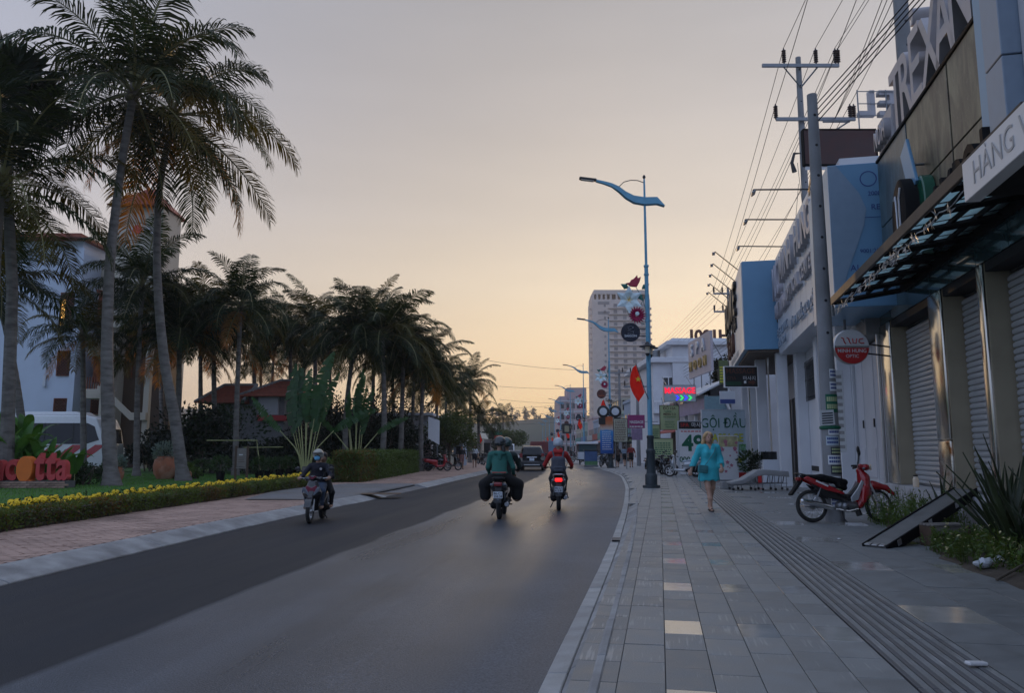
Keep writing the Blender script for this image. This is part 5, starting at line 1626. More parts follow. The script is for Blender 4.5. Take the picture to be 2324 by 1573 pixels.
def crossarm(o,z,x0,x1,y=-.2,w_=.09):
 MB().b2((x0,y - w_ / 2,z),(x1,y + w_ / 2,z + .13)).build('cross_arm',M['steel'],o,bevel=.01)
p1 = pole(5.95,14.5,8.45,.17,.095,'near concrete pole covered with stickers behind the parked red bike')
PX1 = Vector(p1.location)
p2c = at(1808,130,27.0)
p2 = pole(p2c.x + .05,27.0,p2c.z,.19,.095,'tall concrete pole with two cross arms and dark insulators')
zc1 = at(1808,158,27).z - .15; zc2 = at(1808,279,27).z - .15
crossarm(p2,zc1,-1.42,1.42);
for x in (-.62,.62):
 MB().bar((x,-.2,zc1),(0.0,-.12,zc1 - .75),.03,4).build('arm_brace',M['steel'],p2)
for x in (-.60,.58,1.30):
 insul(p2,x,-.2,zc1 + .13)
insul(p2,1.40,-.2,zc1 + .13)
crossarm(p2,zc2,-1.0,1.9); crossarm(p2,zc2 + .14,.9,1.9,.25)
MB().bar((1.7,-.2,zc2),(.9,-.1,zc2 - .5),.03,4).build('arm_brace',M['steel'],p2)
for x in (-1.0,.40,.46,1.72,1.86):
 insul(p2,x,-.2,zc2 + .05,.6)
MB().tube([(-.12,-.1,zc2 - 1.2),(-.4,-.2,zc2 - 1.25),(-.5,-.2,zc2 - 1.6),(-.42,-.2,zc2 - 1.95)],[.02,.05,.06,.09],6).build('cable_clamp',M['black'],p2)
p3 = pole(at(2050,90,17.5).x,17.5,16.5,.215,.15,'thick concrete pole rising behind the block letters')
crossarm(p3,14.6,-1.6,1.6)
for s in (-1,1):
 MB().bar((s * .9,-.2,14.6),(0,-.15,13.9),.035,4).build('arm_brace',M['steel'],p3)
p4c = at(1652,652,58)
p4 = pole(p4c.x,58,p4c.z,.19,.1,'concrete pole mostly hidden behind the tea shop sign box')
for dz in (-.6,-2.0):
 crossarm(p4,p4c.z - .15 + dz,-1.2,.6)
 for x in (-1.15,-.5):
  insul(p4,x,-.2,p4c.z - .15 + dz + .1,.5)
for (px,py,Y,lb) in ((1405,838,76,'concrete pole in front of the apartment tower, behind the red flag'),(1446,868,66,'concrete pole right of the red flag, above the magenta sign'),(1300,905,175,'thin distant pole in front of the pink hotel'),(1285,915,205,'far thin pole among the street lamps')):
 c = at(px,py,Y)
 q = pole(c.x,Y,c.z,.19,.1,lb,False)
 crossarm(q,c.z - .6,-1.2,1.2)
 for x in (-1.1,0.3,1.1):
  insul(q,x,-.2,c.z - .5,.5)
r = random.Random(9)
for i,(z,ph,w_,h_,m) in enumerate([(.35,0,.28,.2,'paper'),(.6,.25,.26,.18,'ink'),(.82,-.1,.27,.2,'paper'),(1.08,.2,.28,.2,'ink'),(1.3,0,.3,.2,'paper'),(1.52,.2,.24,.17,'ink'),
         (1.74,-.15,.28,.2,'sign_paleblue'),(1.98,.1,.26,.2,'paper'),(2.5,.1,.3,.4,'green_ink'),(3.0,.4,.2,.2,'paper'),(3.3,.45,.2,.2,'paper')]):
 z *= .8; h_ *= .85; w_ *= .85
 rr = .172 - .075 * z / 8.3
 mb = MB(); n = 6
 vs = []
 for k in range(n + 1):
  a = -pi / 2 + ph + (k / n - .5) * w_ / rr
  for zz in (z,z + h_):
   vs.append(((rr + .004) * cos(a),(rr + .004) * sin(a),zz))
 s_ = mb.add(vs,[(2 * k,2 * k + 2,2 * k + 3,2 * k + 1) for k in range(n)]).build('sticker',M[m],p1,smooth=False)
 vs = []
 fs = []
 for j in range(2):
  for k in range(n):
   a = -pi / 2 + ph + ((k + .5) / n - .5) * w_ * .85 / rr; da = .35 * w_ / n / rr
   zz = z + h_ * (.2 + .4 * j)
   b = len(vs)
   vs += [((rr + .006) * cos(a - da),(rr + .006) * sin(a - da),zz),((rr + .006) * cos(a + da),(rr + .006) * sin(a + da),zz),((rr + .006) * cos(a + da),(rr + .006) * sin(a + da),zz + h_ * .25),((rr + .006) * cos(a - da),(rr + .006) * sin(a - da),zz + h_ * .25)]
   fs.append((b,b + 1,b + 2,b + 3))
 tag(MB().add(vs,fs).build('print',M['inkblue' if m not in ('ink','green_ink') else 'menu_green'],s_,smooth=False),kind='stuff')
nt_ = MB().box((-.12,-.20,1.9),(.28,.008,.28),(0,radians(-4),radians(10))).build('notice',M['paper'],p1,smooth=False)
for k in range(5):
 MB().box((-.12,-.206,1.80 + k * .045),(.22,.004,.022),(0,radians(-4),radians(10))).build('print_line',M['ink'],nt_,smooth=False)
MB().lathe([(.15,1.68),(.19,1.70),(.19,1.74),(.15,1.76)],14).build('strap',M['green_ink'],p1)

def cable(pts,r=.012,sag=.4,n=14,label='thin black overhead cable strung between the poles'):
 P = []
 for a,b in zip(pts[:-1],pts[1:]):
  a,b = Vector(a),Vector(b)
  L = (b - a).length
  for i in range(n if b is Vector(pts[-1]) else n):
   t = i / n
   p = a.lerp(b,t); p.z -= sag * 4 * t * (1 - t) * min(1,L / 30)
   P.append(p)
 P.append(Vector(pts[-1]))
 o = MB().tube(P,r,4,cap=False).build('power_cable',M['wire'])
 return tag(o,label,'cable','overhead power cables')
def W(o,x,y,z): return Vector(o.location) + Vector((x,y,z))
far = [Vector((15.5,120,11)),Vector((17,200,10.5))]
B0 = Vector((9.2,-3,15.5))
for i,(x,z) in enumerate(((-.60,zc1 + .75),(.58,zc1 + .75),(1.30,zc1 + .75),(1.40,zc1 + .7))):
 cable([Vector((6.2 + x * 1.25,-6,15.6 + .2 * (i == 3))),W(p2,x,-.2,z),W(p4,-1.15 + .3 * i,-.2,p4c.z - .3),far[0] + Vector((.5 * i,0,0)),far[1] + Vector((.5 * i,0,0))],.012,.35,label=['left','middle','right','outermost right'][i] + ' cable over the upper cross arm of the tall pole')
for i,(x,z) in enumerate(((-1.0,zc2 + .6),(.46,zc2 + .6),(1.72,zc2 + .6))):
 cable([W(p3,-1.5 + i * 1.4,-.2,14.75),W(p2,x,-.2,z),W(p4,-1.1 + .5 * i,-.2,p4c.z - 1.7),far[0] + Vector((.4 * i,0,-1.2))],.012,.3,label=['left','middle','right'][i] + ' cable over the lower cross arm of the tall pole')
for i in range(4):
 cable([Vector((8.0 + .3 * i,-4,11.5 + .35 * i)),W(p1,.08,0,8.1 - .12 * i),W(p2,-.2,-.2,8.9 + .25 * i),W(p4,-.4,-.2,8.6 + .3 * i),far[0] + Vector((0,0,-3 + .3 * i))],.014,.5,label=['uppermost','second','third','lowest'][i] + ' cable of the bundle at the stickered pole top')
for i in range(3):
 cable([Vector((9.5,-4,13.5 + .5 * i)),W(p3,.2,0,13.0 + .4 * i),W(p2,1.2,0,zc2 + .1),W(p4,.2,-.2,p4c.z - 2.2)],.012,.4,label=['lowest','middle','highest'][i] + ' cable leaving the thick pole behind the block letters')
for i in range(2):
 cable([RP(24 + 2 * i,-.4,9.0),W(p2,-.3,-.2,zc2 - 1.6 - .8 * i)],.009,.2,label=['upper','lower'][i] + ' thin drop cable from the optician roof to the tall pole')
lb_ = 'thin cable crossing the sky over the road'
for q_,(a,b) in enumerate((((-2.5,84,11.2),(8.6,96,11.4)),((-3,100,9.8),(12,118,11)),((-2,120,9.3),(14,140,10.0)),((-2,140,9.0),(13,150,10.6)),((-4,170,8.6),(15,190,11.5)),((-4,170,7.2),(15,190,8.6)),((-4,215,8.5),(16,225,9.8)),((-3,150,7.6),(13,160,8.2)))):
 cable([a,b],.018,.35,label='%s cable crossing the sky over the road, counted by distance' % ['first','second','third','fourth','sixth','seventh','eighth','fifth'][q_])

hl = thing('roof_letters','back of white EL letters on a steel frame beside the block letters','sign',at(1992,266,24.5),0)
sc_l = 24.5 / 1750
for i,ch in enumerate('TEL'):
 text(hl,ch,1.22,(.98 - i * .66,0,.42),M['letter_white'],(90,0,180),.22,'letter',bold=.02)
for z in (.0,.42,.85):
 MB().bar((-.72,-.14,z),(1.2,-.14,z),.018,4).build('frame_bar',M['steel'],hl)
for x in (-.7,.25):
 MB().bar((x,-.14,-1.8),(x,-.14,.9),.025,4).build('frame_post',M['steel'],hl)

# ------------------------------------------------------------------ left side: hotel, bus, garden, house
Yh = 58.0
def hx(px): return (px - CX_) / F_ * Yh
def hz(py): return at(0,py,Yh).z
M['hotel_wall'] = mk('hotel_wall',(.50,.56,.66),.8,var=.05,scale=.6)
M['hotel_cream'] = mk('hotel_cream',(.42,.38,.31),.8,var=.08,scale=.8)
H = thing('hotel_building','white hotel with wooden lattice windows, cream stair tower and red tiled roof','building',(0,Yh,0))
MB().b2((-62,0,0),(hx(163),14,17.5)).build('wall',M['hotel_wall'],H,smooth=False)
MB().b2((hx(163) + .01,-.6,0),(hx(176),14,16.8)).build('column',M['hotel_wall'],H,smooth=False)
MB().b2((hx(176) + .01,2.0,0),(hx(232),14,16.5)).build('wall',M['hotel_cream'],H,smooth=False)
MB().b2((hx(232) + .01,.0,hz(715)),(hx(345),3.2,hz(470))).build('stair_tower',M['hotel_cream'],H,smooth=False)
for z in (hz(505),hz(545),hz(600),hz(640)):
 MB().b2((hx(231),-.06,z),(hx(346),-.005,z + .12)).build('moulding',M['hotel_cream'],H,smooth=False)
rx0,rx1,rz = hx(222),hx(352),hz(470)
apx = (rx0 + rx1) / 2
rf = MB().add([(rx0,-.7,rz),(rx1,-.7,rz),(rx1,4.0,rz),(rx0,4.0,rz),(apx - .3,1.6,rz + 2.0),(apx + .3,1.7,rz + 2.0)],[(0,1,4),(1,2,5,4),(2,3,5),(3,0,4,5),(0,3,2,1)]).build('roof',M['roof'],H,smooth=False)
for i in range(12):
 t = i / 12
 a = Vector((rx0 + (apx - rx0) * t,-.7 + 2.3 * t,rz + 2.0 * t + .03)); b = Vector((rx1 + (apx - rx1) * t,-.7 + 2.3 * t,rz + 2.0 * t + .03))
 MB().bar(a,b,.05,5).build('tile_course',M['roof'],rf)
MB().b2((-62,-1.2,17.5),(hx(176),14,17.8)).build('eave',M['roof'],H,smooth=False)
text(H,'c',1.0,(hx(271),-.1,hz(523)),M['letter_white'],depth=.1,name='letter',bold=.03)
MB().lathe([(.34,-.05),(.34,-.14)],20,(hx(288),0,hz(521)),'y').build('dot_letter',M['letter_red'],H)
for i,ch in enumerate('tta'):
 text(H,ch,1.0,(hx(304 + i * 12.5),-.1,hz(523)),M['letter_white'],depth=.1,name='letter',bold=.03)
def lattice(x0,x1,z0,z1,glow=False,y=0):
 w_ = MB().b2((x0,y - .05,z0),(x1,y - .004,z1)).build('window',M['dark'],H,smooth=False)
 for (a,b) in (((x0 - .06,z0 - .06),(x1 + .06,z0)),((x0 - .06,z1),(x1 + .06,z1 + .06)),((x0 - .06,z0),(x0,z1)),((x1,z0),(x1 + .06,z1))):
  MB().b2((a[0],y - .12,a[1]),(b[0],y - .052,b[1])).build('frame',M['wood_red'],w_,smooth=False)
 mb = MB(); s = .24; W_,Hh = x1 - x0,z1 - z0
 k = -Hh
 while k < W_:
  for d in (1,-1):
   pa = []
   for q in (0,Hh):
    xx = k + q if d > 0 else k + Hh - q
    pa.append((xx,q))
   (xa,za),(xb,zb) = pa
   def clip(xa,za,xb,zb):
    t0,t1 = 0.0,1.0
    dx = xb - xa
    if dx == 0: return None
    for lim,sg in ((0,1),(W_,-1)):
     t = (lim - xa) / dx
     if dx * sg > 0: t0 = max(t0,t)
     else: t1 = min(t1,t)
    return None if t0 >= t1 else (xa + dx * t0,za + (zb - za) * t0,xa + dx * t1,za + (zb - za) * t1)
   c = clip(xa,za,xb,zb)
   if c: mb.bar((x0 + c[0],y - .085 - .012 * d,z0 + c[1]),(x0 + c[2],y - .085 - .012 * d,z0 + c[3]),.022,4)
  k += s
 tag(mb.build('lattice',M['wood_red'],w_,smooth=False),kind='stuff')
 if glow:
  MB().b2((x0 + .03,y - .06,z0 + .2),(x0 + .32,y - .052,z1 - .5)).build('lit_pane',M['lampglow'],w_,smooth=False)
 return w_
lattice(hx(123),hx(159),hz(748),hz(666),True)
lattice(hx(126),hx(160),hz(852),hz(798))
lattice(hx(126),hx(161),hz(936),hz(906))
for (a,b,c,d) in ((180,200,735,672),(178,200,860,805),(178,205,936,905)):
 lattice(hx(a),hx(b),hz(c),hz(d),False,1.95)
for (zb,zt) in ((hz(735),hz(668)),(hz(868),hz(815))):
 MB().prism([(hx(200),.6),(hx(212),-.3),(hx(219),.2),(hx(219),1.9),(hx(200),1.9)],zb,zt,'xy').build('bay_window',M['wood_red'],H,smooth=False,bevel=.02)
 MB().prism([(hx(196),.8),(hx(212),-.6),(hx(224),.0),(hx(224),1.95),(hx(196),1.95)],zt + .005,zt + .25,'xy').build('bay_roof',M['roof'],H,smooth=False)
for z in (hz(885),hz(790)):
 MB().b2((hx(205),-.8,z - .7),(hx(240),1.9,z)).build('balcony',M['hotel_cream'],H,bevel=.02)
 for i in range(7):
  MB().b2((hx(206) + i * .19,-.75,z),(hx(206) + i * .19 + .06,-.69,z + .9)).build('baluster',M['wood_red'],H,smooth=False)
def para(pts,h=.55):
 vs = []
 for (px,py) in pts:
  vs += [(hx(px),-1.2,hz(py)),(hx(px),-1.2,hz(py) + h),(hx(px),-1.0,hz(py)),(hx(px),-1.0,hz(py) + h)]
 fs = []
 for i in range(len(pts) - 1):
  b = i * 4
  fs += [(b,b + 4,b + 5,b + 1),(b + 2,b + 3,b + 7,b + 6),(b + 1,b + 5,b + 7,b + 3),(b,b + 2,b + 6,b + 4)]
 fs += [(0,1,3,2),(4 * len(pts) - 4,4 * len(pts) - 2,4 * len(pts) - 1,4 * len(pts) - 3)]
 MB().add(vs,fs).build('stair_parapet',M['hotel_cream'],H,smooth=False)
para([(238,895),(252,897),(315,955),(350,955)]); para([(240,1000),(255,1005),(320,1043),(352,1043)]); para([(238,748),(345,748)],.5)
MB().b2((hx(232),.2,0),(hx(345),4.5,hz(716))).build('shaded_hall',M['grey_wall'],H,smooth=False) if False else MB().b2((hx(232),3,0),(hx(345),4.5,hz(716))).build('back_wall',M['wood'],H,smooth=False)
for px in (338,240):
 MB().b2((hx(px),-.9,0),(hx(px) + .4,-.5,hz(716))).build('column',M['hotel_cream'],H,smooth=False)
for i in range(4):
 MB().b2((hx(250) + i * .65,2.9,hz(850)),(hx(250) + i * .65 + .08,2.98,hz(716))).build('timber_post',M['wood_red'],H,smooth=False)
MB().b2((hx(98),-.25,hz(878)),(hx(104),-.01,hz(852))).build('ac_unit',M['composite'],H,bevel=.02)

# ---- coach parked behind the letters
yb = 46.5
def bxp(px): return (px - CX_) / F_ * yb
BU = thing('coach','white coach with red slanting stripes parked behind the big letters','bus',(bxp(243),yb,.12))
prof = [(-11.3,.35),(-11.3,3.2),(-11.1,3.42),(-1.2,3.42),(-.55,3.25),(-.22,2.6),(-.02,1.6),(.0,.8),(-.12,.35)]
MB().prism(prof,0,2.45,'xz').build('body',M['whitegloss'],BU,bevel=.07,seg=3)
MB().prism([(-6.5,3.43),(-6.2,3.66),(-2.0,3.66),(-1.6,3.43)],.3,2.1,'xz').build('roof_unit',M['whitegloss'],BU,bevel=.05,seg=2)
wp = [(-10.9,1.75),(-10.9,2.95),(-1.05,2.95),(-.62,2.75),(-.42,2.2),(-.30,1.95),(-1.1,1.70)]
g_ = MB().prism(wp,-.018,-.002,'xz').build('side_glass',M['glass_dark'],BU,smooth=False)
for x in (-9.0,-7.2,-5.4,-3.6,-1.9):
 MB().b2((x,-.03,1.72),(x + .05,-.019,2.96)).build('pillar',M['black'],g_,smooth=False)
MB().prism([(-.30,2.62),(-.06,1.62),(-.03,1.62),(-.18,2.62)],.15,2.3,'xz').build('windscreen',M['glass_dark'],BU,smooth=False)
for (a,b) in ((-4.6,.55),(-3.5,.6),(-2.3,.75),(-.95,.62)):
 c = [(a - .9,.65),(a - .9 + b,.65),(a + b * .9,1.25),(a + .45 + b,1.66),(a + .45,1.66),(a - .2,1.2)]
 MB().prism(c,-.012,-.002,'xz').build('red_stripe',M['red'],BU,smooth=False)
for x in (-9.0,-2.4):
 w_ = MB().torus((x,.12,.45),.36,.13,'y',24,8).build('wheel',M['rubber'],BU)
 MB().lathe([(.26,-.02),(.24,-.05),(.05,-.06)],16,(x,.05,.45),'y').build('hub',M['alu'],w_)
MB().box((.05,-.15,2.5),(.12,.2,.34)).build('mirror',M['black'],BU,bevel=.03)
MB().b2((-.06,.2,.85),(.02,.6,1.05)).build('headlight',M['lamp_lens'],BU,bevel=.02)

# ---- big letters on a low brick base
yl = 28.0
LT = thing('garden_letters','big red and orange block letters ncotta on a low brick base','sign',(at(80,1100,yl).x,yl,.12))
def lx(px): return (px - 80) / F_ * yl
zb = .26
for ch,p0,p1,ht,m in (('a',-50,-26,.73,'letter_red'),('n',-20,13,.73,'letter_red'),('c',16,41,.75,'letter_red'),('t',79,103,.98,'letter_red'),('t',104,128,.98,'letter_red'),('a',129,154,.73,'letter_red')):
 me = text_mesh(ch,1.0,.30,M[m],'letter',bold=.022)
 co = np.array([v.co for v in me.vertices]); lo,hi = co.min(0),co.max(0)
 sx = (lx(p1) - lx(p0)) / (hi[0] - lo[0]); sy = ht / (hi[1] - lo[1])
 me.transform(Matrix.Translation((lx(p0),0,0)) @ Matrix.Diagonal((sx,sy,1,1)) @ Matrix.Translation((-lo[0],-lo[1],0)))
 link('letter',me,LT,(0,0,zb),(radians(90),0,0))
ell = [(lx(61) + .29 * cos(a),.66 + .46 * sin(a)) for a in np.linspace(0,2 * pi,33)[:-1]]
MB().prism(ell,-.24,.16,'xz').build('letter',M['letter_orange'],LT,bevel=.015)
MB().prism([(lx(53),.30),(lx(56),.08),(lx(64),.03),(lx(78),.20),(lx(78),.28)],-.22,.1,'xz').build('letter_tail',M['letter_orange'],LT,bevel=.012)
bw = thing('brick_base','low brick base under the big letters','wall',(at(80,1100,yl).x,yl,.12))
MB().b2((-3.9,-.28,0),(lx(160) - .02,.30,.245)).build('core',M['mortar'],bw,smooth=False)
bm_ = MB().box((0,0,0),(.212,.10,.065)).mesh('brick',M['brick'],smooth=False,bevel=.004)
for c in range(3):
 x = -3.9 + (.11 if c % 2 else 0)
 while x < lx(160) - .1:
  link('brick',bm_,bw,(x + .11,-.29 + rnd.uniform(-.006,.006),.04 + c * .078),(0,0,rnd.uniform(-.02,.02))); x += .223
def broad_leaf(L,w_,droop,seed):
 r = random.Random(seed); V = []; F = []
 n = 9
 e = radians(72)
 p = Vector((0,0,0))
 for i in range(n + 1):
  t = i / n
  ww = w_ * (sin(pi * min(1,t * .93 + .06)) ** .8) * (1 if t < .98 else .1)
  V += [(p.x,-ww,p.z + .25 * ww),(p.x,0,p.z),(p.x,ww,p.z + .25 * ww)]
  e -= radians(droop) / n * (.5 + t)
  p = p + Vector((cos(e),0,sin(e))) * L / n
 for i in range(n):
  for j in range(2):
   k = i * 3 + j
   F.append((k,k + 1,k + 4,k + 3))
 return npmesh('leaf',V,F,M['banana'],True)
blm = [broad_leaf(1.25,.17,d,s) for d,s in ((35,1),(70,2),(100,3),(15,4))]
def broad_plant(label,x,y,n,seed,sc=1.0,z0=.12,spread=.5,hgt=1.0):
 o = thing('broad_leaf_plant',label,'plant',(x,y,z0),0,'broad leaved plants behind the letters')
 r = random.Random(seed)
 for i in range(n):
  b = Vector((r.uniform(-spread,spread),r.uniform(-spread,spread) * .6,0)); h = r.uniform(.35,1) * hgt
  s = MB().tube([b,b + Vector((r.uniform(-.1,.1),r.uniform(-.1,.1),h))],[.022,.016],5).build('stalk',M['travstem'],o)
  link('leaf',blm[r.randrange(4)],o,b + Vector((0,0,h * .96)),(0,r.uniform(-.15,.2),r.uniform(0,2 * pi)),sc * r.uniform(.7,1.15))
 return o
for i,(px,Y,n,hg,lb) in enumerate(((8,29.6,16,.9,'broad leaved plant at the picture edge, behind letter n'),(52,29.4,18,1.0,'broad leaved plant behind the red letter c'),(92,29.8,16,.8,'tall broad leaved plant behind the orange letter'),(126,29.5,9,.45,'broad leaved plant leaning out behind the last letters'),(62,31.2,14,1.35,'tallest broad leaved plant standing before the coach'),(25,31.0,16,1.6,'tall broad leaved plant behind the letters n and c'))):
 broad_plant(lb,at(px,1080,Y).x,Y,n + 2,40 + i,1.1,spread=.62,hgt=hg * 1.25)

# ---- clipped hedge strip and marigold bed along the pavement
def hedge_strip():
 g_ = np.random.default_rng(5); n = 26000
 y = 8 + 21.2 * g_.random(n)
 u = g_.random(n); f = g_.random(n)
 xo = np.where(f < .45,0.0,np.where(f < .9,-.46 * g_.random(n),-.46)); zo = np.where(f < .45,.06 + .28 * g_.random(n),np.where(f < .9,.34,.06 + .28 * g_.random(n)))
 wob = np.array([noise.noise(Vector((v * 1.3,0,0))) for v in y]) * .06
 x = np.interp(y,[-14,5,12.7,20,28,45],[-9.4,-8.75,-8.35,-7.95,-7.55,-6.6]) + xo + g_.normal(0,.022,n) + wob * .4
 P = np.stack([x,y,.1 + zo + g_.normal(0,.022,n) + wob * (zo > .2)],1)
 V,Q = leafcloud(P,.048,6,.5,.62)
 pat = np.array([noise.noise(Vector((v * .6,3,0))) for v in y])
 mi = ((pat + g_.normal(0,.18,n)) > .22).astype(int)
 return npmesh('foliage',V,Q,[M['hedge'],M['hedge_r']],False,mi)
HS = thing('clipped_hedge','low clipped hedge strip along the brick pavement','hedge',(0,0,0))
link('foliage',hedge_strip(),HS)
MB().add([(HX(y_) - d,y_,z_) for y_ in (8,14,20,26,29) for d in (.04,.42) for z_ in (.11,.38)],[(4 * i + a,4 * i + b,4 * i + 4 + b,4 * i + 4 + a) for i in range(4) for a,b in ((0,1),(1,3),(3,2))] + [(0,2,3,1),(16,17,19,18)]).build('inner_twigs',M['soil'],HS,smooth=False)
FB = thing('marigold_bed','bed of yellow marigolds behind the clipped hedge','flower bed',(0,0,0))
def head():
 mb = MB(); r = random.Random(1)
 n,m = 9,5
 for j in range(m + 1):
  ph = .12 + (pi * .72) * j / m
  for k in range(n):
   th = 2 * pi * (k + .5 * (j % 2)) / n
   rr = .046 * (1 + .14 * (-1) ** (k + j))
   mb.v.append((rr * sin(ph) * cos(th),rr * sin(ph) * sin(th),rr * .85 * cos(ph)))
 for j in range(m):
  for k in range(n):
   mb.f.append([j * n + k,(j + 1) * n + k,(j + 1) * n + (k + 1) % n,j * n + (k + 1) % n]); mb.m.append(0)
 mb.f.append([k for k in range(n)]); mb.m.append(0)
 return mb
hm = head().mesh('flower_head',M['marigold'],smooth=False)
g_ = np.random.default_rng(8)
fl = []
yc = 9.0
while yc < 35:
 dens = .55 + .45 * noise.noise(Vector((yc * .9,7,0)))
 for k in range(int(6 + 15 * max(0,dens))):
  y = yc + g_.random() * .45
  fl.append((HX(y) - .62 - abs(g_.normal(0,.30)),y,.30 + .22 * g_.random() + .08 * noise.noise(Vector((y * .9,7,0)))))
 yc += .34
fl.sort(key=lambda p: p[1])
for p in fl[:285]:
 link('flower_head',hm,FB,p,(g_.uniform(-.4,.4),g_.uniform(-.4,.4),g_.random() * 6),float(g_.uniform(.95,1.45)))
hv = np.array([v.co for v in hm.vertices]); hq = np.array([list(p.vertices) for p in hm.polygons if len(p.vertices) == 4])
V,Q = joinVQ([(hv * g_.uniform(.95,1.4) + np.array(p),hq) for p in fl[285:]])
tag(link('flower_head',npmesh('flower_head',V,Q,M['marigold']),FB),kind='stuff')
P = np.array([(x + g_.normal(0,.07),y + g_.normal(0,.07),.12 + (z - .1) * g_.random()) for (x,y,z) in fl for _ in range(26)])
V,Q = leafcloud(P,.085,9,.6,.35)
tag(link('leaves',npmesh('leaves',V,Q,M['shrub']),FB),kind='stuff')

# ---- pots, notice board, shrubs
def urn(label,px,py,Y,wd,ht,seed,leaf=None,n=700,lr=.5):
 c = gnd(px,py,.12)
 o = thing('terracotta_pot',label,'pot',(at(px,py,Y).x,Y,.12),0)
 r_ = wd / 2
 MB().lathe([(r_ * .62,0),(r_ * .92,ht * .25),(r_,ht * .55),(r_ * .88,ht * .86),(r_ * .70,ht * .95),(r_ * .74,ht),(r_ * .62,ht),(r_ * .58,ht * .9)],22).build('pot',M['terracotta'],o)
 if leaf:
  V,Q = leafcloud(ellip_pts((0,0,ht + lr * .35),(r_ * 1.15,r_ * 1.0,lr),n,seed,.2),.14,seed,.5,.42)
  link('foliage',npmesh('foliage',V,Q,leaf),o)
 return o
urn('biggest terracotta urn with silvery plant beside the leaning palm',373,1085,36.5,1.06,1.06,1,M['grey_l'])
urn('medium terracotta pot half hidden behind the leaning palm trunk',402,1084,37,.6,.75,2,M['grey_l'],300,.3)
urn('small terracotta pot right of the leaning palm trunk',424,1085,35.5,.42,.40,3,M['weed'],250,.25)
urn('small terracotta pot with silvery plant near the tall straight palm',269,1088,34.5,.42,.62,4,M['grey_l'],350,.35)
nb_ = thing('notice_board','wooden notice board on two posts behind the marigolds','notice board',(at(547,1085,34).x,34,.12))
for x in (-.26,.24):
 MB().b2((x - .045,-.04,0),(x + .045,.05,1.52)).build('post',M['wood'],nb_,bevel=.008)
MB().b2((-.215,-.02,.62),(.195,.02,1.42)).build('panel',M['wood_grey'],nb_,bevel=.005)
MB().b2((-.23,-.05,.54),(.21,.05,.60)).build('rail',M['wood_grey'],nb_,bevel=.005)
MB().b2((-.31,-.05,1.45),(.29,.06,1.50)).build('top_rail',M['wood'],nb_,bevel=.005) if False else None
MB().b2((-.13,-.026,1.12),(.04,-.021,1.16)).build('paper',M['paper'],nb_,smooth=False)
for z in (.98,.9,.82):
 MB().b2((-.15,-.025,z),(.12,-.021,z + .02)).build('print_line',M['wood'],nb_,smooth=False)
pp = [(500,1084,34.5,.32,.6,'dark potted shrub between urns and notice board'),(588,1082,35.5,.3,.55,'potted shrub just right of the notice board'),(608,1080,37,.3,.5,'second potted shrub right of the notice board'),(634,1078,38,.34,.5,'potted shrub left of the traveller palm stems'),
 (655,1075,40,.34,.55,'potted shrub touching the traveller palm stems'),(757,1083,36,.36,.5,'fern like potted palm right of the oncoming rider'),(790,1070,42,.34,.5,'small potted shrub left of the hedge block'),(455,1076,40,.4,.4,'wide bowl shrub behind the small terracotta pot')]
for i,(px,py,Y,r_,h_,lb) in enumerate(pp):
 q = bush_pot(lb,(at(px,py,Y).x,Y,.12),r_ * 1.3,h_ * 1.1,M['black_matt'],M['weed'] if i == 5 else M['shrub'],60 + i,500,.2,.38)
def shrub(name,label,x,y,rx,ry,h,leaf,seed,n=2500,size=.16,z0=.1,lobes=7):
 o = thing(name,label,'shrub',(x,y,z0))
 r = random.Random(seed); P = []
 for i in range(lobes):
  c = (r.uniform(-.6,.6) * rx,r.uniform(-.6,.6) * ry,h * r.uniform(.25,.68)); q = r.uniform(.35,.6)
  P.append(ellip_pts(c,(rx * q,ry * q,h * q * .65),n // lobes,seed + i,.35))
 P = np.concatenate(P); P[:,2] = np.maximum(P[:,2],.05)
 V,Q = leafcloud(P,size,seed,.35,.5)
 link('foliage',npmesh('foliage',V,Q,leaf),o)
 for i in range(5):
  MB().tube([(r.uniform(-.3,.3) * rx,r.uniform(-.3,.3) * ry,0),(r.uniform(-.5,.5) * rx,r.uniform(-.5,.5) * ry,h * .7)],[.05,.02],5).build('stem',M['bark2'],o)
 return o
def sp(px,py,Y): return at(px,py,Y).x
shrub('round_bush','clipped dark bush right of the big letters',sp(200,1090,30.5),30.5,.85,.6,1.05,M['shrub'],71,2600,.09)
backs = [(440,45,2.6,4.6,'dark bush mass behind the big urn','shrub_d'),(500,46,2.6,4.8,'dark leafy bush left of the red roofed house','shrub'),(395,47,2.2,3.2,'dark bush under the leaning palm','shrub_d'),(575,45,2.4,2.1,'dark undergrowth in front of the house wall','shrub_d'),(650,47,2.4,2.2,'dark undergrowth behind the traveller palm','shrub_d'),
  (740,48,2.6,4.2,'dark bush between two traveller palms','shrub_d'),(800,50,2.6,4.6,'dark bush behind the thin traveller palm','shrub_d'),(870,52,2.8,4.4,'dark bush above the hedge block','shrub_d'),(925,55,2.4,3.6,'dark bush left of the white wall panel','shrub_d'),(345,50,2.0,2.4,'low dark bush under the hotel stairs','shrub_d'),
  (700,54,2.6,5.0,'tall dark bush right of the house gable','shrub_d'),(840,56,3.0,6.5,'tall dark tree mass behind the palm trunks','shrub_d'),(765,58,2.8,6.8,'tall dark foliage behind the lamp pole','shrub_d'),(905,62,3.0,6.5,'dark tall foliage left of the leafy street tree','shrub_d')]
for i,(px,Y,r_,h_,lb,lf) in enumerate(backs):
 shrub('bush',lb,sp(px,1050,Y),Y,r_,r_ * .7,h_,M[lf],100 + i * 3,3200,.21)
shrub('flowering_shrub','low shrub with pale flowers right of the small pots',sp(440,1080,37),37,.6,.4,.7,M['weed'],90,500,.1,lobes=4)
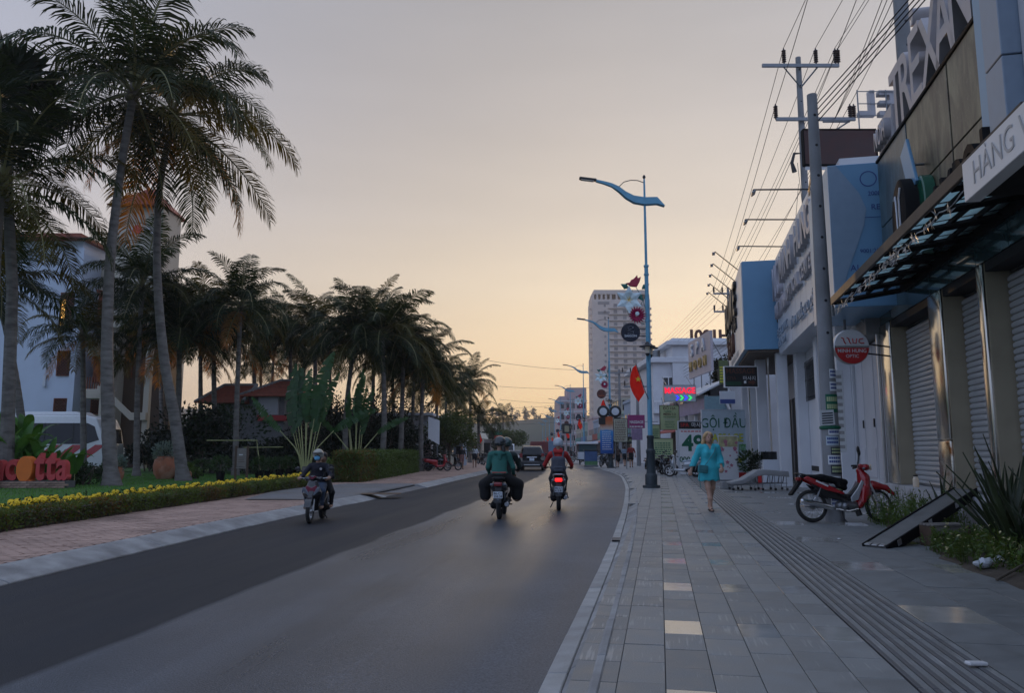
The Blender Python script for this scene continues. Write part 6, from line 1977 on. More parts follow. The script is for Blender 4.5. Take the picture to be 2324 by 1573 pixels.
HB = thing('hedge_block','tall clipped hedge block at the corner of the driveway','hedge',(0,0,0))
g_ = np.random.default_rng(15); n = 30000
y = 32.8 + 15 * g_.random(n); f = g_.random(n)
xr = np.interp(y,[32,48],[-6.35,-5.75])
x = np.where(f < .55,xr,xr - 1.2 * g_.random(n)); z = np.where(f < .55,.1 + 1.25 * g_.random(n),1.32)
fr = g_.random(n) < .14
y = np.where(fr,32.8,y); x = np.where(fr,-6.35 - 1.2 * g_.random(n),x); z = np.where(fr,.1 + 1.25 * g_.random(n),z)
P = np.stack([x,y,z],1) + g_.normal(0,.06,(n,3))
V,Q = leafcloud(P,.085,16,.6,.5)
link('foliage',npmesh('foliage',V,Q,[M['weed'],M['hedge_r']],False,((y < 35.5) & (g_.random(n) < .4)).astype(int)),HB)
MB().add([(-6.5,33,.1),(-7.5,33,.1),(-7.0,47.6,.1),(-5.95,47.6,.1),(-6.5,33,1.2),(-7.5,33,1.2),(-7.0,47.6,1.2),(-5.95,47.6,1.2)],[(4,5,6,7),(0,1,5,4),(1,2,6,5),(2,3,7,6),(3,0,4,7)]).build('inner_twigs',M['soil'],HB,smooth=False)
lo_ = thing('stone_finial','pale stone lotus bud finial at the driveway edge','ornament',(gnd(808,1093,.12).x,gnd(808,1093,.12).y,.12))
MB().lathe([(.14,0),(.14,.05),(.09,.09),(.10,.13),(.17,.2),(.18,.28),(.13,.38),(.05,.45),(.0,.48)],16).build('bud',M['concrete'],lo_)
cb = thing('concrete_block','small pale concrete block beside the stone finial','block',(gnd(823,1090,.12).x + .05,gnd(823,1090,.12).y + .3,.12))
MB().b2((-.16,-.2,0),(.16,.2,.34)).build('block',M['concrete'],cb,bevel=.02)
br = thing('bamboo_rail','thin bamboo rail between palm trunks before the house','rail',(0,40,0))
MB().bar((sp(470,980,40),0,at(0,1000,40).z),(sp(585,980,40),0,at(0,1000,40).z),.03).build('rail',M['travstem'],br)
MB().bar((sp(550,980,40),.3,at(0,1016,40).z),(sp(640,980,40),.3,at(0,1015,40).z),.025).build('rail',M['travstem'],br)
MB().bar((sp(582,980,40),.1,at(0,1000,40).z),(sp(600,980,40),-.2,.12),.025).build('prop',M['travstem'],br)

# ---- house with red tiled roof
yo = 50.0
HO = thing('house','grey walled house with red tiled hip roof and pale gable panel','house',(0,yo,0))
def ox(px): return (px - CX_) / F_ * yo
def oz(py): return at(0,py,yo).z
MB().b2((ox(480),.6,0),(ox(640),9,oz(898))).build('wall',M['grey_wall'],HO,smooth=False)
MB().b2((ox(583),.3,oz(941)),(ox(628),.59,oz(893))).build('gable_panel',M['pale_wall'],HO,smooth=False)
MB().b2((ox(583),.25,oz(955)),(ox(650),.59,oz(942) - .01)).build('orange_band',M['letter_red'],HO,smooth=False)
def roof(x0,x1,ze,zr,y0,y1,inset,nm):
 ym = (y0 + y1) / 2
 rf = MB().add([(x0,y0,ze),(x1,y0,ze),(x1,y1,ze),(x0,y1,ze),(x0 + inset,ym,zr),(x1 - inset * .6,ym,zr)],[(0,1,5,4),(1,2,5),(2,3,4,5),(3,0,4),(0,3,2,1)]).build(nm,M['roof'],HO,smooth=False)
 n = 13
 for i in range(n):
  t = i / n
  a = Vector((x0 + inset * t,y0 + (ym - y0) * t,ze + (zr - ze) * t + .035)); b = Vector((x1 - inset * .6 * t,y0 + (ym - y0) * t,ze + (zr - ze) * t + .035))
  MB().bar(a,b,.055,5).build('tile_course',M['roof'],rf)
 for (a,b) in (((x1,y0,ze),(x1 - inset * .6,ym,zr)),((x0,y0,ze),(x0 + inset,ym,zr)),((x0 + inset,ym,zr),(x1 - inset * .6,ym,zr))):
  MB().bar(Vector(a) + Vector((0,0,.06)),Vector(b) + Vector((0,0,.06)),.12,6).build('ridge',M['concrete'],rf)
roof(ox(545),ox(652),oz(900),oz(852),-.2,9.4,1.2,'roof')
roof(ox(455),ox(560),oz(916),oz(868),-.8,6.4,.5,'lower_roof')

# ---- low white building past the hedge, panel and pink wall
WB = thing('low_building','low pale building with flat roof line behind the hedge block','building',(0,60,0))
def qx(px): return (px - CX_) / F_ * 60
MB().b2((qx(860),0,0),(qx(975),8,at(0,945,60).z)).build('wall',M['pale_wall'],WB,smooth=False)
MB().b2((qx(850),-.8,at(0,944,60).z),(qx(985),8,at(0,938,60).z)).build('roof_slab',M['white_wall'],WB,smooth=False)
MB().b2((qx(968),-4,0),(qx(992),-3.7,at(0,1008,60).z)).build('pink_wall',wm[3],WB,smooth=False)
WPn = thing('white_sign_panel','tilted white panel standing past the hedge block','sign',(at(985,1010,54).x,54,at(985,1010,54).z))
MB().add([(-.42,0,.45),(.34,.3,0),(.34,.3,1.7),(-.42,0,1.95),(-.42,.12,.45),(.34,.42,0),(.34,.42,1.7),(-.42,.12,1.95)],[(0,1,2,3),(4,5,6,7),(0,1,5,4),(1,2,6,5),(2,3,7,6),(3,0,4,7)]).build('panel',M['whitegloss'],WPn,smooth=False)
MB().bar((.2,.3,0),(.2,.3,-2.6),.05).build('post',M['steel'],WPn)
for (a,b,Y,h,m,lb) in ((1030,1050,66,2.8,5,'pale kiosk wall behind the pedestrians on the left'),(1076,1094,95,3.4,2,'cream stall block on the far left pavement'),(1094,1115,120,3.6,0,'pale stall block beyond the cream one on the left')):
 o = thing('stall',lb,'stall',(sp(a,1030,Y),Y,0))
 wd_ = sp(b,1030,Y) - sp(a,1030,Y)
 MB().b2((0,0,0),(wd_,6,h)).build('wall',wm[m],o,smooth=False)
 MB().add([(-.3,-2.5,h - .5),(wd_ + .8,-2.5,h - .7),(wd_ + .8,0,h),(-.3,0,h + .2),(-.3,-2.5,h - .42),(wd_ + .8,-2.5,h - .62),(wd_ + .8,0,h + .08),(-.3,0,h + .28)],[(0,1,2,3),(4,5,6,7),(0,1,5,4),(1,2,6,5),(2,3,7,6),(3,0,4,7)]).build('awning',cm[4],o,smooth=False)
 MB().b2((.2,-.05,.3),(wd_ - .2,-.005,h - 1.0)).build('opening',M['dark'],o,smooth=False)
flag(sp(1097,1000,80),80,2.2,'red flag on the left pavement in front of the stalls')
sg = thing('hanging_sign','small green red and white sign on the far left','sign',at(1131,1003,100))
for i,m in enumerate(('white','red_ink','green_ink')):
 MB().b2((-.5,0,i * .42),(.5,.06,i * .42 + .40)).build('stripe_panel',M[m],sg,smooth=False)
MB().b2((-.04,.07,-2),(.04,.14,1.4)).build('post',M['steel'],sg)

# ------------------------------------------------------------------ palms and trees
def frond_mesh(L,e0,curv,seed,mats,npair=66,lmax=1.02,hang=.5,wid=.056):
 g_ = np.random.default_rng(seed)
 n = 22
 e = radians(e0); P = [np.zeros(3)]; D = []
 for i in range(n):
  t = i / n
  e -= radians(curv) * (.35 + 1.3 * t) / n
  d = np.array([cos(e),0.02 * sin(i * .5 + seed),sin(e)]); D.append(d)
  P.append(P[-1] + d * L / n)
 D.append(D[-1]); P = np.array(P); D = np.array(D)
 mb = MB()
 mb.tube([Vector(p) for p in P],[.045 * L / 4.2 * (1 - .85 * i / n) + .004 for i in range(n + 1)],5,flat=.6)
 nb = len(mb.f)
 V = list(mb.v); F = [list(f) for f in mb.f]
 for k in range(npair):
  s = .14 + .86 * (k + .5) / npair
  f = s * n; i = int(f); q = f - i
  p = P[i] * (1 - q) + P[min(i + 1,n)] * q; d = D[min(i,n)]
  ln = lmax * L / 4.2 * (.42 + .62 * sin(pi * min(1,.18 + .74 * s))) * (1 - .35 * max(0,s - .8) / .2)
  for sd in (-1,1):
   if g_.random() < .04: continue
   fw = .35 + .75 * s ** 2
   lat = np.array([0,sd,0.0])
   upn = np.cross(d,lat) * sd
   d1 = lat * .85 + d * fw + upn * .12 * (1 if upn[2] > 0 else -1) + g_.normal(0,.10,3); d1 /= np.linalg.norm(d1)
   gr = np.array([0,0,-1.0]) * hang * g_.uniform(.7,1.5)
   d2 = d1 + gr; d2 /= np.linalg.norm(d2)
   d3 = d2 + gr * 1.2; d3 /= np.linalg.norm(d3)
   l_ = ln * g_.uniform(.85,1.1)
   wv = d * wid * L / 4.2 * .5
   a0 = p; a1 = p + d1 * l_ * .4; a2 = a1 + d2 * l_ * .35; a3 = a2 + d3 * l_ * .25
   b = len(V)
   V += [tuple(a0 - wv * .5),tuple(a0 + wv * .5),tuple(a1 + wv),tuple(a1 - wv),tuple(a2 + wv * .8),tuple(a2 - wv * .8),tuple(a3),tuple(a3)]
   F += [[b,b + 1,b + 2,b + 3],[b + 3,b + 2,b + 4,b + 5],[b + 5,b + 4,b + 6]]
 me = bpy.data.meshes.new('frond'); me.from_pydata(V,[],F)
 for m in mats: me.materials.append(m)
 mi = [1] * nb + [0] * (len(F) - nb)
 me.polygons.foreach_set("material_index",mi); me.update()
 return me
E0S = [80,62,44,27,10,-8,-28]
CUR = [48,70,88,92,85,66,48]
FR = {}
for mn in ('frond','frond_b','frond_dead'):
 FR[mn] = [[frond_mesh(4.2,E0S[i] + 6 * s,CUR[i] * (1 + .15 * s),10 * i + s + (100 if mn != 'frond' else 0),[M[mn],M['rachis']],hang=.42 + .16 * (i > 2)) for s in ((0,1,2) if mn == 'frond' else (0,))] for i in range(7)]
cocm = MB().sphere((0,0,0),(.11,.11,.14),10,8).mesh('coconut',mk('coconut',(.10,.085,.03),.5,rand=.3))
def palm(label,base,crown,flen,seed,path=None,r0=.2,r1=.12,n=30,yellow=.18,dead=0,nuts=0,name='coconut_palm',low=-28,lean=0,openc=0):
 """base and crown are world points; flen is the frond length in metres"""
 o = thing(name,label,'palm tree',base,0)
 r = random.Random(seed)
 b = Vector(base); c = Vector(crown) - b
 pts = [Vector((0,0,-.05))] + [Vector(p) - b for p in (path or [])] + [c]
 P = []
 for i in range(len(pts) - 1):
  p0,p1,p2,p3 = pts[max(i - 1,0)],pts[i],pts[i + 1],pts[min(i + 2,len(pts) - 1)]
  k = max(4,int((p2 - p1).length / .22))
  for j in range(k):
   t = j / k
   P.append(0.5 * ((2 * p1) + (p2 - p0) * t + (2 * p0 - 5 * p1 + 4 * p2 - p3) * t * t + (3 * p1 - p0 - 3 * p2 + p3) * t ** 3))
 P.append(c)
 N_ = len(P)
 R = [(r0 + (r1 - r0) * min(1,(i / N_) * 1.35)) * (1.0 + .05 * (i % 2)) + .10 * r0 / .2 * max(0,1 - i / 4) for i in range(N_)]
 MB().tube(P,R,10).build('trunk',M['bark'],o,ang=60)
 MB().sphere(c + Vector((0,0,.05)),(r1 * 1.6,r1 * 1.6,r1 * 3.2),10,8).build('crown_heart',M['bark2'],o)
 sc = flen / 4.2 * (1.0 if flen > 4 else 1.22)
 n = int(n * 1.2)
 for i in range(n):
  t = (i + .5) / n
  el = 82 - (82 - low) * t ** .85 + r.uniform(-7,7)
  k = min(range(7),key=lambda j: abs(E0S[j] - el))
  az = i * 2.39996 + r.uniform(-.25,.25) + seed
  mn = 'frond'
  if r.random() < yellow * (.4 + 1.2 * t): mn = 'frond_b'
  if i >= n - dead: mn = 'frond_dead'
  me = FR[mn][k][r.randrange(len(FR[mn][k]))]
  link('frond',me,o,c + Vector((cos(az),sin(az),0)) * r1 * .6 + Vector((0,0,.12 * (1 - t))),(r.uniform(-.15,.15),radians(E0S[k] - el) * .8,az),sc * r.uniform(.86,1.1))
 for i in range(nuts):
  a = r.uniform(0,2 * pi)
  link('coconut',cocm,o,c + Vector((cos(a) * (r1 + .12),sin(a) * (r1 + .12),-.25 - r.uniform(0,.25))),(r.uniform(-.5,.5),r.uniform(-.5,.5),0),r.uniform(.85,1.15))
 return o
def A3(px,py,Y): return tuple(at(px,py,Y))
def Bs(px,Y,z=.1): return (at(px,1080,Y).x,Y,z)
palm('tallest coconut palm with straight trunk left of the hotel tower',Bs(255,29.8),A3(303,212,29.8),6.0,3,[A3(246,960,29.8),A3(243,780,29.8),A3(251,580,29.8),A3(277,370,29.8)],.27,.15,20,.1,0,5)
palm('leaning coconut palm with golden dry fronds beside the big urn',Bs(417,34.5),A3(395,262,34.5),6.2,8,[A3(398,960,34.5),A3(372,810,34.5),A3(357,620,34.5),A3(362,430,34.5)],.26,.14,21,.4,3,3,low=-45)
palm('coconut palm at the left picture edge with long low fronds',Bs(-22,27.5),A3(2,420,27.5),4.9,5,[A3(-18,800,27.5)],.24,.14,22,.4,0,2)
palm('thin leaning palm with one big drooping frond at the left edge',Bs(62,34),A3(-12,640,34),4.4,14,[A3(48,950,34),A3(25,800,34)],.2,.12,22,.2)
palm('short bushy palm in front of the lattice windows',Bs(190,41),A3(188,765,41),2.6,21,None,.17,.12,22,.25,2)
palm('palm with slim trunk between the tall and the leaning palm',Bs(310,41),A3(322,655,41),3.4,24,[A3(312,900,41)],.17,.11,24,.12)
palm('bushy palm close behind the leaning palm trunk',Bs(402,43),A3(408,765,43),3.3,27,None,.2,.13,26,.3,3)
palm('palm with tall upright fronds left of the notice board palm',Bs(488,46),A3(484,735,46),3.6,30,None,.18,.12,24,.4,3)
palm('palm with bare trunk rising straight behind the notice board',Bs(534,42),A3(546,700,42),3.0,33,[A3(538,900,42)],.17,.11,22,.2,2,3)
palm('small palm crown above the red roof',Bs(606,66),A3(622,790,66),3.0,36,None,.17,.11,20,.2)
palm('palm with tufted crown right above the traveller palm',Bs(716,52),A3(715,738,52),2.9,39,None,.2,.13,22,.2,0,3)
palm('first big palm of the dense clump, left side',Bs(783,46),A3(806,765,46),3.4,42,[A3(786,930,46)],.18,.12,28,.15)
palm('middle palm of the dense clump with trunk over the hedge',Bs(866,45),A3(868,765,45),3.3,45,[A3(872,940,45)],.19,.12,28,.15)
palm('right hand palm of the dense clump',Bs(908,48),A3(916,785,48),3.2,48,[A3(912,940,48)],.18,.12,26,.25)
palm('palm at the outer right edge of the dense clump',Bs(955,50),A3(962,835,50),2.9,51,[A3(956,960,50)],.18,.12,26,.25,2)
palm('lower palm behind the outer edge of the clump',Bs(985,62),A3(994,862,62),3.0,54,None,.18,.12,24,.15)
palm('far palm with shaggy grey green crown above the leafy tree',Bs(1066,84),A3(1068,868,84),2.9,57,None,.2,.14,26,.15,2)
palm('lower far palm right of the shaggy one',Bs(1086,80),A3(1086,952,80),2.6,60,None,.2,.14,24,.15)
palm('small far palm between shaggy palm and dense clump',Bs(1040,90),A3(1035,905,90),2.6,63,None,.2,.14,22,.15)
palm('tiny palm silhouette far down the left side',Bs(1143,170),A3(1142,950,170),3.2,66,None,.2,.14,20,.1)
palm('small palm silhouette low over the red roof ridge',Bs(590,72),A3(592,835,72),2.6,69,None,.18,.12,18,.2)
palm('thin palm between traveller palm and dense clump',Bs(752,60),A3(748,800,60),2.6,72,None,.16,.11,20,.2)
palm('palm behind the dense clump, peeking over its middle',Bs(842,58),A3(850,735,58),3.3,75,None,.18,.12,24,.15)

for i,(bx_,Y,cx,cy,fl,lb) in enumerate(((455,50,455,760,3.2,'palm between the bushy palm and the upright one'),(575,54,578,745,3.0,'palm right of the notice board palm, above the red roof'),(655,57,660,770,3.0,'palm over the right end of the red roof'),
           (690,64,690,800,3.0,'palm behind the big traveller palm'),(895,60,890,815,3.2,'low palm behind the middle of the clump'),(935,57,938,860,2.8,'lowest palm at the right of the clump'),(1010,74,1012,890,2.8,'palm behind the leafy street tree'),(370,52,362,720,3.2,'palm right behind the slim trunk palm'))):
 palm(lb,Bs(bx_,Y),A3(cx,cy,Y),fl,80 + 3 * i,None,.18,.12,24,.25,2 if i % 2 else 0)

def fan_leaf(seed):
 r = random.Random(seed); V = []; F = []
 n = 34; R = 1.5
 V.append((0,0,0))
 for k in range(n):
  a = radians(-135 + 270 * k / (n - 1));
  up = .10 * (1 if k % 2 else -1)
  for q,w_ in ((.62,.0),):
   V.append((R * .62 * cos(a),R * .62 * sin(a),up * .8 - .05))
  tip = R * r.uniform(.9,1.06)
  V.append((tip * cos(a),tip * sin(a),-.22 + up * .3))
 for k in range(n - 1):
  i0,t0 = 1 + 2 * k,2 + 2 * k
  F += [(0,i0,i0 + 2),(i0,t0,i0 + 2)]
 b = len(V)
 V += [(-.03,-.03,0),(-.03,.03,0),(-1.5,.03,-.25),(-1.5,-.03,-.25)]
 F.append((b,b + 1,b + 2,b + 3))
 me = bpy.data.meshes.new('fan_leaf'); me.from_pydata(V,[],F); me.materials.append(M['fan']); return me
fm = [fan_leaf(i) for i in range(3)]
fp = thing('fan_palm','dark fan palm with round pleated leaves at the top left corner','palm tree',(at(15,1080,29).x,29,.1))
fc_ = Vector(A3(8,235,29)) - Vector(fp.location)
MB().tube([(0,0,0),fc_ * .5 + Vector((.3,0,0)),fc_],[.26,.2,.18],10).build('trunk',M['bark'],fp)
r = random.Random(4)
for i in range(24):
 t = (i + .5) / 24
 el = radians(80 - 115 * t); az = i * 2.4
 d = Vector((cos(az) * cos(el),sin(az) * cos(el),sin(el)))
 link('leaf',fm[i % 3],fp,fc_ + d * 1.35,(r.uniform(-.4,.4),-el + r.uniform(-.2,.2),az),r.uniform(.85,1.05))

def paddle(seed,L=2.2,W_=.34,torn=.25):
 r = random.Random(seed); V = []; F = []
 n = 26; e = radians(88)
 p = Vector((0,0,0))
 pts = []
 for i in range(n + 1):
  pts.append(p.copy()); e -= radians(20) / n * (i / n) * 2
  p = p + Vector((cos(e),0,sin(e))) * L / n
 for sd in (-1,1):
  i = 0
  while i < n:
   k = 1 if r.random() < torn * 1.6 else r.choice((2,3))
   k = min(k,n - i)
   t0,t1 = i / n,(i + k) / n
   w0 = W_ * sin(pi * (.08 + .9 * t0)) ** .6; w1 = W_ * sin(pi * min(.985,.08 + .9 * t1)) ** .6
   dz = r.uniform(-.10,.05); dy = r.uniform(-.07,.07)
   b = len(V)
   m0,m1 = pts[i],pts[i + k]
   s_ = Vector((sd,0,0))
   V += [tuple(m0),tuple(m1),(m1.x + sd * w1,m1.y + dy,m1.z + dz - .02),(m0.x + sd * w0,m0.y + dy,m0.z + dz)]
   F.append((b,b + 1,b + 2,b + 3)); i += k
 me = bpy.data.meshes.new('blade'); me.from_pydata(V,[],F); me.materials.append(M['trav']); return me
pdl = [paddle(i,3.0,.30,.22 + .14 * i) for i in range(4)]
def traveller(label,px,py,Y,n,spread,stalk,seed,sc=1.0):
 o = thing('traveller_palm',label,'palm tree',(at(px,py,Y).x,Y,.1))
 r = random.Random(seed)
 for i in range(n):
  t = (i - (n - 1) / 2) / ((n - 1) / 2)
  a = t * spread
  a += r.uniform(-.06,.06); L = stalk * (1 - .12 * abs(t)) * r.uniform(.82,1.12)
  b = Vector((t * .16,r.uniform(-.1,.1),.35 + .15 * (1 - abs(t))))
  d = Vector((sin(a),r.uniform(-.03,.03),cos(a)))
  bend = Vector((sin(a) * .3 * abs(t),0,-.12 * abs(t)))
  st = MB().tube([b * .3,b,b + d * L * .5,b + d * L + bend * .4],[.07,.055,.035,.025],6,flat=.7).build('stalk',M['travstem'],o)
  link('leaf',pdl[r.randrange(4) if abs(t) > .5 else r.randrange(2)],o,b + d * L + bend * .4,(r.uniform(-.12,.12),a * 1.1 + r.uniform(-.06,.06),r.uniform(-.9,.9)),sc * r.uniform(.72,1.12))
 for s in (-1,1):
  a = s * (spread + .28)
  d = Vector((sin(a),.1 * s,cos(a))); b = Vector((0,0,.5))
  MB().tube([b,b + d * stalk * .45,b + d * stalk * .85 + Vector((s * .25,0,-.1))],[.05,.03,.02],6).build('stalk',M['travstem'],o)
  link('leaf',pdl[3],o,b + d * stalk * .85 + Vector((s * .25,0,-.1)),(.1,s * .95,.5 * s),sc * .75)
 MB().lathe([(.2,0),(.22,.3),(.16,.6)],12).build('trunk',M['bark'],o)
 return o
traveller('big traveller palm with pale fanned stalks behind the oncoming rider',693,1080,37,10,.20,2.5,4,1.05)
traveller('slim traveller palm with few stalks left of the hedge block',806,1080,38,6,.12,2.3,5,.78)

def tree(label,x,y,h,r_,seed,leaf,n=5200,size=.24,name='street_tree',clumps=16,base=.35):
 o = thing(name,label,'tree',(x,y,.05))
 r = random.Random(seed)
 tr = MB().tube([(0,0,0),(.05 * h * r.uniform(-1,1),0,h * .3),(.04 * h * r.uniform(-1,1),.1,h * .62)],[h * .030,h * .022,h * .012],8).build('trunk',M['bark2'],o)
 P = []
 for i in range(clumps):
  a = r.uniform(0,2 * pi); q = r.uniform(.15,.85) ** .7
  c = Vector((r_ * q * cos(a),r_ * q * sin(a),h * (base + (1 - base) * r.uniform(.1,.9) * (1.05 - q * .5))))
  s = r_ * r.uniform(.26,.46)
  P.append(ellip_pts(c,(s,s,s * .75),n // clumps,seed * 7 + i,.3))
  MB().tube([(0,0,h * r.uniform(.28,.5)),c * .55 + Vector((0,0,h * .2)),c],[h * .010,h * .006,h * .003],5).build('limb',M['bark2'],tr)
 V,Q = leafcloud(np.concatenate(P),size,seed,.2,.5)
 link('crown',npmesh('crown',V,Q,leaf),o)
 return o
tree('leafy street tree on the left pavement past the hedge block',sp(1018,1050,57),57,4.6,1.9,5,M['tree_l'],5200,.17)
tree('second leafy tree behind the first on the left pavement',sp(1005,1050,66),66,5.4,2.2,6,M['shrub'],4200,.2)
tree('feathery green tree far down the left side of the road',sp(1158,1030,125),125,6.0,3.0,7,M['tree_l'],4200,.3)
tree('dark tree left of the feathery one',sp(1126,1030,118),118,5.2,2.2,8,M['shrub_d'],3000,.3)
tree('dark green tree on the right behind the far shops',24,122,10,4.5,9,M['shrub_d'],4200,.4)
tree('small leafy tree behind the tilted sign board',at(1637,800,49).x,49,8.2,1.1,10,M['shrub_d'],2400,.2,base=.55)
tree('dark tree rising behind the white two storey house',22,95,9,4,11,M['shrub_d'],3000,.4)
def belt(name,x0,x1,y,h,n,seed,leaf,d=18):
 g_ = np.random.default_rng(seed)
 x = x0 + (x1 - x0) * g_.random(n); yy = y + d * g_.random(n)
 top = h * (.65 + .5 * np.array([noise.noise(Vector((v * .09,seed,0))) for v in x]) + .25 * np.array([noise.noise(Vector((v * .4,seed,0))) for v in x]))
 P = np.stack([x,yy,top * g_.random(n) ** .6],1)
 V,Q = leafcloud(P,1.1,seed,.3,.6)
 return tag(link(name,npmesh(name,V,Q,leaf)),kind='stuff')
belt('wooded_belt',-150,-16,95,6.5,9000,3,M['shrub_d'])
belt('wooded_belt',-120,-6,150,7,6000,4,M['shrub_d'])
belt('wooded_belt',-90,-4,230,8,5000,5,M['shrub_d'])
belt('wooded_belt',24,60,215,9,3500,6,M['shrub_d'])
def ridge_trees():
 g_ = np.random.default_rng(31); P = []
 for i in range(70):
  x = -60 + 150 * g_.random(); s = g_.uniform(1.2,3.0)
  P.append(ellip_pts((x,640 + 30 * g_.random(),27 + 8 * g_.random() + max(0,(x - 20) * .05)),(s * .7,s,s * 1.6),60,400 + i,.2))
 V,Q = leafcloud(np.concatenate(P),1.6,8,.3,.6)
 return npmesh('ridge_trees',V,Q,M['shrub_d'])
tag(link('ridge_trees',ridge_trees()),kind='stuff')

# ------------------------------------------------------------------ vehicles
def wheel(parent,name,c,R,tw_,rim,spokes=0,hubr=.05,turn=0):
 """tyre, rim and hub of one wheel, axle along x"""
 w_ = MB().torus((0,0,0),R - tw_,tw_,'x',30,8,1.0).build(name,M['rubber'],parent)
 w_.location = c; w_.rotation_euler = (0,0,turn)
 rr = R - tw_ * 1.9
 MB().torus((0,0,0),rr,.016,'x',30,6,1.3).build('rim',rim,w_)
 h_ = MB().lathe([(hubr,-.05),(hubr * 1.2,-.03),(hubr * 1.2,.03),(hubr,.05)],14,axis='x').build('hub',M['alu'],w_)
 mb = MB()
 if spokes:
  for k in range(spokes):
   a = 2 * pi * k / spokes
   mb.bar(((-1) ** k * .035,hubr * cos(a + .5),hubr * sin(a + .5)),(0,rr * cos(a),rr * sin(a)),.0028,4)
  tag(mb.build('spokes',M['chrome'],w_),kind='stuff')
 else:
  for k in range(5):
   a = 2 * pi * k / 5
   mb.box((0,(rr * .5) * cos(a),(rr * .5) * sin(a)),(.03,rr,.035),(a,0,0))
  tag(mb.build('spokes',rim,w_,bevel=.004),kind='stuff')
 return w_
def plate(parent,loc,w_,h_,t1,t2,rx=0,face=(90,0,0)):
 p = MB().box((0,0,0),(w_,.006,h_)).build('number_plate',M['plate'],parent,bevel=.003)
 p.location = loc; p.rotation_euler = (radians(rx),0,0)
 text(p,t1,h_ * .46,(0,-.005,h_ * .23),M['ink'],depth=.002,bold=.008)
 text(p,t2,h_ * .46,(0,-.005,-h_ * .23),M['ink'],depth=.002,bold=.008)
 return p
M['tail_red'] = mk('tail_lens',(.22,.01,.012),.2,coat=.5,var=0)
M['tail_lit'] = mk('tail_lit',(.6,.01,.01),.3,emit=(1,.02,.02),estr=1.6,var=0)
M['lens'] = mk('clear_lens',(.12,.14,.17),.08,var=.1,spec=.8)
M['blue_seat'] = mk('grey_cover',(.30,.36,.42),.6,var=.1)
def scooter(label,paint,accent,loc,rz,lit=False,t1='86-C1',t2='123.45',group=None,seat=None,lean=0):
 """automatic scooter: y forward, z up"""
 o = thing('scooter',label,'motorbike',loc,rz,group)
 o.rotation_euler = (0,radians(lean),rz)
 wheel(o,'rear_wheel',(0,-.60,.275),.275,.052,M['black_matt'])
 wheel(o,'front_wheel',(0,.68,.275),.275,.046,M['alu'])
 sdf_obj('body',[((0,-.92,.74),.06,(0,-.70,.70),.12,(1.2,1,.9)),((0,-.72,.68),.14,(0,-.12,.60),.15,(1.25,1,1)),((0,-.35,.52),.13,(0,-.1,.42),.13),
     ((0,-.05,.31),.07,(0,.36,.33),.07,(2.0,1,1)),((0,.42,.36),.08,(0,.50,.66),.12,(1.6,.8,1)),((0,.50,.66),.12,(0,.46,.92),.075,(1.6,.8,1)),((0,.56,.70),.07,(0,.62,.58),.05,(1.5,1,1))],
   .02,paint,o,.06)
 sdf_obj('engine',[((.0,-.62,.33),.10,(0,-.25,.34),.11),((-.12,-.60,.29),.075,(-.12,-.2,.31),.085),((.13,-.55,.35),.05,(.13,-.3,.35),.06)],.022,M['black_matt'],o,.03)
 st = sdf_obj('seat',[((0,-.78,.83),.07,(0,-.42,.80),.095,(1.35,1,.75)),((0,-.42,.80),.095,(0,-.02,.745),.085,(1.2,1,.75))],.018,seat or M['black_matt'],o,.05)
 MB().tube([(-.12,-.60,.80),(-.125,-.85,.86),(-.08,-.95,.875),(.08,-.95,.875),(.125,-.85,.86),(.12,-.60,.80)],.017,8).build('grab_rail',M['silver'] if lit else M['black'],o)
 tl = MB().box((0,-.955,.745),(.17,.06,.085)).build('tail_light',M['tail_lit'] if lit else M['tail_red'],o,bevel=.02,seg=2)
 for s in (-1,1):
  MB().box((s * .13,-.93,.735),(.07,.07,.04),(0,0,s * .5)).build('indicator',M['lens'],tl,bevel=.012)
 MB().add([(-.07,-.90,.70),(.07,-.90,.70),(.075,-.99,.36),(-.075,-.99,.36),(-.06,-.86,.70),(.06,-.86,.70),(.065,-.96,.36),(-.065,-.96,.36)],[(0,1,2,3),(7,6,5,4),(0,4,5,1),(1,5,6,2),(2,6,7,3),(3,7,4,0)]).build('mudguard',M['black'],o,smooth=False,bevel=.008)
 plate(o,(0,-.985,.525),.19,.14,t1,t2,12)
 MB().box((0,-.965,.42),(.05,.02,.05),(radians(14),0,0)).build('reflector',M['lens'],o,bevel=.006)
 MB().tube([(.10,-.2,.27),(.16,-.35,.26)],.022,8).build('exhaust_pipe',M['steel'],o)
 ex = MB().lathe([(.03,0),(.058,.04),(.062,.38),(.05,.44),(.025,.45)],16,axis='y').build('silencer',M['black'],o)
 ex.location = (.165,-.80,.33); ex.rotation_euler = (radians(10),0,0)
 MB().lathe([(.045,0),(.05,.01),(.05,.02)],14,(0,-.006,0),'y').build('end_cap',M['chrome'],ex)
 for s in (-1,1):
  MB().bar((s * .115,-.58,.30),(s * .10,-.66,.62),.022,8).build('shock_absorber',M['steel'],o)
  MB().bar((s * .07,.68,.275),(s * .055,.52,.66),.022,8).build('fork',M['alu'],o)
  MB().bar((s * .13,-.30,.30),(s * .25,-.31,.30),.016,6).build('foot_peg',M['black'],o)
 vs = MB()
 ring = []
 for i in range(9):
  a = radians(20 + 150 * i / 8)
  for x in (-.075,.075):
   ring.append((x,.68 + .315 * cos(a),.275 + .315 * sin(a)))
 V2 = ring + [(x * .9,y + (.68 - y) * .05,z + (.275 - z) * .05) for x,y,z in ring]
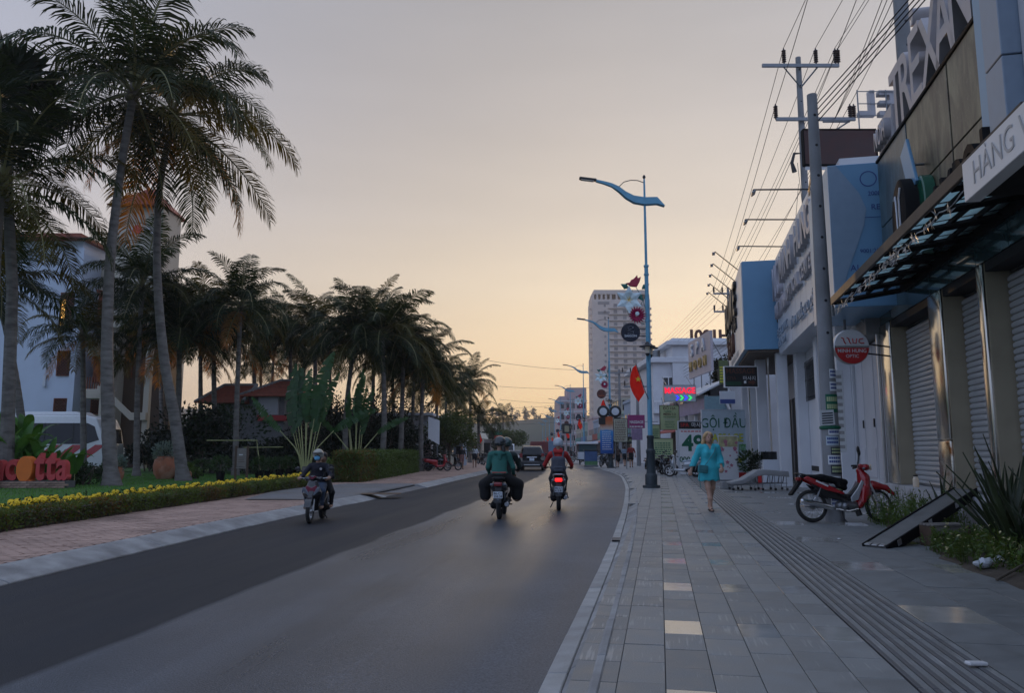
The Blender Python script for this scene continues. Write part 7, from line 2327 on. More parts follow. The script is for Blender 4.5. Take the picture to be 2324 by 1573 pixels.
 F2 = [(2 * i,2 * i + 1,2 * i + 3,2 * i + 2) for i in range(8)] + [(18 + 2 * i,18 + 2 * i + 2,18 + 2 * i + 3,18 + 2 * i + 1) for i in range(8)] + [(2 * i,2 * i + 2,20 + 2 * i,18 + 2 * i) for i in range(8)] + [(2 * i + 1,19 + 2 * i,21 + 2 * i,2 * i + 3) for i in range(8)]
 MB().add(V2,F2).build('front_fender',paint,o)
 MB().prism([(-.17,.72),(-.11,.86),(0,.80),(.11,.86),(.17,.72),(.03,.58),(-.03,.58)],.595,.625,'xz').build('front_panel',accent,o,bevel=.012)
 for s in (-1,1):
  MB().prism([(s * .05,.60),(s * .19,.74),(s * .20,.82),(s * .13,.80),(s * .04,.66)],.61,.64,'xz').build('headlight',M['lens'],o,bevel=.01)
 sdf_obj('handlebar_cover',[((-.16,.40,1.0),.05,(.16,.40,1.0),.05,(1,1,1)),((0,.44,.98),.075,(0,.50,1.04),.05,(1.5,1,1))],.018,paint,o,.04)
 MB().prism([(-.10,1.06),(0,.99),(.10,1.06),(.06,1.07),(0,1.03),(-.06,1.07)],.555,.575,'xz').build('cover_stripe',accent,o,smooth=False)
 for s in (-1,1):
  MB().tube([(s * .14,.40,1.0),(s * .24,.38,1.01),(s * .36,.32,1.01)],.015,8).build('handlebar',M['steel'],o)
  MB().bar((s * .25,.375,1.01),(s * .37,.315,1.01),.021,8).build('grip',M['rubber'],o)
  MB().tube([(s * .22,.43,1.01),(s * .30,.44,1.02),(s * .37,.39,1.01)],.008,5).build('lever',M['alu'],o)
  m_ = MB().tube([(s * .2,.40,1.02),(s * .24,.41,1.13),(s * .34,.38,1.21)],.008,6).build('mirror_stem',M['black'],o)
  MB().sphere((s * .385,.375,1.23),(.065,.022,.042),12,8).build('mirror',M['black'],m_)
  MB().lathe([(.052,-.002),(.052,.002)],14,(s * .385,.355,1.23),'y').build('mirror_glass',mk('mirror_glass',(.5,.5,.5),.03,metal=1,var=0),m_).scale = (1,1,1)
 MB().tube([(-.10,-.12,.24),(-.20,-.22,.05)],.012,6).build('side_stand',M['black'],o)
 return o

# ---- the three moving scooters
Pa = gnd(1138,1181,0); Pb = gnd(1271,1161,0); Pc = gnd(703,1189,0)
RB = radians(-4)
sc1 = scooter('black scooter carrying two people away from the camera',M['blackpaint'],M['black'],(Pa.x,Pa.y + .60,.012),RB,False,'86-C1','558.38')
sc2 = scooter('black scooter with its red tail light lit, ridden in red jacket',M['blackpaint'],M['black'],(Pb.x,Pb.y + .60,.012),radians(-3),True,'86-C1','613.81')
rzc = radians(180 - 17)
sc3 = scooter('dark scooter with maroon nose panel coming towards the camera',M['blackpaint'],M['maroon'],(Pc.x + .02,Pc.y + .45,.010),radians(180 + 1),False,'86-B7','204.19')
sc3.scale = (.87,) * 3

# ---- red underbone motorbike parked side-on on the pavement
def underbone(label,loc,rz):
 o = thing('motorbike',label,'motorbike',loc,rz)
 o.rotation_euler = (0,radians(-5),rz)
 wheel(o,'rear_wheel',(0,-.62,.295),.295,.036,M['chrome'],36,.06)
 wheel(o,'front_wheel',(0,.63,.295),.295,.032,M['chrome'],36,.05,radians(14))
 sdf_obj('leg_shield',[((0,.26,.30),.06,(0,.38,.52),.10,(1.5,1.15,1)),((0,.38,.52),.10,(0,.40,.80),.09,(1.4,1.1,1)),((0,.40,.80),.09,(0,.34,.93),.06,(1.2,1,1)),((.17,.28,.36),.02,(.18,.34,.62),.03,(1,2.2,1)),((-.17,.28,.36),.02,(-.18,.34,.62),.03,(1,2.2,1))],.016,M['red'],o,.05)
 for s in (-1,1):
  MB().prism([(.08,.36),(.20,.40),(.34,.72),(.30,.76),(.20,.60),(.06,.44)],s * .125 - .012,s * .125 + .012,'yz').build('inner_shield',M['silver'],o,bevel=.008)
  MB().prism([(-.78,.79),(-.70,.83),(-.30,.66),(-.02,.52),(-.06,.50),(-.40,.58)],s * .105 - .014,s * .105 + .014,'yz').build('side_panel',M['red'],o,bevel=.012)
  MB().prism([(-.66,.70),(-.44,.62),(-.06,.44),(.04,.42),(-.10,.38),(-.44,.46)],s * .10 - .012,s * .10 + .012,'yz').build('lower_side_cover',M['black'],o,bevel=.012)
  MB().box((s * .122,-.44,.695),(.004,.24,.03),(radians(-24),0,0)).build('decal',M['signwhite'],o,smooth=False)
  MB().bar((s * .10,-.60,.31),(s * .095,-.47,.62),.02,8).build('shock_absorber',M['steel'],o)
  MB().bar((s * .075,.63,.295),(s * .06,.47,.72),.022,8).build('fork',M['alu'],o)
  MB().tube([(s * .06,.36,1.0),(s * .18,.33,1.01),(s * .34,.24,1.0)],.013,8).build('handlebar',M['chrome'],o)
  MB().bar((s * .23,.30,1.01),(s * .36,.23,1.0),.02,8).build('grip',M['rubber'],o)
  ms = MB().tube([(s * .2,.32,1.02),(s * .25,.35,1.15),(s * .33,.36,1.25)],.008,6).build('mirror_stem',M['black'],o)
  MB().sphere((s * .36,.36,1.29),(.06,.03,.065),12,8).build('mirror',M['black'],ms)
  MB().bar((s * .1,-.05,.25),(s * .24,-.05,.25),.014,6).build('foot_peg',M['black'],o)
 sdf_obj('seat',[((0,-.74,.83),.045,(0,-.40,.80),.075,(1.5,1,.8)),((0,-.40,.80),.075,(0,.02,.72),.07,(1.3,1,.9)),((0,-.1,.68),.06,(0,.02,.62),.05,(1.5,1,1))],.015,M['black_matt'],o,.04)
 sdf_obj('main_tube',[((0,-.5,.60),.05,(0,.1,.44),.055),((0,.1,.44),.05,(0,.36,.72),.05)],.018,M['black'],o,.03)
 sdf_obj('engine',[((0,-.08,.30),.10,(0,.14,.28),.10,(1.1,1,1)),((0,.14,.30),.07,(0,.30,.31),.065),((.10,-.05,.29),.07,(.12,-.05,.29),.07)],.018,M['steel'],o,.02)
 sdf_obj('headlight_cowl',[((0,.38,.99),.075,(0,.45,.99),.085,(1.7,1,.75)),((-.12,.36,1.02),.03,(.12,.36,1.02),.03)],.015,M['red'],o,.04)
 MB().prism([(-.125,1.02),(-.06,1.04),(.06,1.04),(.125,1.02),(.07,.95),(0,.93),(-.07,.95)],.515,.55,'xz').build('headlight',M['lamp_lens'],o,bevel=.012)
 for s in (-1,1):
  MB().sphere((s * .16,.42,.96),(.035,.03,.022),10,6).build('indicator',M['lens'],o)
 sdf_obj('front_fender',[((0,.80,.62),.05,(0,.55,.67),.085,(1.1,1,1)),((0,.94,.50),.03,(0,.80,.62),.05,(1.3,1,1)),((0,.55,.66),.05,(0,.40,.56),.035,(1.3,1,1))],.014,M['red'],o,.03)
 MB().add([(-.06,-.80,.78),(.06,-.80,.78),(.075,-1.02,.50),(-.075,-1.02,.50),(-.06,-.76,.74),(.06,-.76,.74),(.07,-.98,.48),(-.07,-.98,.48)],[(0,1,2,3),(7,6,5,4),(0,4,5,1),(1,5,6,2),(2,6,7,3),(3,7,4,0)]).build('rear_mudguard',M['black_matt'],o,smooth=False,bevel=.008)
 MB().box((0,-.83,.78),(.13,.07,.07)).build('tail_light',M['tail_red'],o,bevel=.015,seg=2)
 MB().tube([(-.1,-.72,.85),(-.1,-.86,.88),(.1,-.86,.88),(.1,-.72,.85)],.011,6).build('grab_rail',M['black'],o)
 MB().tube([(.09,.20,.24),(.13,.0,.20),(.14,-.25,.24)],.020,8).build('exhaust_pipe',M['chrome'],o)
 ex = MB().lathe([(.025,0),(.048,.05),(.052,.50),(.045,.58),(.02,.60)],16,axis='y').build('silencer',M['chrome'],o)
 ex.location = (.145,-.88,.395); ex.rotation_euler = (radians(-13),0,0)
 MB().b2((.13,-.80,.27),(.14,-.50,.29)).build('swing_arm',M['steel'],o,bevel=.004)
 MB().b2((-.12,-.62,.26),(-.10,.02,.32)).build('chain_case',M['black'],o,bevel=.008)
 MB().tube([(.10,-.10,.24),(.16,-.12,.08),(.20,-.08,.0)],.012,6).build('main_stand',M['black'],o)
 MB().tube([(.0,.22,.26),(0,.26,.12)],.05,6).build('mud_flap',M['black'],o)
 pv = Vector((0,.36,0)); Rz = Matrix.Rotation(radians(-28),3,'Z')
 for c in o.children:
  if c.name.split('.')[0] in ('handlebar','grip','mirror_stem','headlight_cowl','headlight','indicator'):
   c.location = pv - Rz @ pv; c.rotation_euler = (0,0,radians(-28))
 return o
Rw = gnd(1846,1187,.15)
underbone('red underbone motorbike parked side on beside the weeds',(Rw.x + .62 * cos(.03),Rw.y + .05,.15),radians(-90 + 3))

# ---- parked bikes: copies of a few scooters in other paints
pk = [(at(1492,1052,42).x,42,.5,'blackpaint','dark scooter parked nearest the lamp, by the menu boards'),(at(1516,1056,41.5).x,41.5,.35,'blackpaint','black scooter parked in front of the wide menu board'),(at(1556,1060,38).x,38.5,1.2,'silver','silver scooter under a pale cover by the 49 sign')]
pkb = []
for i,(x,y,a,m,lb) in enumerate(pk):
 pkb.append(scooter(lb,M[m],M[m],(x,y,.15),a + pi if i < 2 else a,group='parked scooters',seat=M['blue_seat'] if i == 2 else None,lean=4))
far_b = [(at(1372,1050,62).x,62,2.6,0,'scooter parked behind the blue banner post'),(at(1384,1050,60).x,60.5,2.9,0,'second scooter parked behind the blue banner post'),(at(1358,1046,68).x,68,2.4,2,'scooter parked left of the blue banner, farther off'),
  (at(1310,1045,85).x,85,.6,0,'bike parked at the kerb past the food cart'),(at(1506,1050,45).x,45,.2,0,'scooter tucked behind the two by the menu boards')]
for (x,y,a,k,lb) in far_b:
 copy_tree(pkb[k],lb,(x,y,.15),a)
red0 = scooter('bright red scooter parked on the left brick pavement',M['red'],M['red'],(at(992,1064,50).x,50,.13),radians(-70),group='parked scooters',lean=4)
copy_tree(pkb[0],'black scooter parked right of the red one on the left',(at(1017,1063,51).x,51.5,.13),radians(-62))
for i,(px,Y,a,lb) in enumerate(((1100,72,.5,'first dark bike of the row parked behind the two riders'),(1108,70,.7,'second dark bike of the row parked behind the two riders'),(1090,74,.3,'dark bike at the left end of the row behind the riders'))):
 copy_tree(pkb[0],lb,(at(px,1045,Y).x,Y,.13),a)

# ---- cars, lofted through cross sections; y forward
def car(name,label,cat,S,mpaint,loc,rz,glass,tyres,details,group=None):
 """S: list of (y, half width low, half width belt, z low, z belt, half width roof, z roof)"""
 o = thing(name,label,cat,loc,rz,group)
 vs = []; fs = []
 for (y,wl,wb,zl,zbt,wr,zr) in S:
  ring = [(wl * .92,zl),(wl,zl + .12),(wb,(zl + zbt) * .5 + .05),(wb * .98,zbt),(wr * .97 + (wb - wr) * .12,zr - (zr - zbt) * .12),(wr * .86,zr)]
  vs += [(x,y,z) for x,z in ring] + [(-x,y,z) for x,z in reversed(ring)]
 n = 12
 for i in range(len(S) - 1):
  for j in range(n):
   fs.append((i * n + j,i * n + (j + 1) % n,(i + 1) * n + (j + 1) % n,(i + 1) * n + j))
 fs += [tuple(range(n)),tuple(reversed(range((len(S) - 1) * n,len(S) * n)))]
 MB().add(vs,fs).build('body',mpaint,o,bevel=.03,seg=2,ang=50)
 for nm,poly in glass:
  q = [Vector(p) for p in poly]
  nrm = (q[1] - q[0]).cross(q[2] - q[0]).normalized()
  c = sum(q,Vector()) / len(q)
  if nrm.dot(c - Vector((0,0,.9))) < 0: nrm = -nrm
  k = len(q)
  MB().add([p + nrm * .012 for p in q] + [p - nrm * .02 for p in q],[tuple(range(k)),tuple(reversed(range(k,2 * k)))] + [(i,(i + 1) % k,k + (i + 1) % k,k + i) for i in range(k)]).build(nm,M['glass_dark'],o,smooth=False)
 for (x,y,R) in tyres:
  w_ = MB().torus((x,y,R),R * .78,R * .24,'x',24,8,1.5).build('wheel',M['rubber'],o)
  MB().lathe([(R * .62,-.06),(R * .60,0),(R * .60,.06)],18,(x,y,R),'x').build('rim',M['alu'],w_)
 for nm,a,b,m in details:
  MB().b2(a,b).build(nm,M[m],o,bevel=.012)
 return o
suvS = [(-2.25,.80,.86,.42,.98,.60,1.00),(-2.28,.84,.88,.36,1.02,.62,1.10),(-2.18,.86,.90,.30,1.05,.64,1.66),(-1.95,.86,.91,.28,1.05,.66,1.74),(-.2,.87,.92,.28,1.04,.68,1.76),(.55,.87,.92,.28,1.02,.64,1.68),(1.15,.87,.91,.28,1.02,.70,1.10),(2.0,.84,.88,.32,.92,.72,.98),(2.25,.74,.80,.40,.75,.6,.80)]
suvG = [('rear_window',[(-.70,-2.262,1.10),(.70,-2.262,1.10),(.56,-2.20,1.60),(-.56,-2.20,1.60)]),('windscreen',[(-.66,1.12,1.12),(.66,1.12,1.12),(.56,.62,1.62),(-.56,.62,1.62)])]
for s in (-1,1):
 suvG.append(('side_window',[(s * .885,-1.9,1.10),(s * .885,.75,1.08),(s * .69,.45,1.60),(s * .70,-1.8,1.64)]))
suvD = [('bumper',(-.88,-2.36,.34),(.88,-2.22,.62),'blackpaint'),('skid_plate',(-.55,-2.385,.40),(.55,-2.362,.46),'alu'),('chrome_strip',(-.36,-2.315,.92),(.36,-2.29,.98),'chrome'),('number_plate',(-.17,-2.315,.72),(.17,-2.295,.88),'plate'),
  ('tail_light',(-.86,-2.30,.82),(-.66,-2.2,1.22),'tail_red'),('tail_light',(.66,-2.30,.82),(.86,-2.2,1.22),'tail_red'),('roof_rail',(-.66,-1.7,1.76),(-.61,.2,1.80),'alu'),('roof_rail',(.61,-1.7,1.76),(.66,.2,1.80),'alu'),
  ('mirror',(-1.06,.72,1.06),(-.90,.86,1.22),'blackpaint'),('mirror',(.90,.72,1.06),(1.06,.86,1.22),'blackpaint'),('wiper',(-.02,-2.285,1.12),(.34,-2.265,1.15),'black')]
ty = [(-.78,-1.35,.36),(.78,-1.35,.36),(-.78,1.35,.36),(.78,1.35,.36)]
g1 = gnd(1211,1070,0)
car('suv','black sport utility car seen from behind between the scooters','car',suvS,M['blackpaint'],(g1.x,g1.y + 2.3,.01),radians(-3),suvG,ty,suvD)
sedS = [(-2.1,.70,.76,.38,.84,.62,.88),(-1.9,.78,.83,.28,.92,.66,.98),(-1.45,.80,.85,.24,.94,.58,1.12),(-.8,.80,.85,.22,.92,.58,1.42),(.1,.80,.85,.22,.90,.58,1.44),(.95,.80,.84,.22,.90,.62,.98),(1.75,.76,.80,.26,.78,.62,.84),(2.1,.62,.68,.34,.62,.5,.66)]
sedG = [('windscreen',[(-.62,.92,1.0),(.62,.92,1.0),(.53,.22,1.40),(-.53,.22,1.40)]),('rear_window',[(-.56,-1.48,1.10),(.56,-1.48,1.10),(.5,-.9,1.38),(-.5,-.9,1.38)])]
for s in (-1,1):
 sedG.append(('side_window',[(s * .79,-1.3,1.0),(s * .79,.75,.97),(s * .60,.15,1.36),(s * .60,-.75,1.36)]))
sedD = [('grille',(-.42,2.06,.46),(.42,2.12,.58),'black'),('air_intake',(-.5,2.04,.28),(.5,2.13,.40),'black'),('headlight',(-.72,1.93,.56),(-.42,2.07,.70),'lens'),('headlight',(.42,1.93,.56),(.72,2.07,.70),'lens'),('mirror',(-.98,.6,.96),(-.84,.72,1.08),'silver'),('mirror',(.84,.6,.96),(.98,.72,1.08),'silver'),('number_plate',(-.22,2.125,.42),(.22,2.14,.52),'plate'),('tail_light',(-.76,-2.06,.68),(-.5,-1.98,.80),'tail_red'),('tail_light',(.5,-2.06,.68),(.76,-1.98,.80),'tail_red')]
ty2 = [(-.72,-1.3,.31),(.72,-1.3,.31),(-.72,1.3,.31),(.72,1.3,.31)]
g2 = gnd(1168,1054,0)
sed = car('sedan','silver white sedan coming towards the camera left of the black car','car',sedS,M['silver'],(g2.x,g2.y,.0),radians(180 + 8),sedG,ty2,sedD,'cars in traffic')
wsed = None
for i,(px,Y,rz,lb) in enumerate(((1157,92,180,'pale car behind the silver sedan'),(1166,108,180,'third pale car of the oncoming queue'),(1176,130,180,'fourth pale car of the oncoming queue'),(1184,155,180,'fifth small pale car of the oncoming queue'),(1192,185,180,'farthest pale car of the oncoming queue'))):
 copy_tree(sed,lb,(at(px,1040,Y).x,Y,0),radians(rz))
vn = thing('minibus','white minibus among the oncoming queue behind the sedan','van',(at(1169,1040,100).x - 1.0,100,0),pi,'cars in traffic')
MB().prism([(-2.4,.3),(-2.4,2.1),(-2.2,2.25),(1.4,2.25),(1.9,1.4),(2.35,1.15),(2.4,.3)],-.9,.9,'yz').build('body',M['whitegloss'],vn,bevel=.06,seg=2)
MB().add([(-.8,1.93,1.42),(.8,1.93,1.42),(.75,1.48,2.16),(-.75,1.48,2.16)],[(0,1,2,3)]).build('windscreen',M['glass_dark'],vn,smooth=False)
for (x,y) in ((-.8,-1.5),(.8,-1.5),(-.8,1.6),(.8,1.6)):
 MB().torus((x,y,.33),.26,.08,'x',18,6,1.4).build('wheel',M['rubber'],vn)
for s in (-.65,.65):
 MB().box((s,2.4,.8),(.3,.06,.2)).build('headlight',M['lens'],vn,bevel=.02)
tk = thing('truck','dark red truck driving away in front of the black car','truck',(at(1223,1040,105).x,105,0),0)
trm = mk('truck_red',(.16,.03,.03),.45,var=.1)
MB().b2((-1.15,-3,.9),(1.15,2.2,2.6)).build('cargo_box',trm,tk,bevel=.04)
MB().b2((-1.05,2.25,.6),(1.05,3.9,2.3)).build('cab',trm,tk,bevel=.1,seg=2)
MB().b2((-1.0,-3,.55),(1.0,3.6,.88)).build('chassis',M['black_matt'],tk)
MB().b2((-1.1,-3.04,.7),(-.75,-3.005,.86)).build('tail_light',M['tail_red'],tk,smooth=False)
MB().b2((.75,-3.04,.7),(1.1,-3.005,.86)).build('tail_light',M['tail_red'],tk,smooth=False)
for (x,y) in ((-.9,-1.8),(.9,-1.8),(-.9,2.9),(.9,2.9)):
 MB().torus((x,y,.45),.34,.12,'x',18,6,1.2).build('wheel',M['rubber'],tk)
bl = thing('truck','blue box truck far down the road beside the lamps','truck',(at(1258,1035,150).x,150,0),0)
MB().b2((-1.2,-3,.8),(1.2,2.4,3.2)).build('cargo_box',mk('truck_blue',(.10,.17,.26),.5,var=.1),bl,bevel=.04)
MB().b2((-1.1,2.45,.6),(1.1,4,2.5)).build('cab',M['silver'],bl,bevel=.1)
for (x,y) in ((-.9,-1.8),(.9,-1.8),(-.9,3.2),(.9,3.2)):
 MB().torus((x,y,.45),.34,.12,'x',18,6,1.2).build('wheel',M['rubber'],bl)

# ------------------------------------------------------------------ people
def fig(name,parent,caps,mats,vox=.013,k=.035):
 """one continuous body; each capsule is (p0, r0, p1, r1, scale, material index); faces take the material of the nearest capsule"""
 V,Q = sdf_mesh([c[:5] for c in caps],vox,k)
 C = V[Q].mean(1)
 best = np.full(len(C),9.0); mi = np.zeros(len(C),dtype=int)
 for c in caps:
  a = np.array(c[0],float); b = np.array(c[2],float); S = np.array(c[4] if c[4] else (1,1,1),float)
  ab = (b - a) / S; q = (C - a) / S; t = np.clip((q @ ab) / max((ab @ ab),1e-9),0,1)
  d = (np.linalg.norm(q - t[:,None] * ab,axis=1) - (c[1] + (c[3] - c[1]) * t)) * min(1,S.min())
  m = d < best; best[m] = d[m]; mi[m] = c[5]
 return link(name,npmesh(name,V,Q,mats,True,mi),parent)
def hand(w_,d,side,m,curl=.5,up=(0,0,1)):
 """palm, four unequal bent fingers and a thumb leaving the side of the palm"""
 w_ = Vector(w_); d = Vector(d).normalized(); u = Vector(up); s = d.cross(u).normalized() * side; nrm = s.cross(d).normalized() * side
 out = [(tuple(w_),.024,tuple(w_ + d * .075),.026,None,m)]
 for i,l in enumerate((.060,.070,.066,.050)):
  b = w_ + d * .080 + s * (.030 - .020 * i)
  k = b + (d * cos(curl * .6) - nrm * sin(curl * .6)) * l * .55
  e = k + (d * cos(curl * 1.6) - nrm * sin(curl * 1.6)) * l * .5
  out += [(tuple(b),.0095,tuple(k),.0088,None,m),(tuple(k),.0088,tuple(e),.0078,None,m)]
 t0 = w_ + d * .025 + s * .024; t1 = t0 + (d * .6 + s * .7 - nrm * .3).normalized() * .035; t2 = t1 + (d * .85 + s * .1 - nrm * .4).normalized() * .03
 out += [(tuple(t0),.0115,tuple(t1),.010,None,m),(tuple(t1),.010,tuple(t2),.0085,None,m)]
 return out
def face(o,c,f,r,eye=True,m=None):
 """eyes, brows and lips on a head centred at c that looks along f"""
 c = Vector(c); f = Vector(f).normalized(); s = f.cross(Vector((0,0,1))).normalized()
 mb = MB()
 for k in (-1,1):
  p = c + f * (r * .93) + s * (.033 * k) + Vector((0,0,.004))
  mb.sphere(p,(.012,.012,.007),8,6)
 mb.build('eyes',M['hair_dark'],o)
 mb = MB()
 for k in (-1,1):
  p = c + f * (r * .96) + s * (.034 * k) + Vector((0,0,.026))
  mb.bar(p - s * .017,p + s * .017,.0045,5)
 mb.build('eyebrows',M['hair_dark'],o)
 p = c + f * (r * .97) - Vector((0,0,.052))
 MB().sphere(p,(.022,.012,.008),10,6).build('lips',mk('lips',(.30,.10,.09),.5,var=0),o)

# ---- woman in the turquoise dress walking towards the camera
Wf = gnd(1612,1161,.15)
WO = thing('person','blonde person in a turquoise tunic with a crossbody bag walking on the pavement','person',(Wf.x + .03,Wf.y + .1,.15))
wm_ = [M['skin']]
hc = (0,-.03,1.585)
caps = [((0,-.015,1.60),.088,(0,-.03,1.555),.078,(.92,1.08,1.1),0),((0,-.09,1.52),.035,(0,-.085,1.505),.034,None,0),((.004,-.125,1.585),.011,(.006,-.142,1.560),.014,None,0),((-.085,-.01,1.58),.018,(-.085,0,1.56),.014,None,0),((.085,-.01,1.58),.018,(.085,0,1.56),.014,None,0),
  ((0,.0,1.50),.052,(0,.01,1.40),.058,None,0),((-.14,.01,1.365),.06,(.14,.01,1.365),.06,None,0),((0,.0,1.30),.13,(0,.0,1.08),.115,(1.15,.8,1),0),((0,.0,1.05),.12,(0,.01,.92),.14,(1.15,.85,1),0),
  ((-.185,.0,1.355),.052,(-.285,.03,1.12),.040,None,0),((-.285,.03,1.12),.038,(-.385,-.01,.905),.025,None,0),((.185,.0,1.355),.052,(.245,.02,1.12),.040,None,0),((.245,.02,1.12),.038,(.235,-.12,.955),.025,None,0),
  ((-.085,.0,.90),.095,(-.055,-.10,.50),.060,None,0),((-.055,-.10,.50),.056,(-.03,-.14,.28),.052,None,0),((-.03,-.14,.28),.048,(-.025,-.14,.085),.034,None,0),((-.025,-.13,.06),.032,(-.03,-.27,.032),.026,(1.2,1,.8),0),
  ((.085,.0,.90),.095,(.07,.04,.50),.060,None,0),((.07,.04,.50),.056,(.05,.17,.30),.052,None,0),((.05,.17,.30),.048,(.045,.25,.115),.034,None,0),((.045,.26,.08),.032,(.06,.14,.036),.026,(1.2,1,.8),0)]
caps += hand((-.388,-.015,.895),(-.28,-.12,-.95),1,0,.5,(0,-1,0)) + hand((.235,-.13,.945),(-.15,-.5,-.75),-1,0,1.0,(0,-1,0))
fig('body',WO,caps,wm_,.011,.03)
face(WO,(.004,-.035,1.565),(.18,-1,0),.088)
tq = mk('turquoise_cloth',(.05,.50,.58),.8,var=.15,scale=6,bump=.3,bscale=12,trans=.12)
dress = [((-.15,.01,1.36),.075,(.15,.01,1.36),.075),((0,.0,1.31),.150,(0,.0,1.12),.135,(1.15,.82,1)),((-.07,-.09,1.24),.07,(-.07,-.08,1.20),.07),((.07,-.09,1.24),.07,(.07,-.08,1.20),.07),
  ((0,.0,1.10),.135,(0,.0,.92),.170,(1.12,.85,1)),((0,.0,.92),.175,(-.01,.01,.70),.205,(1.12,.88,1)),((-.1,-.04,.80),.10,(-.12,-.06,.68),.11),((.1,.03,.80),.10,(.11,.06,.68),.11),
  ((-.19,.0,1.355),.072,(-.285,.03,1.12),.066),((-.285,.03,1.12),.064,(-.365,.0,.945),.070),((.19,.0,1.355),.072,(.25,.02,1.12),.066),((.25,.02,1.12),.064,(.247,-.085,.99),.072)]
def dcut(X,Y,Z):
 hem = .655 + .012 * np.sin(X * 40) + .01 * np.sin(Y * 33 + X * 20)
 c1 = hem - Z
 lower = np.where((np.abs(X) < .25),c1,-1)
 neck = np.minimum(.5 * (Z - (1.305 + np.abs(X - .01) * 2.4)),-(Y + .0))      # V neck at the front
 top = np.where(np.sqrt(X ** 2 + (Y - .01) ** 2) < .085,Z - 1.38,-1)
 slv = np.where((np.abs(X) > .3) & (X < 0),.955 - Z,-1); slv2 = np.where((X > .17) & (Y < -.06) & (Z < 1.02),(-Y - .098),-1)
 return np.maximum.reduce([lower,neck,top - .0,slv,slv2])
sdf_obj('tunic',dress,.012,tq,WO,.05,None,dcut)
sdf_obj('hair',[((0,.015,1.635),.088,(0,.045,1.60),.092,(1.0,1.0,.95)),((-.075,.02,1.60),.042,(-.115,.0,1.455),.040),((.072,.03,1.60),.040,(.088,.035,1.46),.034),((0,.07,1.58),.07,(0,.075,1.46),.055,(1.3,.8,1)),((-.115,0,1.455),.035,(-.14,-.01,1.42),.02),((-.05,-.075,1.655),.03,(-.085,-.05,1.60),.028),((.05,-.075,1.655),.03,(.082,-.045,1.60),.026)],.010,M['hair_blonde'],WO,.03)
for s,(x,y) in ((-1,(-.028,-.20)),(1,(.052,.20))):
 MB().prism([(x + .048 * cos(a) * (1 if sin(a) > 0 else .85),y + .135 * sin(a)) for a in np.linspace(0,2 * pi,20)[:-1]],-.004,.018,'xy').build('sandal',M['black'],WO,bevel=.004)
 MB().tube([(x - .05,y - .03,.02),(x - .02,y - .05,.062),(x + .02,y - .05,.062),(x + .05,y - .03,.02)],.012,6,flat=.5).build('sandal_strap',M['black'],WO)
bag = thing('shoulder_bag','teal crossbody bag hanging at the hip of the turquoise tunic','bag',(Wf.x + .03 - .185,Wf.y + .1 - .20,.15 + .90))
bm2 = mk('teal_leather',(.05,.21,.23),.55,var=.12,bump=.3,bscale=12)
MB().box((0,0,0),(.22,.075,.17),(0,radians(6),radians(14))).build('pouch',bm2,bag,bevel=.025,seg=3)
MB().box((0,-.038,.03),(.21,.02,.10),(0,radians(6),radians(14))).build('flap',bm2,bag,bevel=.008)
MB().tube([(.06,.03,.08),(.16,.0,.22),(.26,.02,.36),(.33,.12,.47),(.345,.2,.52),(.33,.28,.49)],.009,5).build('strap',bm2,bag)
MB().tube([(-.06,.02,-.06),(-.07,.02,-.22),(-.05,.03,-.40)],.008,5).build('hanging_strap',bm2,bag)

# ---- riders
def helmet(o,c,m,f=(0,1,0),visor=True,r=.135):
 c = Vector(c); f = Vector(f).normalized()
 h = sdf_obj('helmet',[(tuple(c + Vector((0,0,.03))),r,tuple(c - f * .02 + Vector((0,0,.0))),r * .98,(.95,1.05,.95))],.014,m,o,.02,None,lambda X,Y,Z: np.maximum((c.z - .055 + .06 * ((X - c.x) * f.x + (Y - c.y) * f.y < .02) * 0) - Z,np.minimum(((X - c.x) * f.x + (Y - c.y) * f.y) - .055,-(Z - c.z - .055))))
 if visor:
  s = f.cross(Vector((0,0,1)))
  P = []
  for a in np.linspace(-1.0,1.0,9):
   d = f * cos(a) + s * sin(a)
   P += [c + d * r * .96 + Vector((0,0,.055)),c + d * (r * 1.0 + .045 * cos(a)) + Vector((0,0,.045)),]
  n = len(P)
  MB().add(P + [p + Vector((0,0,.012)) for p in P],[(2 * i,2 * i + 1,2 * i + 3,2 * i + 2) for i in range(8)] + [(n + 2 * i,n + 2 * i + 2,n + 2 * i + 3,n + 2 * i + 1) for i in range(8)] + [(2 * i + 1,n + 2 * i + 1,n + 2 * i + 3,2 * i + 3) for i in range(8)]).build('peak',M['black'],h)
 return h
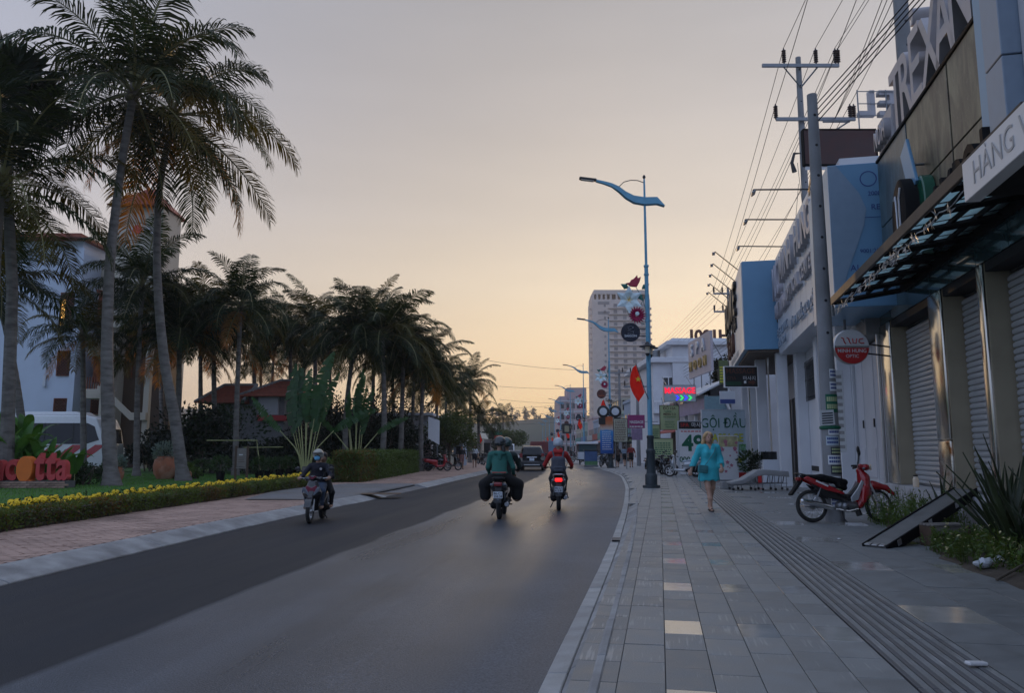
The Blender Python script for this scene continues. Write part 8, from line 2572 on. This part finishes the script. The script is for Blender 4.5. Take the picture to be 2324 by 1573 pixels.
def seated(label,loc,rz,top,legs,shoe,skin,hip=(0,-.17,.86),neck=(0,-.05,1.36),knees=.17,ky=.24,kz=.74,fx=.14,fy=.14,fz=.37,hands=((-.33,.36,1.03),(.33,.36,1.03)),legr=.085,wide=0,elbow=None,head_f=(0,1,0),vox=.014,mats2=None):
 o = thing('person',label,'person',loc,rz)
 mats = [M[skin] if isinstance(skin,str) else skin,top,legs,shoe] + (mats2 or [])
 n = Vector(neck); h = Vector(hip)
 mid = (n + h) / 2
 caps = [(tuple(n + Vector((0,.03,.20))),.085,tuple(n + Vector((0,.045,.155))),.075,(.92,1.08,1.1),0),(tuple(n + Vector((0,.0,.10))),.05,tuple(n),.058,None,0),(tuple(n + Vector((0,.125,.17))),.012,tuple(n + Vector((0,.14,.145))),.014,None,0),
   (tuple(n + Vector((-.15,0,-.05))),.075,tuple(n + Vector((.15,0,-.05))),.075,None,1),(tuple(n - Vector((0,0,.10))),.135,tuple(mid),.128,(1.22,.85,1),1),(tuple(mid),.13,tuple(h + Vector((0,0,.06))),.145,(1.18,.95,1),1),(tuple(h),.145,tuple(h + Vector((0,.06,-.02))),.13,(1.25,1,.85),2)]
 for k,s in enumerate((-1,1)):
  kn = Vector((s * knees,h.y + .17 + ky,kz)); ft = Vector((s * fx,h.y + .17 + fy,fz))
  caps += [(tuple(h + Vector((s * .10,.02,-.02))),legr * 1.15,tuple(kn),legr * (.85 + wide),None,2),(tuple(kn),legr * (.78 + wide),tuple(kn.lerp(ft,.75)),legr * (.55 + wide * 1.5),None,2 if not wide else 2),(tuple(kn.lerp(ft,.75)),.045,tuple(ft),.038,None,0 if wide else 2),
    (tuple(ft + Vector((0,-.05,-.02))),.036,tuple(ft + Vector((s * .02,.15,-.035))),.032,(1.15,1,.85),3)]
  sh = n + Vector((s * .195,0,-.06)); hd = Vector(hands[k])
  el = Vector(elbow[k]) if elbow else sh.lerp(hd,.5) + Vector((s * .07,-.04,-.10))
  caps += [(tuple(sh),.062,tuple(el),.050,None,1),(tuple(el),.048,tuple(hd - (hd - el).normalized() * .06),.036,None,1)]
  caps += hand(hd - (hd - el).normalized() * .05,hd - el,s,0,1.2)
 fig('body',o,caps,mats,vox,.03)
 return o
navy = mk('navy_cloth',(.012,.013,.022),.85,var=.15,bump=.2,bscale=10)
greenc = mk('green_cloth',(.025,.13,.105),.85,var=.15,bump=.3,bscale=9)
darkgreen = mk('dark_green_cloth',(.018,.03,.028),.85,var=.15)
blackc = mk('black_cloth',(.010,.010,.011),.9,var=.15,bump=.2,bscale=9)
redc = mk('red_jacket',(.40,.02,.018),.75,var=.15,bump=.3,bscale=9)
jean = mk('jeans',(.05,.075,.12),.85,var=.2,scale=8)
gr = lambda o: (o.location.x,o.location.y,o.location.z)
pd = seated('rider in dark green behind the passenger, mostly hidden, steering the scooter',gr(sc1),RB,darkgreen,blackc,M['skin2'],'skin2',hip=(.04,-.06,.86),neck=(.09,.06,1.38))
helmet(pd,(.09,.11,1.575),mk('helmet_green',(.02,.05,.045),.25,coat=.5,var=.03))
pp_ = seated('passenger in a green hooded top and wide black trousers on the scooter',gr(sc1),RB,greenc,blackc,M['skin2'],'skin2',hip=(-.02,-.44,.90),neck=(-.02,-.36,1.40),knees=.36,ky=.10,kz=.70,fx=.335,fy=.10,fz=.40,legr=.10,wide=.45,hands=((-.26,-.10,.92),(.26,-.10,.92)),elbow=((-.27,-.36,1.08),(.27,-.36,1.08)))
helmet(pp_,(-.02,-.31,1.59),mk('helmet_dark',(.015,.02,.022),.25,coat=.5,var=.03))
sdf_obj('hood',[((-.09,-.44,1.38),.05,(.09,-.44,1.38),.05),((0,-.47,1.36),.05,(0,-.49,1.26),.035)],.014,greenc,pp_,.04)
MB().b2((-.17,-.585,.955),(.14,-.40,.985)).build('shirt_hem',mk('salmon_cloth',(.40,.10,.08),.8),pp_,bevel=.012)
sdf_obj('ponytail',[((.06,-.43,1.50),.045,(.08,-.45,1.42),.04)],.013,M['hair_dark'],pp_,.02)
pr = seated('rider in a red jacket and silver helmet with a grey backpack',gr(sc2),radians(-3),redc,mk('charcoal_cloth',(.03,.03,.034),.85,var=.1),M['black'],'skin2',hip=(0,-.22,.88),neck=(0,-.12,1.40),fx=.15)
helmet(pr,(0,-.07,1.60),mk('helmet_silver',(.38,.42,.46),.3,coat=.5,var=.04))
sdf_obj('hood',[((-.08,-.2,1.40),.055,(.08,-.2,1.40),.055),((-.06,-.1,1.45),.06,(.06,-.1,1.45),.06)],.014,redc,pr,.04)
bp_ = thing('backpack','dark grey backpack on the back of the red jacket','bag',gr(sc2),radians(-3))
bpm = mk('backpack_grey',(.060,.065,.085),.8,var=.12,bump=.25,bscale=25)
sdf_obj('pack',[((-.09,-.36,1.22),.07,(.09,-.36,1.22),.07,(1,.8,1)),((-.10,-.38,1.0),.085,(.10,-.38,1.0),.085,(1,.8,1)),((-.10,-.38,1.2),.07,(-.10,-.38,.98),.08,(1,.8,1)),((.10,-.38,1.2),.07,(.10,-.38,.98),.08,(1,.8,1)),((0,-.38,1.2),.08,(0,-.4,.98),.10,(1.2,.8,1))],.016,bpm,bp_,.03)
sdf_obj('front_pocket',[((-.08,-.47,1.02),.035,(.08,-.47,1.02),.035),((-.08,-.47,.95),.04,(.08,-.47,.95),.04)],.014,bpm,bp_,.03)
for s in (-1,1):
 MB().tube([(s * .10,-.36,1.26),(s * .13,-.27,1.40),(s * .14,-.12,1.42),(s * .15,.01,1.33)],.022,6,flat=.5).build('strap',bpm,bp_)
rz3 = sc3.rotation_euler.z
po = seated('masked rider in a navy tracksuit jacket and jeans coming towards the camera',gr(sc3),rz3,navy,jean,M['skin2'],'skin2',hip=(0,-.12,.84),neck=(0,-.02,1.34),knees=.20,ky=.30,kz=.72,fx=.17,fy=.2)
helmet(po,(0,.04,1.535),mk('helmet_beige',(.34,.33,.27),.3,coat=.5,var=.05))
sdf_obj('mask',[((-.04,.145,1.475),.028,(.04,.145,1.475),.028,(1,.8,1.5)),((0,.15,1.46),.035,(0,.15,1.49),.035,(1.3,.8,1))],.011,mk('mask_blue',(.12,.38,.58),.7,var=.05),po,.02)
MB().b2((-.06,.125,1.515),(.06,.135,1.54)).build('glasses',M['black'],po,bevel=.006)
for s in (-1,1):
 MB().tube([(s * .235,-.0,1.31),(s * .315,.05,1.16),(s * .335,.14,1.06)],.010,5).build('sleeve_stripe',M['signwhite'],po)
MB().lathe([(.03,0),(.03,.01)],14,(-.09,.115,1.22),'y').build('chest_badge',M['greyink'],po)
pq = seated('passenger in black sitting behind the masked rider',gr(sc3),rz3,blackc,blackc,M['skin2'],'skin2',hip=(-.02,-.52,.90),neck=(-.03,-.42,1.30),knees=.30,ky=.16,kz=.66,fx=.27,fy=.06,fz=.36,hands=((-.2,-.1,1.0),(.2,-.1,1.0)))
sdf_obj('hair',[((-.03,-.40,1.53),.095,(-.03,-.44,1.45),.08)],.015,M['hair_dark'],pq,.02)

po.scale = pq.scale = (.87,) * 3
# ---- pedestrians further off
def walker(label,px,py,base,top,bottom,skin,hair,h=1.7,rz=0,stride=.22,bare_leg=True,bag_=None,vox=.022,bald=False,seed=0,skirt=False):
 p = gnd(px,py,base)
 o = thing('person',label,'person',p,rz,None)
 mats = [M[skin],top,bottom,M['black']]
 q = stride
 caps = [((0,0,1.60),.088,(0,.01,1.55),.076,(.92,1.08,1.1),0),((0,0,1.50),.052,(0,0,1.40),.06,None,0),((0,.1,1.57),.012,(0,.112,1.55),.014,None,0),((-.15,0,1.35),.072,(.15,0,1.35),.072,None,1),((0,0,1.30),.145,(0,0,1.05),.145,(1.2,.85,1),1),((0,0,1.02),.15,(0,0,.88),.15,(1.18,.9,1),2)]
 for s in (-1,1):
  kn = (s * .09,s * q * .55 + .03,.49); an = (s * .09,s * q - .03,.09)
  caps += [((s * .09,0,.88),.10,((s * .09),s * q * .35,.62),.082,None,2),(((s * .09),s * q * .35,.62),.074,kn,.06,None,0 if bare_leg else 2),(kn,.06,an,.04,None,0 if bare_leg else 2),((an[0],an[1] - .04,.05),.038,(an[0] * 1.1,an[1] + .14,.035),.034,(1.1,1,.8),3)]
  el = (s * .27,-.03 - s * q * .3,1.10); hd = (s * .28,.08 - s * q * .8,.88)
  caps += [((s * .19,0,1.345),.058,el,.046,None,1),(el,.042,hd,.03,None,0)] + hand(hd,(0,.1,-1),s,0,.4,(0,1,0))
 if skirt: caps += [((0,0,.95),.16,(0,0,.62),.2,(1.1,.9,1),2)]
 fig('body',o,caps,mats,vox,.04)
 if not bald:
  sdf_obj('hair',[((0,-.01,1.635),.09,(0,-.03,1.60),.092),((0,-.05,1.58),.075,(0,-.06,1.50 if not skirt else 1.38),.06)],.018,M[hair],o,.03)
 o.scale = (h / 1.7,) * 3
 if bag_:
  b = thing('backpack',bag_,'bag',p,rz)
  sdf_obj('pack',[((0,-.2,1.28),.11,(0,-.21,1.05),.13,(1.1,.7,1))],.02,mk('brown_pack',(.09,.06,.05),.8),b,.03)
  for s in (-1,1):
   MB().tube([(s * .1,-.16,1.35),(s * .12,-.02,1.43),(s * .12,.1,1.3)],.018,5).build('strap',M['black_matt'],b)
 return o
maroonc = mk('maroon_shirt',(.26,.03,.03),.85,var=.1)
walker('bald person in a dark red shirt and black shorts walking away',1433,1062,.15,maroonc,blackc,'skin','hair_dark',1.78,radians(-6),bald=True)
walker('person in black with a brown backpack walking away, left of the red shirt',1402,1062,.15,blackc,blackc,'skin','hair_dark',1.66,radians(0),bag_='brown backpack carried by the person in black',skirt=True)
walker('person in a pale blue top between the black outfit and the red shirt',1418,1059,.15,mk('pale_blue_cloth',(.22,.28,.36),.85),blackc,'skin','hair_dark',1.66,radians(4))
walker('person in dark clothes beside the banner post',1388,1057,.15,mk('brown_cloth',(.10,.07,.06),.85),blackc,'skin2','hair_dark',1.62,radians(10),skirt=True)
walker('person in a white shirt and dark shorts on the left pavement',1077,1062,.13,M['composite'],navy,'skin2','hair_dark',1.70,pi)
walker('person in dark patterned clothes standing on the left pavement',1048,1066,.13,blackc,mk('pattern_cloth',(.20,.10,.09),.85,var=.4,scale=14),'skin2','hair_dark',1.62,radians(200),stride=.06)
for i,(px,py,lb) in enumerate(((1297,1046,'far dark rider standing by the kerb on the right'),(1243,1040,'far rider in dark clothes beside the black car'))):
 p = gnd(px,py,0)
 c = copy_tree(pkb[0],'scooter of the ' + lb,(p.x,p.y,.0),radians(-3))
 seated(lb,(p.x,p.y,0),radians(-3),navy if i else blackc,blackc,M['black'],'skin2',vox=.03)

# ------------------------------------------------------------------ right foreground: weeds, ramp, crates, folding bed
# ---- folding bed with grey cover
Bd = gnd(1722,1113,.15)
bd = thing('folding_bed','folded lounger on small castors under a grey sheet','bed',(Bd.x,Bd.y,.15),radians(-4))
prof = [(-.98,.27),(-.62,.34),(-.34,.50),(-.08,.66),(.15,.68),(.90,.62),(.92,.44),(.15,.50),(-.1,.46),(-.45,.26),(-.62,.20),(-.96,.19)]
MB().prism(prof,-.35,.35,'xz').build('cover',M['cloth_cover'],bd,bevel=.02,seg=2)
g = np.random.default_rng(3)
for x in (-.9,-.62,-.2,.05,.45,.82):
 for y in (-.30,.30):
  MB().bar((x,y,.06),(x,y,.18 if x < -.5 else .5),.013,6).build('leg',M['steel'],bd)
  w_ = MB().lathe([(.038,-.014),(.045,0),(.038,.014)],12,(x + .02,y,.045),'y').build('castor',M['rubber'],bd)
for y in (-.30,.30):
 MB().tube([(-.9,y,.17),(.1,y,.22),(.85,y,.24)],.015,6).build('side_rail',M['steel'],bd)
for x in (.2,.35,.55,.7):
 MB().bar((x,-.3,.24),(x + .06,-.3,.54),.016,6).build('strut',M['black'],bd)
crt = thing('crate','small grey crate behind the end of the folding bed','crate',(Bd.x - .8,Bd.y + .9,.15))
MB().b2((-.2,-.15,0),(.2,.15,.25)).build('box',M['concrete'],crt,bevel=.015)

# ---- metal ramp leaning on the plinth, wooden steps under it
Ra = gnd(1987,1243,.15); Rb = at(2190,1114,RP(12.2,-.25).y)
rv = Vector(Rb) - Vector(Ra); L = rv.length
rm = thing('ramp','metal edged loading ramp leaning from pavement to shop plinth','ramp',(Ra.x,Ra.y,.15))
zz = rv.normalized(); sx = Vector((zz.y,-zz.x,0)).normalized(); up = sx.cross(zz)
RM = Matrix((sx,zz,up)).transposed().to_4x4()
rm.rotation_mode = 'QUATERNION'; rm.rotation_quaternion = RM.to_quaternion()
MB().b2((-.15,.0,.0),(.15,L,.03)).build('deck',mk('ramp_deck',(.17,.17,.165),.55,metal=.3,var=.2,scale=6,bump=.3,bscale=50),rm,bevel=.004)
for s in (-1,1):
 MB().b2((s * .165 - .014,-.02,-.10),(s * .165 + .014,L + .02,.045)).build('side_beam',M['black_matt'],rm,bevel=.004)
 for y in (.25,1.15,2.0):
  if y < L: MB().b2((s * .165 + s * .016 - .004,y,-.05),(s * .165 + s * .016 + .004,y + .10,.03)).build('bracket',M['alu'],rm,bevel=.004)
for x in (-.10,0,.10):
 MB().b2((x - .04,-.03,.032),(x + .04,.05,.045)).build('end_clip',M['alu'],rm,bevel=.004)
def step(label,c,wd,dp,h,rz,n=4):
 o = thing('wooden_step',label,'step',c,rz,'wooden steps by the ramp')
 for i in range(n):
  MB().b2((-wd / 2,-dp / 2 + i * dp / n + .008,h - .025),(wd / 2,-dp / 2 + (i + 1) * dp / n - .008,h + rnd.uniform(-.003,.003))).build('plank',M['wood_grey'],o,bevel=.004)
 for s in (-1,1):
  MB().b2((s * (wd / 2 - .02) - .015,-dp / 2,0),(s * (wd / 2 - .02) + .015,dp / 2,h - .03)).build('side_board',M['wood'],o,bevel=.004)
 MB().b2((-wd / 2 + .04,-dp / 2 + .01,h - .12),(wd / 2 - .04,-dp / 2 + .03,h - .03)).build('rail',M['wood_grey'],o,bevel=.004)
 return o
s1 = gnd(2150,1245,.15); s2 = gnd(2185,1205,.15)
step('low slatted wooden step under the ramp beside the white daisies',(s1.x + .12,s1.y + .25,.15),.56,.30,.30,AR + pi / 2 * 0 + .35)
step('higher dark wooden step against the shop plinth',(s2.x + .25,s2.y + .35,.15),.62,.42,.52,AR + .35)

# ---- soil strip with weeds, daisies and sword leaved plants along the shop plinth
M['soil_strip'] = M['soil']
def soil():
 V = []; F = []
 n = 40
 for i in range(n + 1):
  Y = 4.5 + (14.6 - 4.5) * i / n
  wv = float(np.interp(Y,[4.5,6.5,8.5,10,11,12.5,14.6],[1.3,1.3,1.45,1.35,.95,1.15,.9])) + .12 * noise.noise(Vector((Y * 2,1,0)))
  for j in range(7):
   t = -wv + wv * j / 6
   p = RP(Y,t)
   V.append((p.x,p.y,.146 + (.09 + .05 * noise.noise(Vector((p.x * 2,p.y * 2,0)))) * sin(pi * min(1,(j / 6) * .9)) * (j > 0)))
 for i in range(n):
  for j in range(6):
   k = i * 7 + j
   F.append((k,k + 1,k + 8,k + 7))
 return npmesh('soil_strip',V,F,M['soil'],True)
struct(link('soil_strip',soil()))
def weeds(label,Y0,Y1,t0,t1,n,h,seed,daisies=0,size=.085):
 o = thing('weed_patch',label,'weeds',RP((Y0 + Y1) / 2,(t0 + t1) / 2,.15))
 g_ = np.random.default_rng(seed); base = np.array(o.location)
 V = []; Q = []; P = []; H = []
 for i in range(n):
  Y = Y0 + (Y1 - Y0) * g_.random(); t = t0 + (t1 - t0) * g_.random()
  b = np.array(RP(Y,t,.15)) - base
  hh = h * g_.uniform(.4,1.1) * (1 - .5 * abs((t - (t0 + t1) / 2) / (t1 - t0)))
  d = g_.normal(0,.22,2)
  tip = b + np.array([d[0] * hh,d[1] * hh,hh])
  k = len(V); V += [b + [-.004,0,0],b + [.004,0,0],tip + [.002,0,0],tip - [.002,0,0]]; Q.append((k,k + 1,k + 2,k + 3))
  for q in range(9):
   f = g_.random() ** .7
   P.append(b + (tip - b) * f)
  H.append(tip)
 V2,Q2 = leafcloud(np.array(P),size,seed,.5,.3)
 VV,QQ = joinVQ([(np.array(V),np.array(Q)),(V2,Q2)])
 tag(link('leaves',npmesh('leaves',VV,QQ,M['weed']),o),kind='stuff')
 if daisies:
  dm = MB()
  for k in range(9):
   a = 2 * pi * k / 9
   dm.add([(0,0,.002),(.022 * cos(a - .3),.022 * sin(a - .3),.004),(.026 * cos(a),.026 * sin(a),.0),(.022 * cos(a + .3),.022 * sin(a + .3),.004)],[(0,1,2,3)])
  dm.lathe([(.008,0),(.007,.008),(.001,.010)],8)
  dme = dm.mesh('flower_head',[M['daisy']],smooth=False)
  for i in range(daisies):
   p = H[int(g_.integers(len(H)))] + g_.normal(0,.03,3)
   link('flower_head',dme,o,p,(g_.uniform(-.9,.3),g_.uniform(-.9,.9),0),float(g_.uniform(.55,.95)))
 return o
weeds('tall weeds between the red motorbike and the ramp',12.0,14.4,-1.15,-.1,330,.62,1,14,.06)
weeds('low green weeds at the foot of the ramp',10.7,12.2,-1.15,-.2,160,.30,2,8,.06)
weeds('daisy patch right of the slatted step at the pavement edge',8.2,10.2,-1.35,-.25,430,.36,3,150,.06)
weeds('sparse weeds at the right picture edge',6.8,8.2,-1.1,-.1,220,.34,4,30,.06)
def sword(label,Y,t,n,L,seed):
 o = thing('sword_plant',label,'plant',RP(Y,t,.15),0,'sword leaved plants along the plinth')
 r = random.Random(seed)
 for i in range(n):
  a = r.uniform(0,2 * pi); el = radians(r.uniform(52,86)); l = L * r.uniform(.55,1.1)
  d = Vector((cos(a) * cos(el),sin(a) * cos(el),sin(el))); s = Vector((-sin(a),cos(a),0))
  b = Vector((r.uniform(-.12,.12),r.uniform(-.12,.12),0))
  V = [];
  for k in range(5):
   f = k / 4; w_ = .042 * (1 - f ** 2 * .98) * (.75 + .5 * sin(pi * f))
   p = b + d * l * f + Vector((cos(a),sin(a),-.4)) * (.10 * l * f * f)
   V += [p - s * w_,p + Vector((0,0,-.01)) - d.cross(s) * .01,p + s * w_]
  F = []
  for k in range(4):
   F += [(3 * k,3 * k + 1,3 * k + 4,3 * k + 3),(3 * k + 1,3 * k + 2,3 * k + 5,3 * k + 4)]
  MB().add(V,F).build('leaf',M['agave'],o)
 return o
for i,(Y,t,n,L_,lb) in enumerate(((12.75,-.35,12,1.0,'sword leaved plant beside the rusty pillar foot'),(9.9,-.45,26,1.35,'big sword leaved plant in front of the thin steel pillar'),(9.2,-.55,26,1.45,'sword leaved plant nearer the right picture edge'),(8.7,-.3,22,1.3,'sword leaved plant cut by the right picture edge'),(10.4,-.25,14,1.15,'sparse sword leaved plant above the dark wooden step'))):
 sword(lb,Y,t,n,L_,30 + i)
for i,(px,py,L_,a,lb) in enumerate(((2262,1318,1.3,.55,'long dry stick lying across the pavement edge'),(2285,1300,1.1,.8,'shorter dry stick behind the long one'))):
 p = gnd(px,py,.16)
 o = thing('stick',lb,'stick',(p.x,p.y,.165))
 MB().tube([(0,0,0),(L_ * .4 * cos(a),L_ * .4 * sin(a),.10),(L_ * cos(a),L_ * sin(a),.26)],[.014,.016,.008],6).build('branch',M['bark2'],o)
for i,(px,py,s,lb) in enumerate(((2232,1290,.10,'crumpled white plastic bag in the daisies'),(2266,1283,.08,'torn pale packaging beside the sticks'))):
 p = gnd(px,py,.18)
 mb = MB().sphere((0,0,.06),(s,s * .8,s * .5),14,9)
 mb.v = [tuple(Vector(v) * (1 + .55 * noise.noise(Vector(v) * 14 + Vector((i * 3,0,0))))) for v in mb.v]
 tag(mb.build('plastic_scrap',M['composite'],smooth=False),lb,'litter').location = (p.x,p.y,.17)
p = gnd(2216,1510,.16)
lt = thing('crushed_packet','crushed white packet lying on the tactile strips','litter',(p.x,p.y,.157),.2)
MB().box((0,0,.012),(.13,.05,.022),(0,.06,0)).build('packet',M['signwhite'],lt,bevel=.006)
jr = thing('glass_jar','small clear jar standing on the plinth by the first shutter','jar',RP(15.2,-.02,.745))
MB().lathe([(.05,0),(.055,.02),(.055,.15),(.04,.17),(.04,.2)],14).build('glass',M['lamp_lens'],jr)
MB().lathe([(.042,.201),(.042,.225),(.0,.226)],14).build('lid',M['black'],jr)
dg = thing('drain_grate','dark drain inlet in the right kerb','drain',(RX(12.6) + .12,12.6,.034),-.17)
MB().b2((-.1,-.22,0),(.14,.22,.012)).build('frame',M['black_matt'],dg,bevel=.003)
for i in range(6):
 MB().b2((-.09,-.19 + i * .07,.013),(.13,-.16 + i * .07,.02)).build('bar',M['steel'],dg,smooth=False)
lid = thing('manhole_cover','rusty metal cover plate on the driveway brick edge','cover',(gnd(865,1122,.13).x,gnd(865,1122,.13).y,.142),.1)
MB().b2((-.6,-.35,0),(.6,.35,.012)).build('plate',mk('rusty_plate',(.12,.075,.045),.8,var=.3),lid,bevel=.003)
g = np.random.default_rng(77)
for px,py,z,lb in ((350,1208,.13,'left brick pavement by the clipped hedge'),(1000,1100,.14,'driveway edge nearest the road'),(882,1090,.14,'driveway beside the hedge block'),(1745,1130,.15,'right pavement before the folding bed'),(1905,1225,.15,'right pavement left of the ramp')):
 p = gnd(px,py,z)
 o = MB().box((0,0,0),(.07,.04,.008),(0,0,float(g.uniform(0,3)))).build('paper_scrap',M['signwhite'],smooth=False)
 o.location = (p.x,p.y,z + .012)
 tag(o,'tiny white paper scrap on the ' + lb,'litter','paper scraps on the pavements')

# ------------------------------------------------------------------ evening haze over the whole street
hzm = bpy.data.materials.new('haze'); hzm.use_nodes = True
_n = hzm.node_tree; _n.nodes.remove(_n.nodes['Principled BSDF'])
_v = _n.nodes.new('ShaderNodeVolumePrincipled')
_v.inputs['Color'].default_value = (.95,.93,.9,1); _v.inputs['Density'].default_value = .00045; _v.inputs['Anisotropy'].default_value = .35
_n.links.new(_v.outputs[0],_n.nodes['Material Output'].inputs['Volume'])
tag(MB().b2((-1010,-310,-1.2),(1010,1010,88)).build('haze',hzm,smooth=False),kind='stuff')
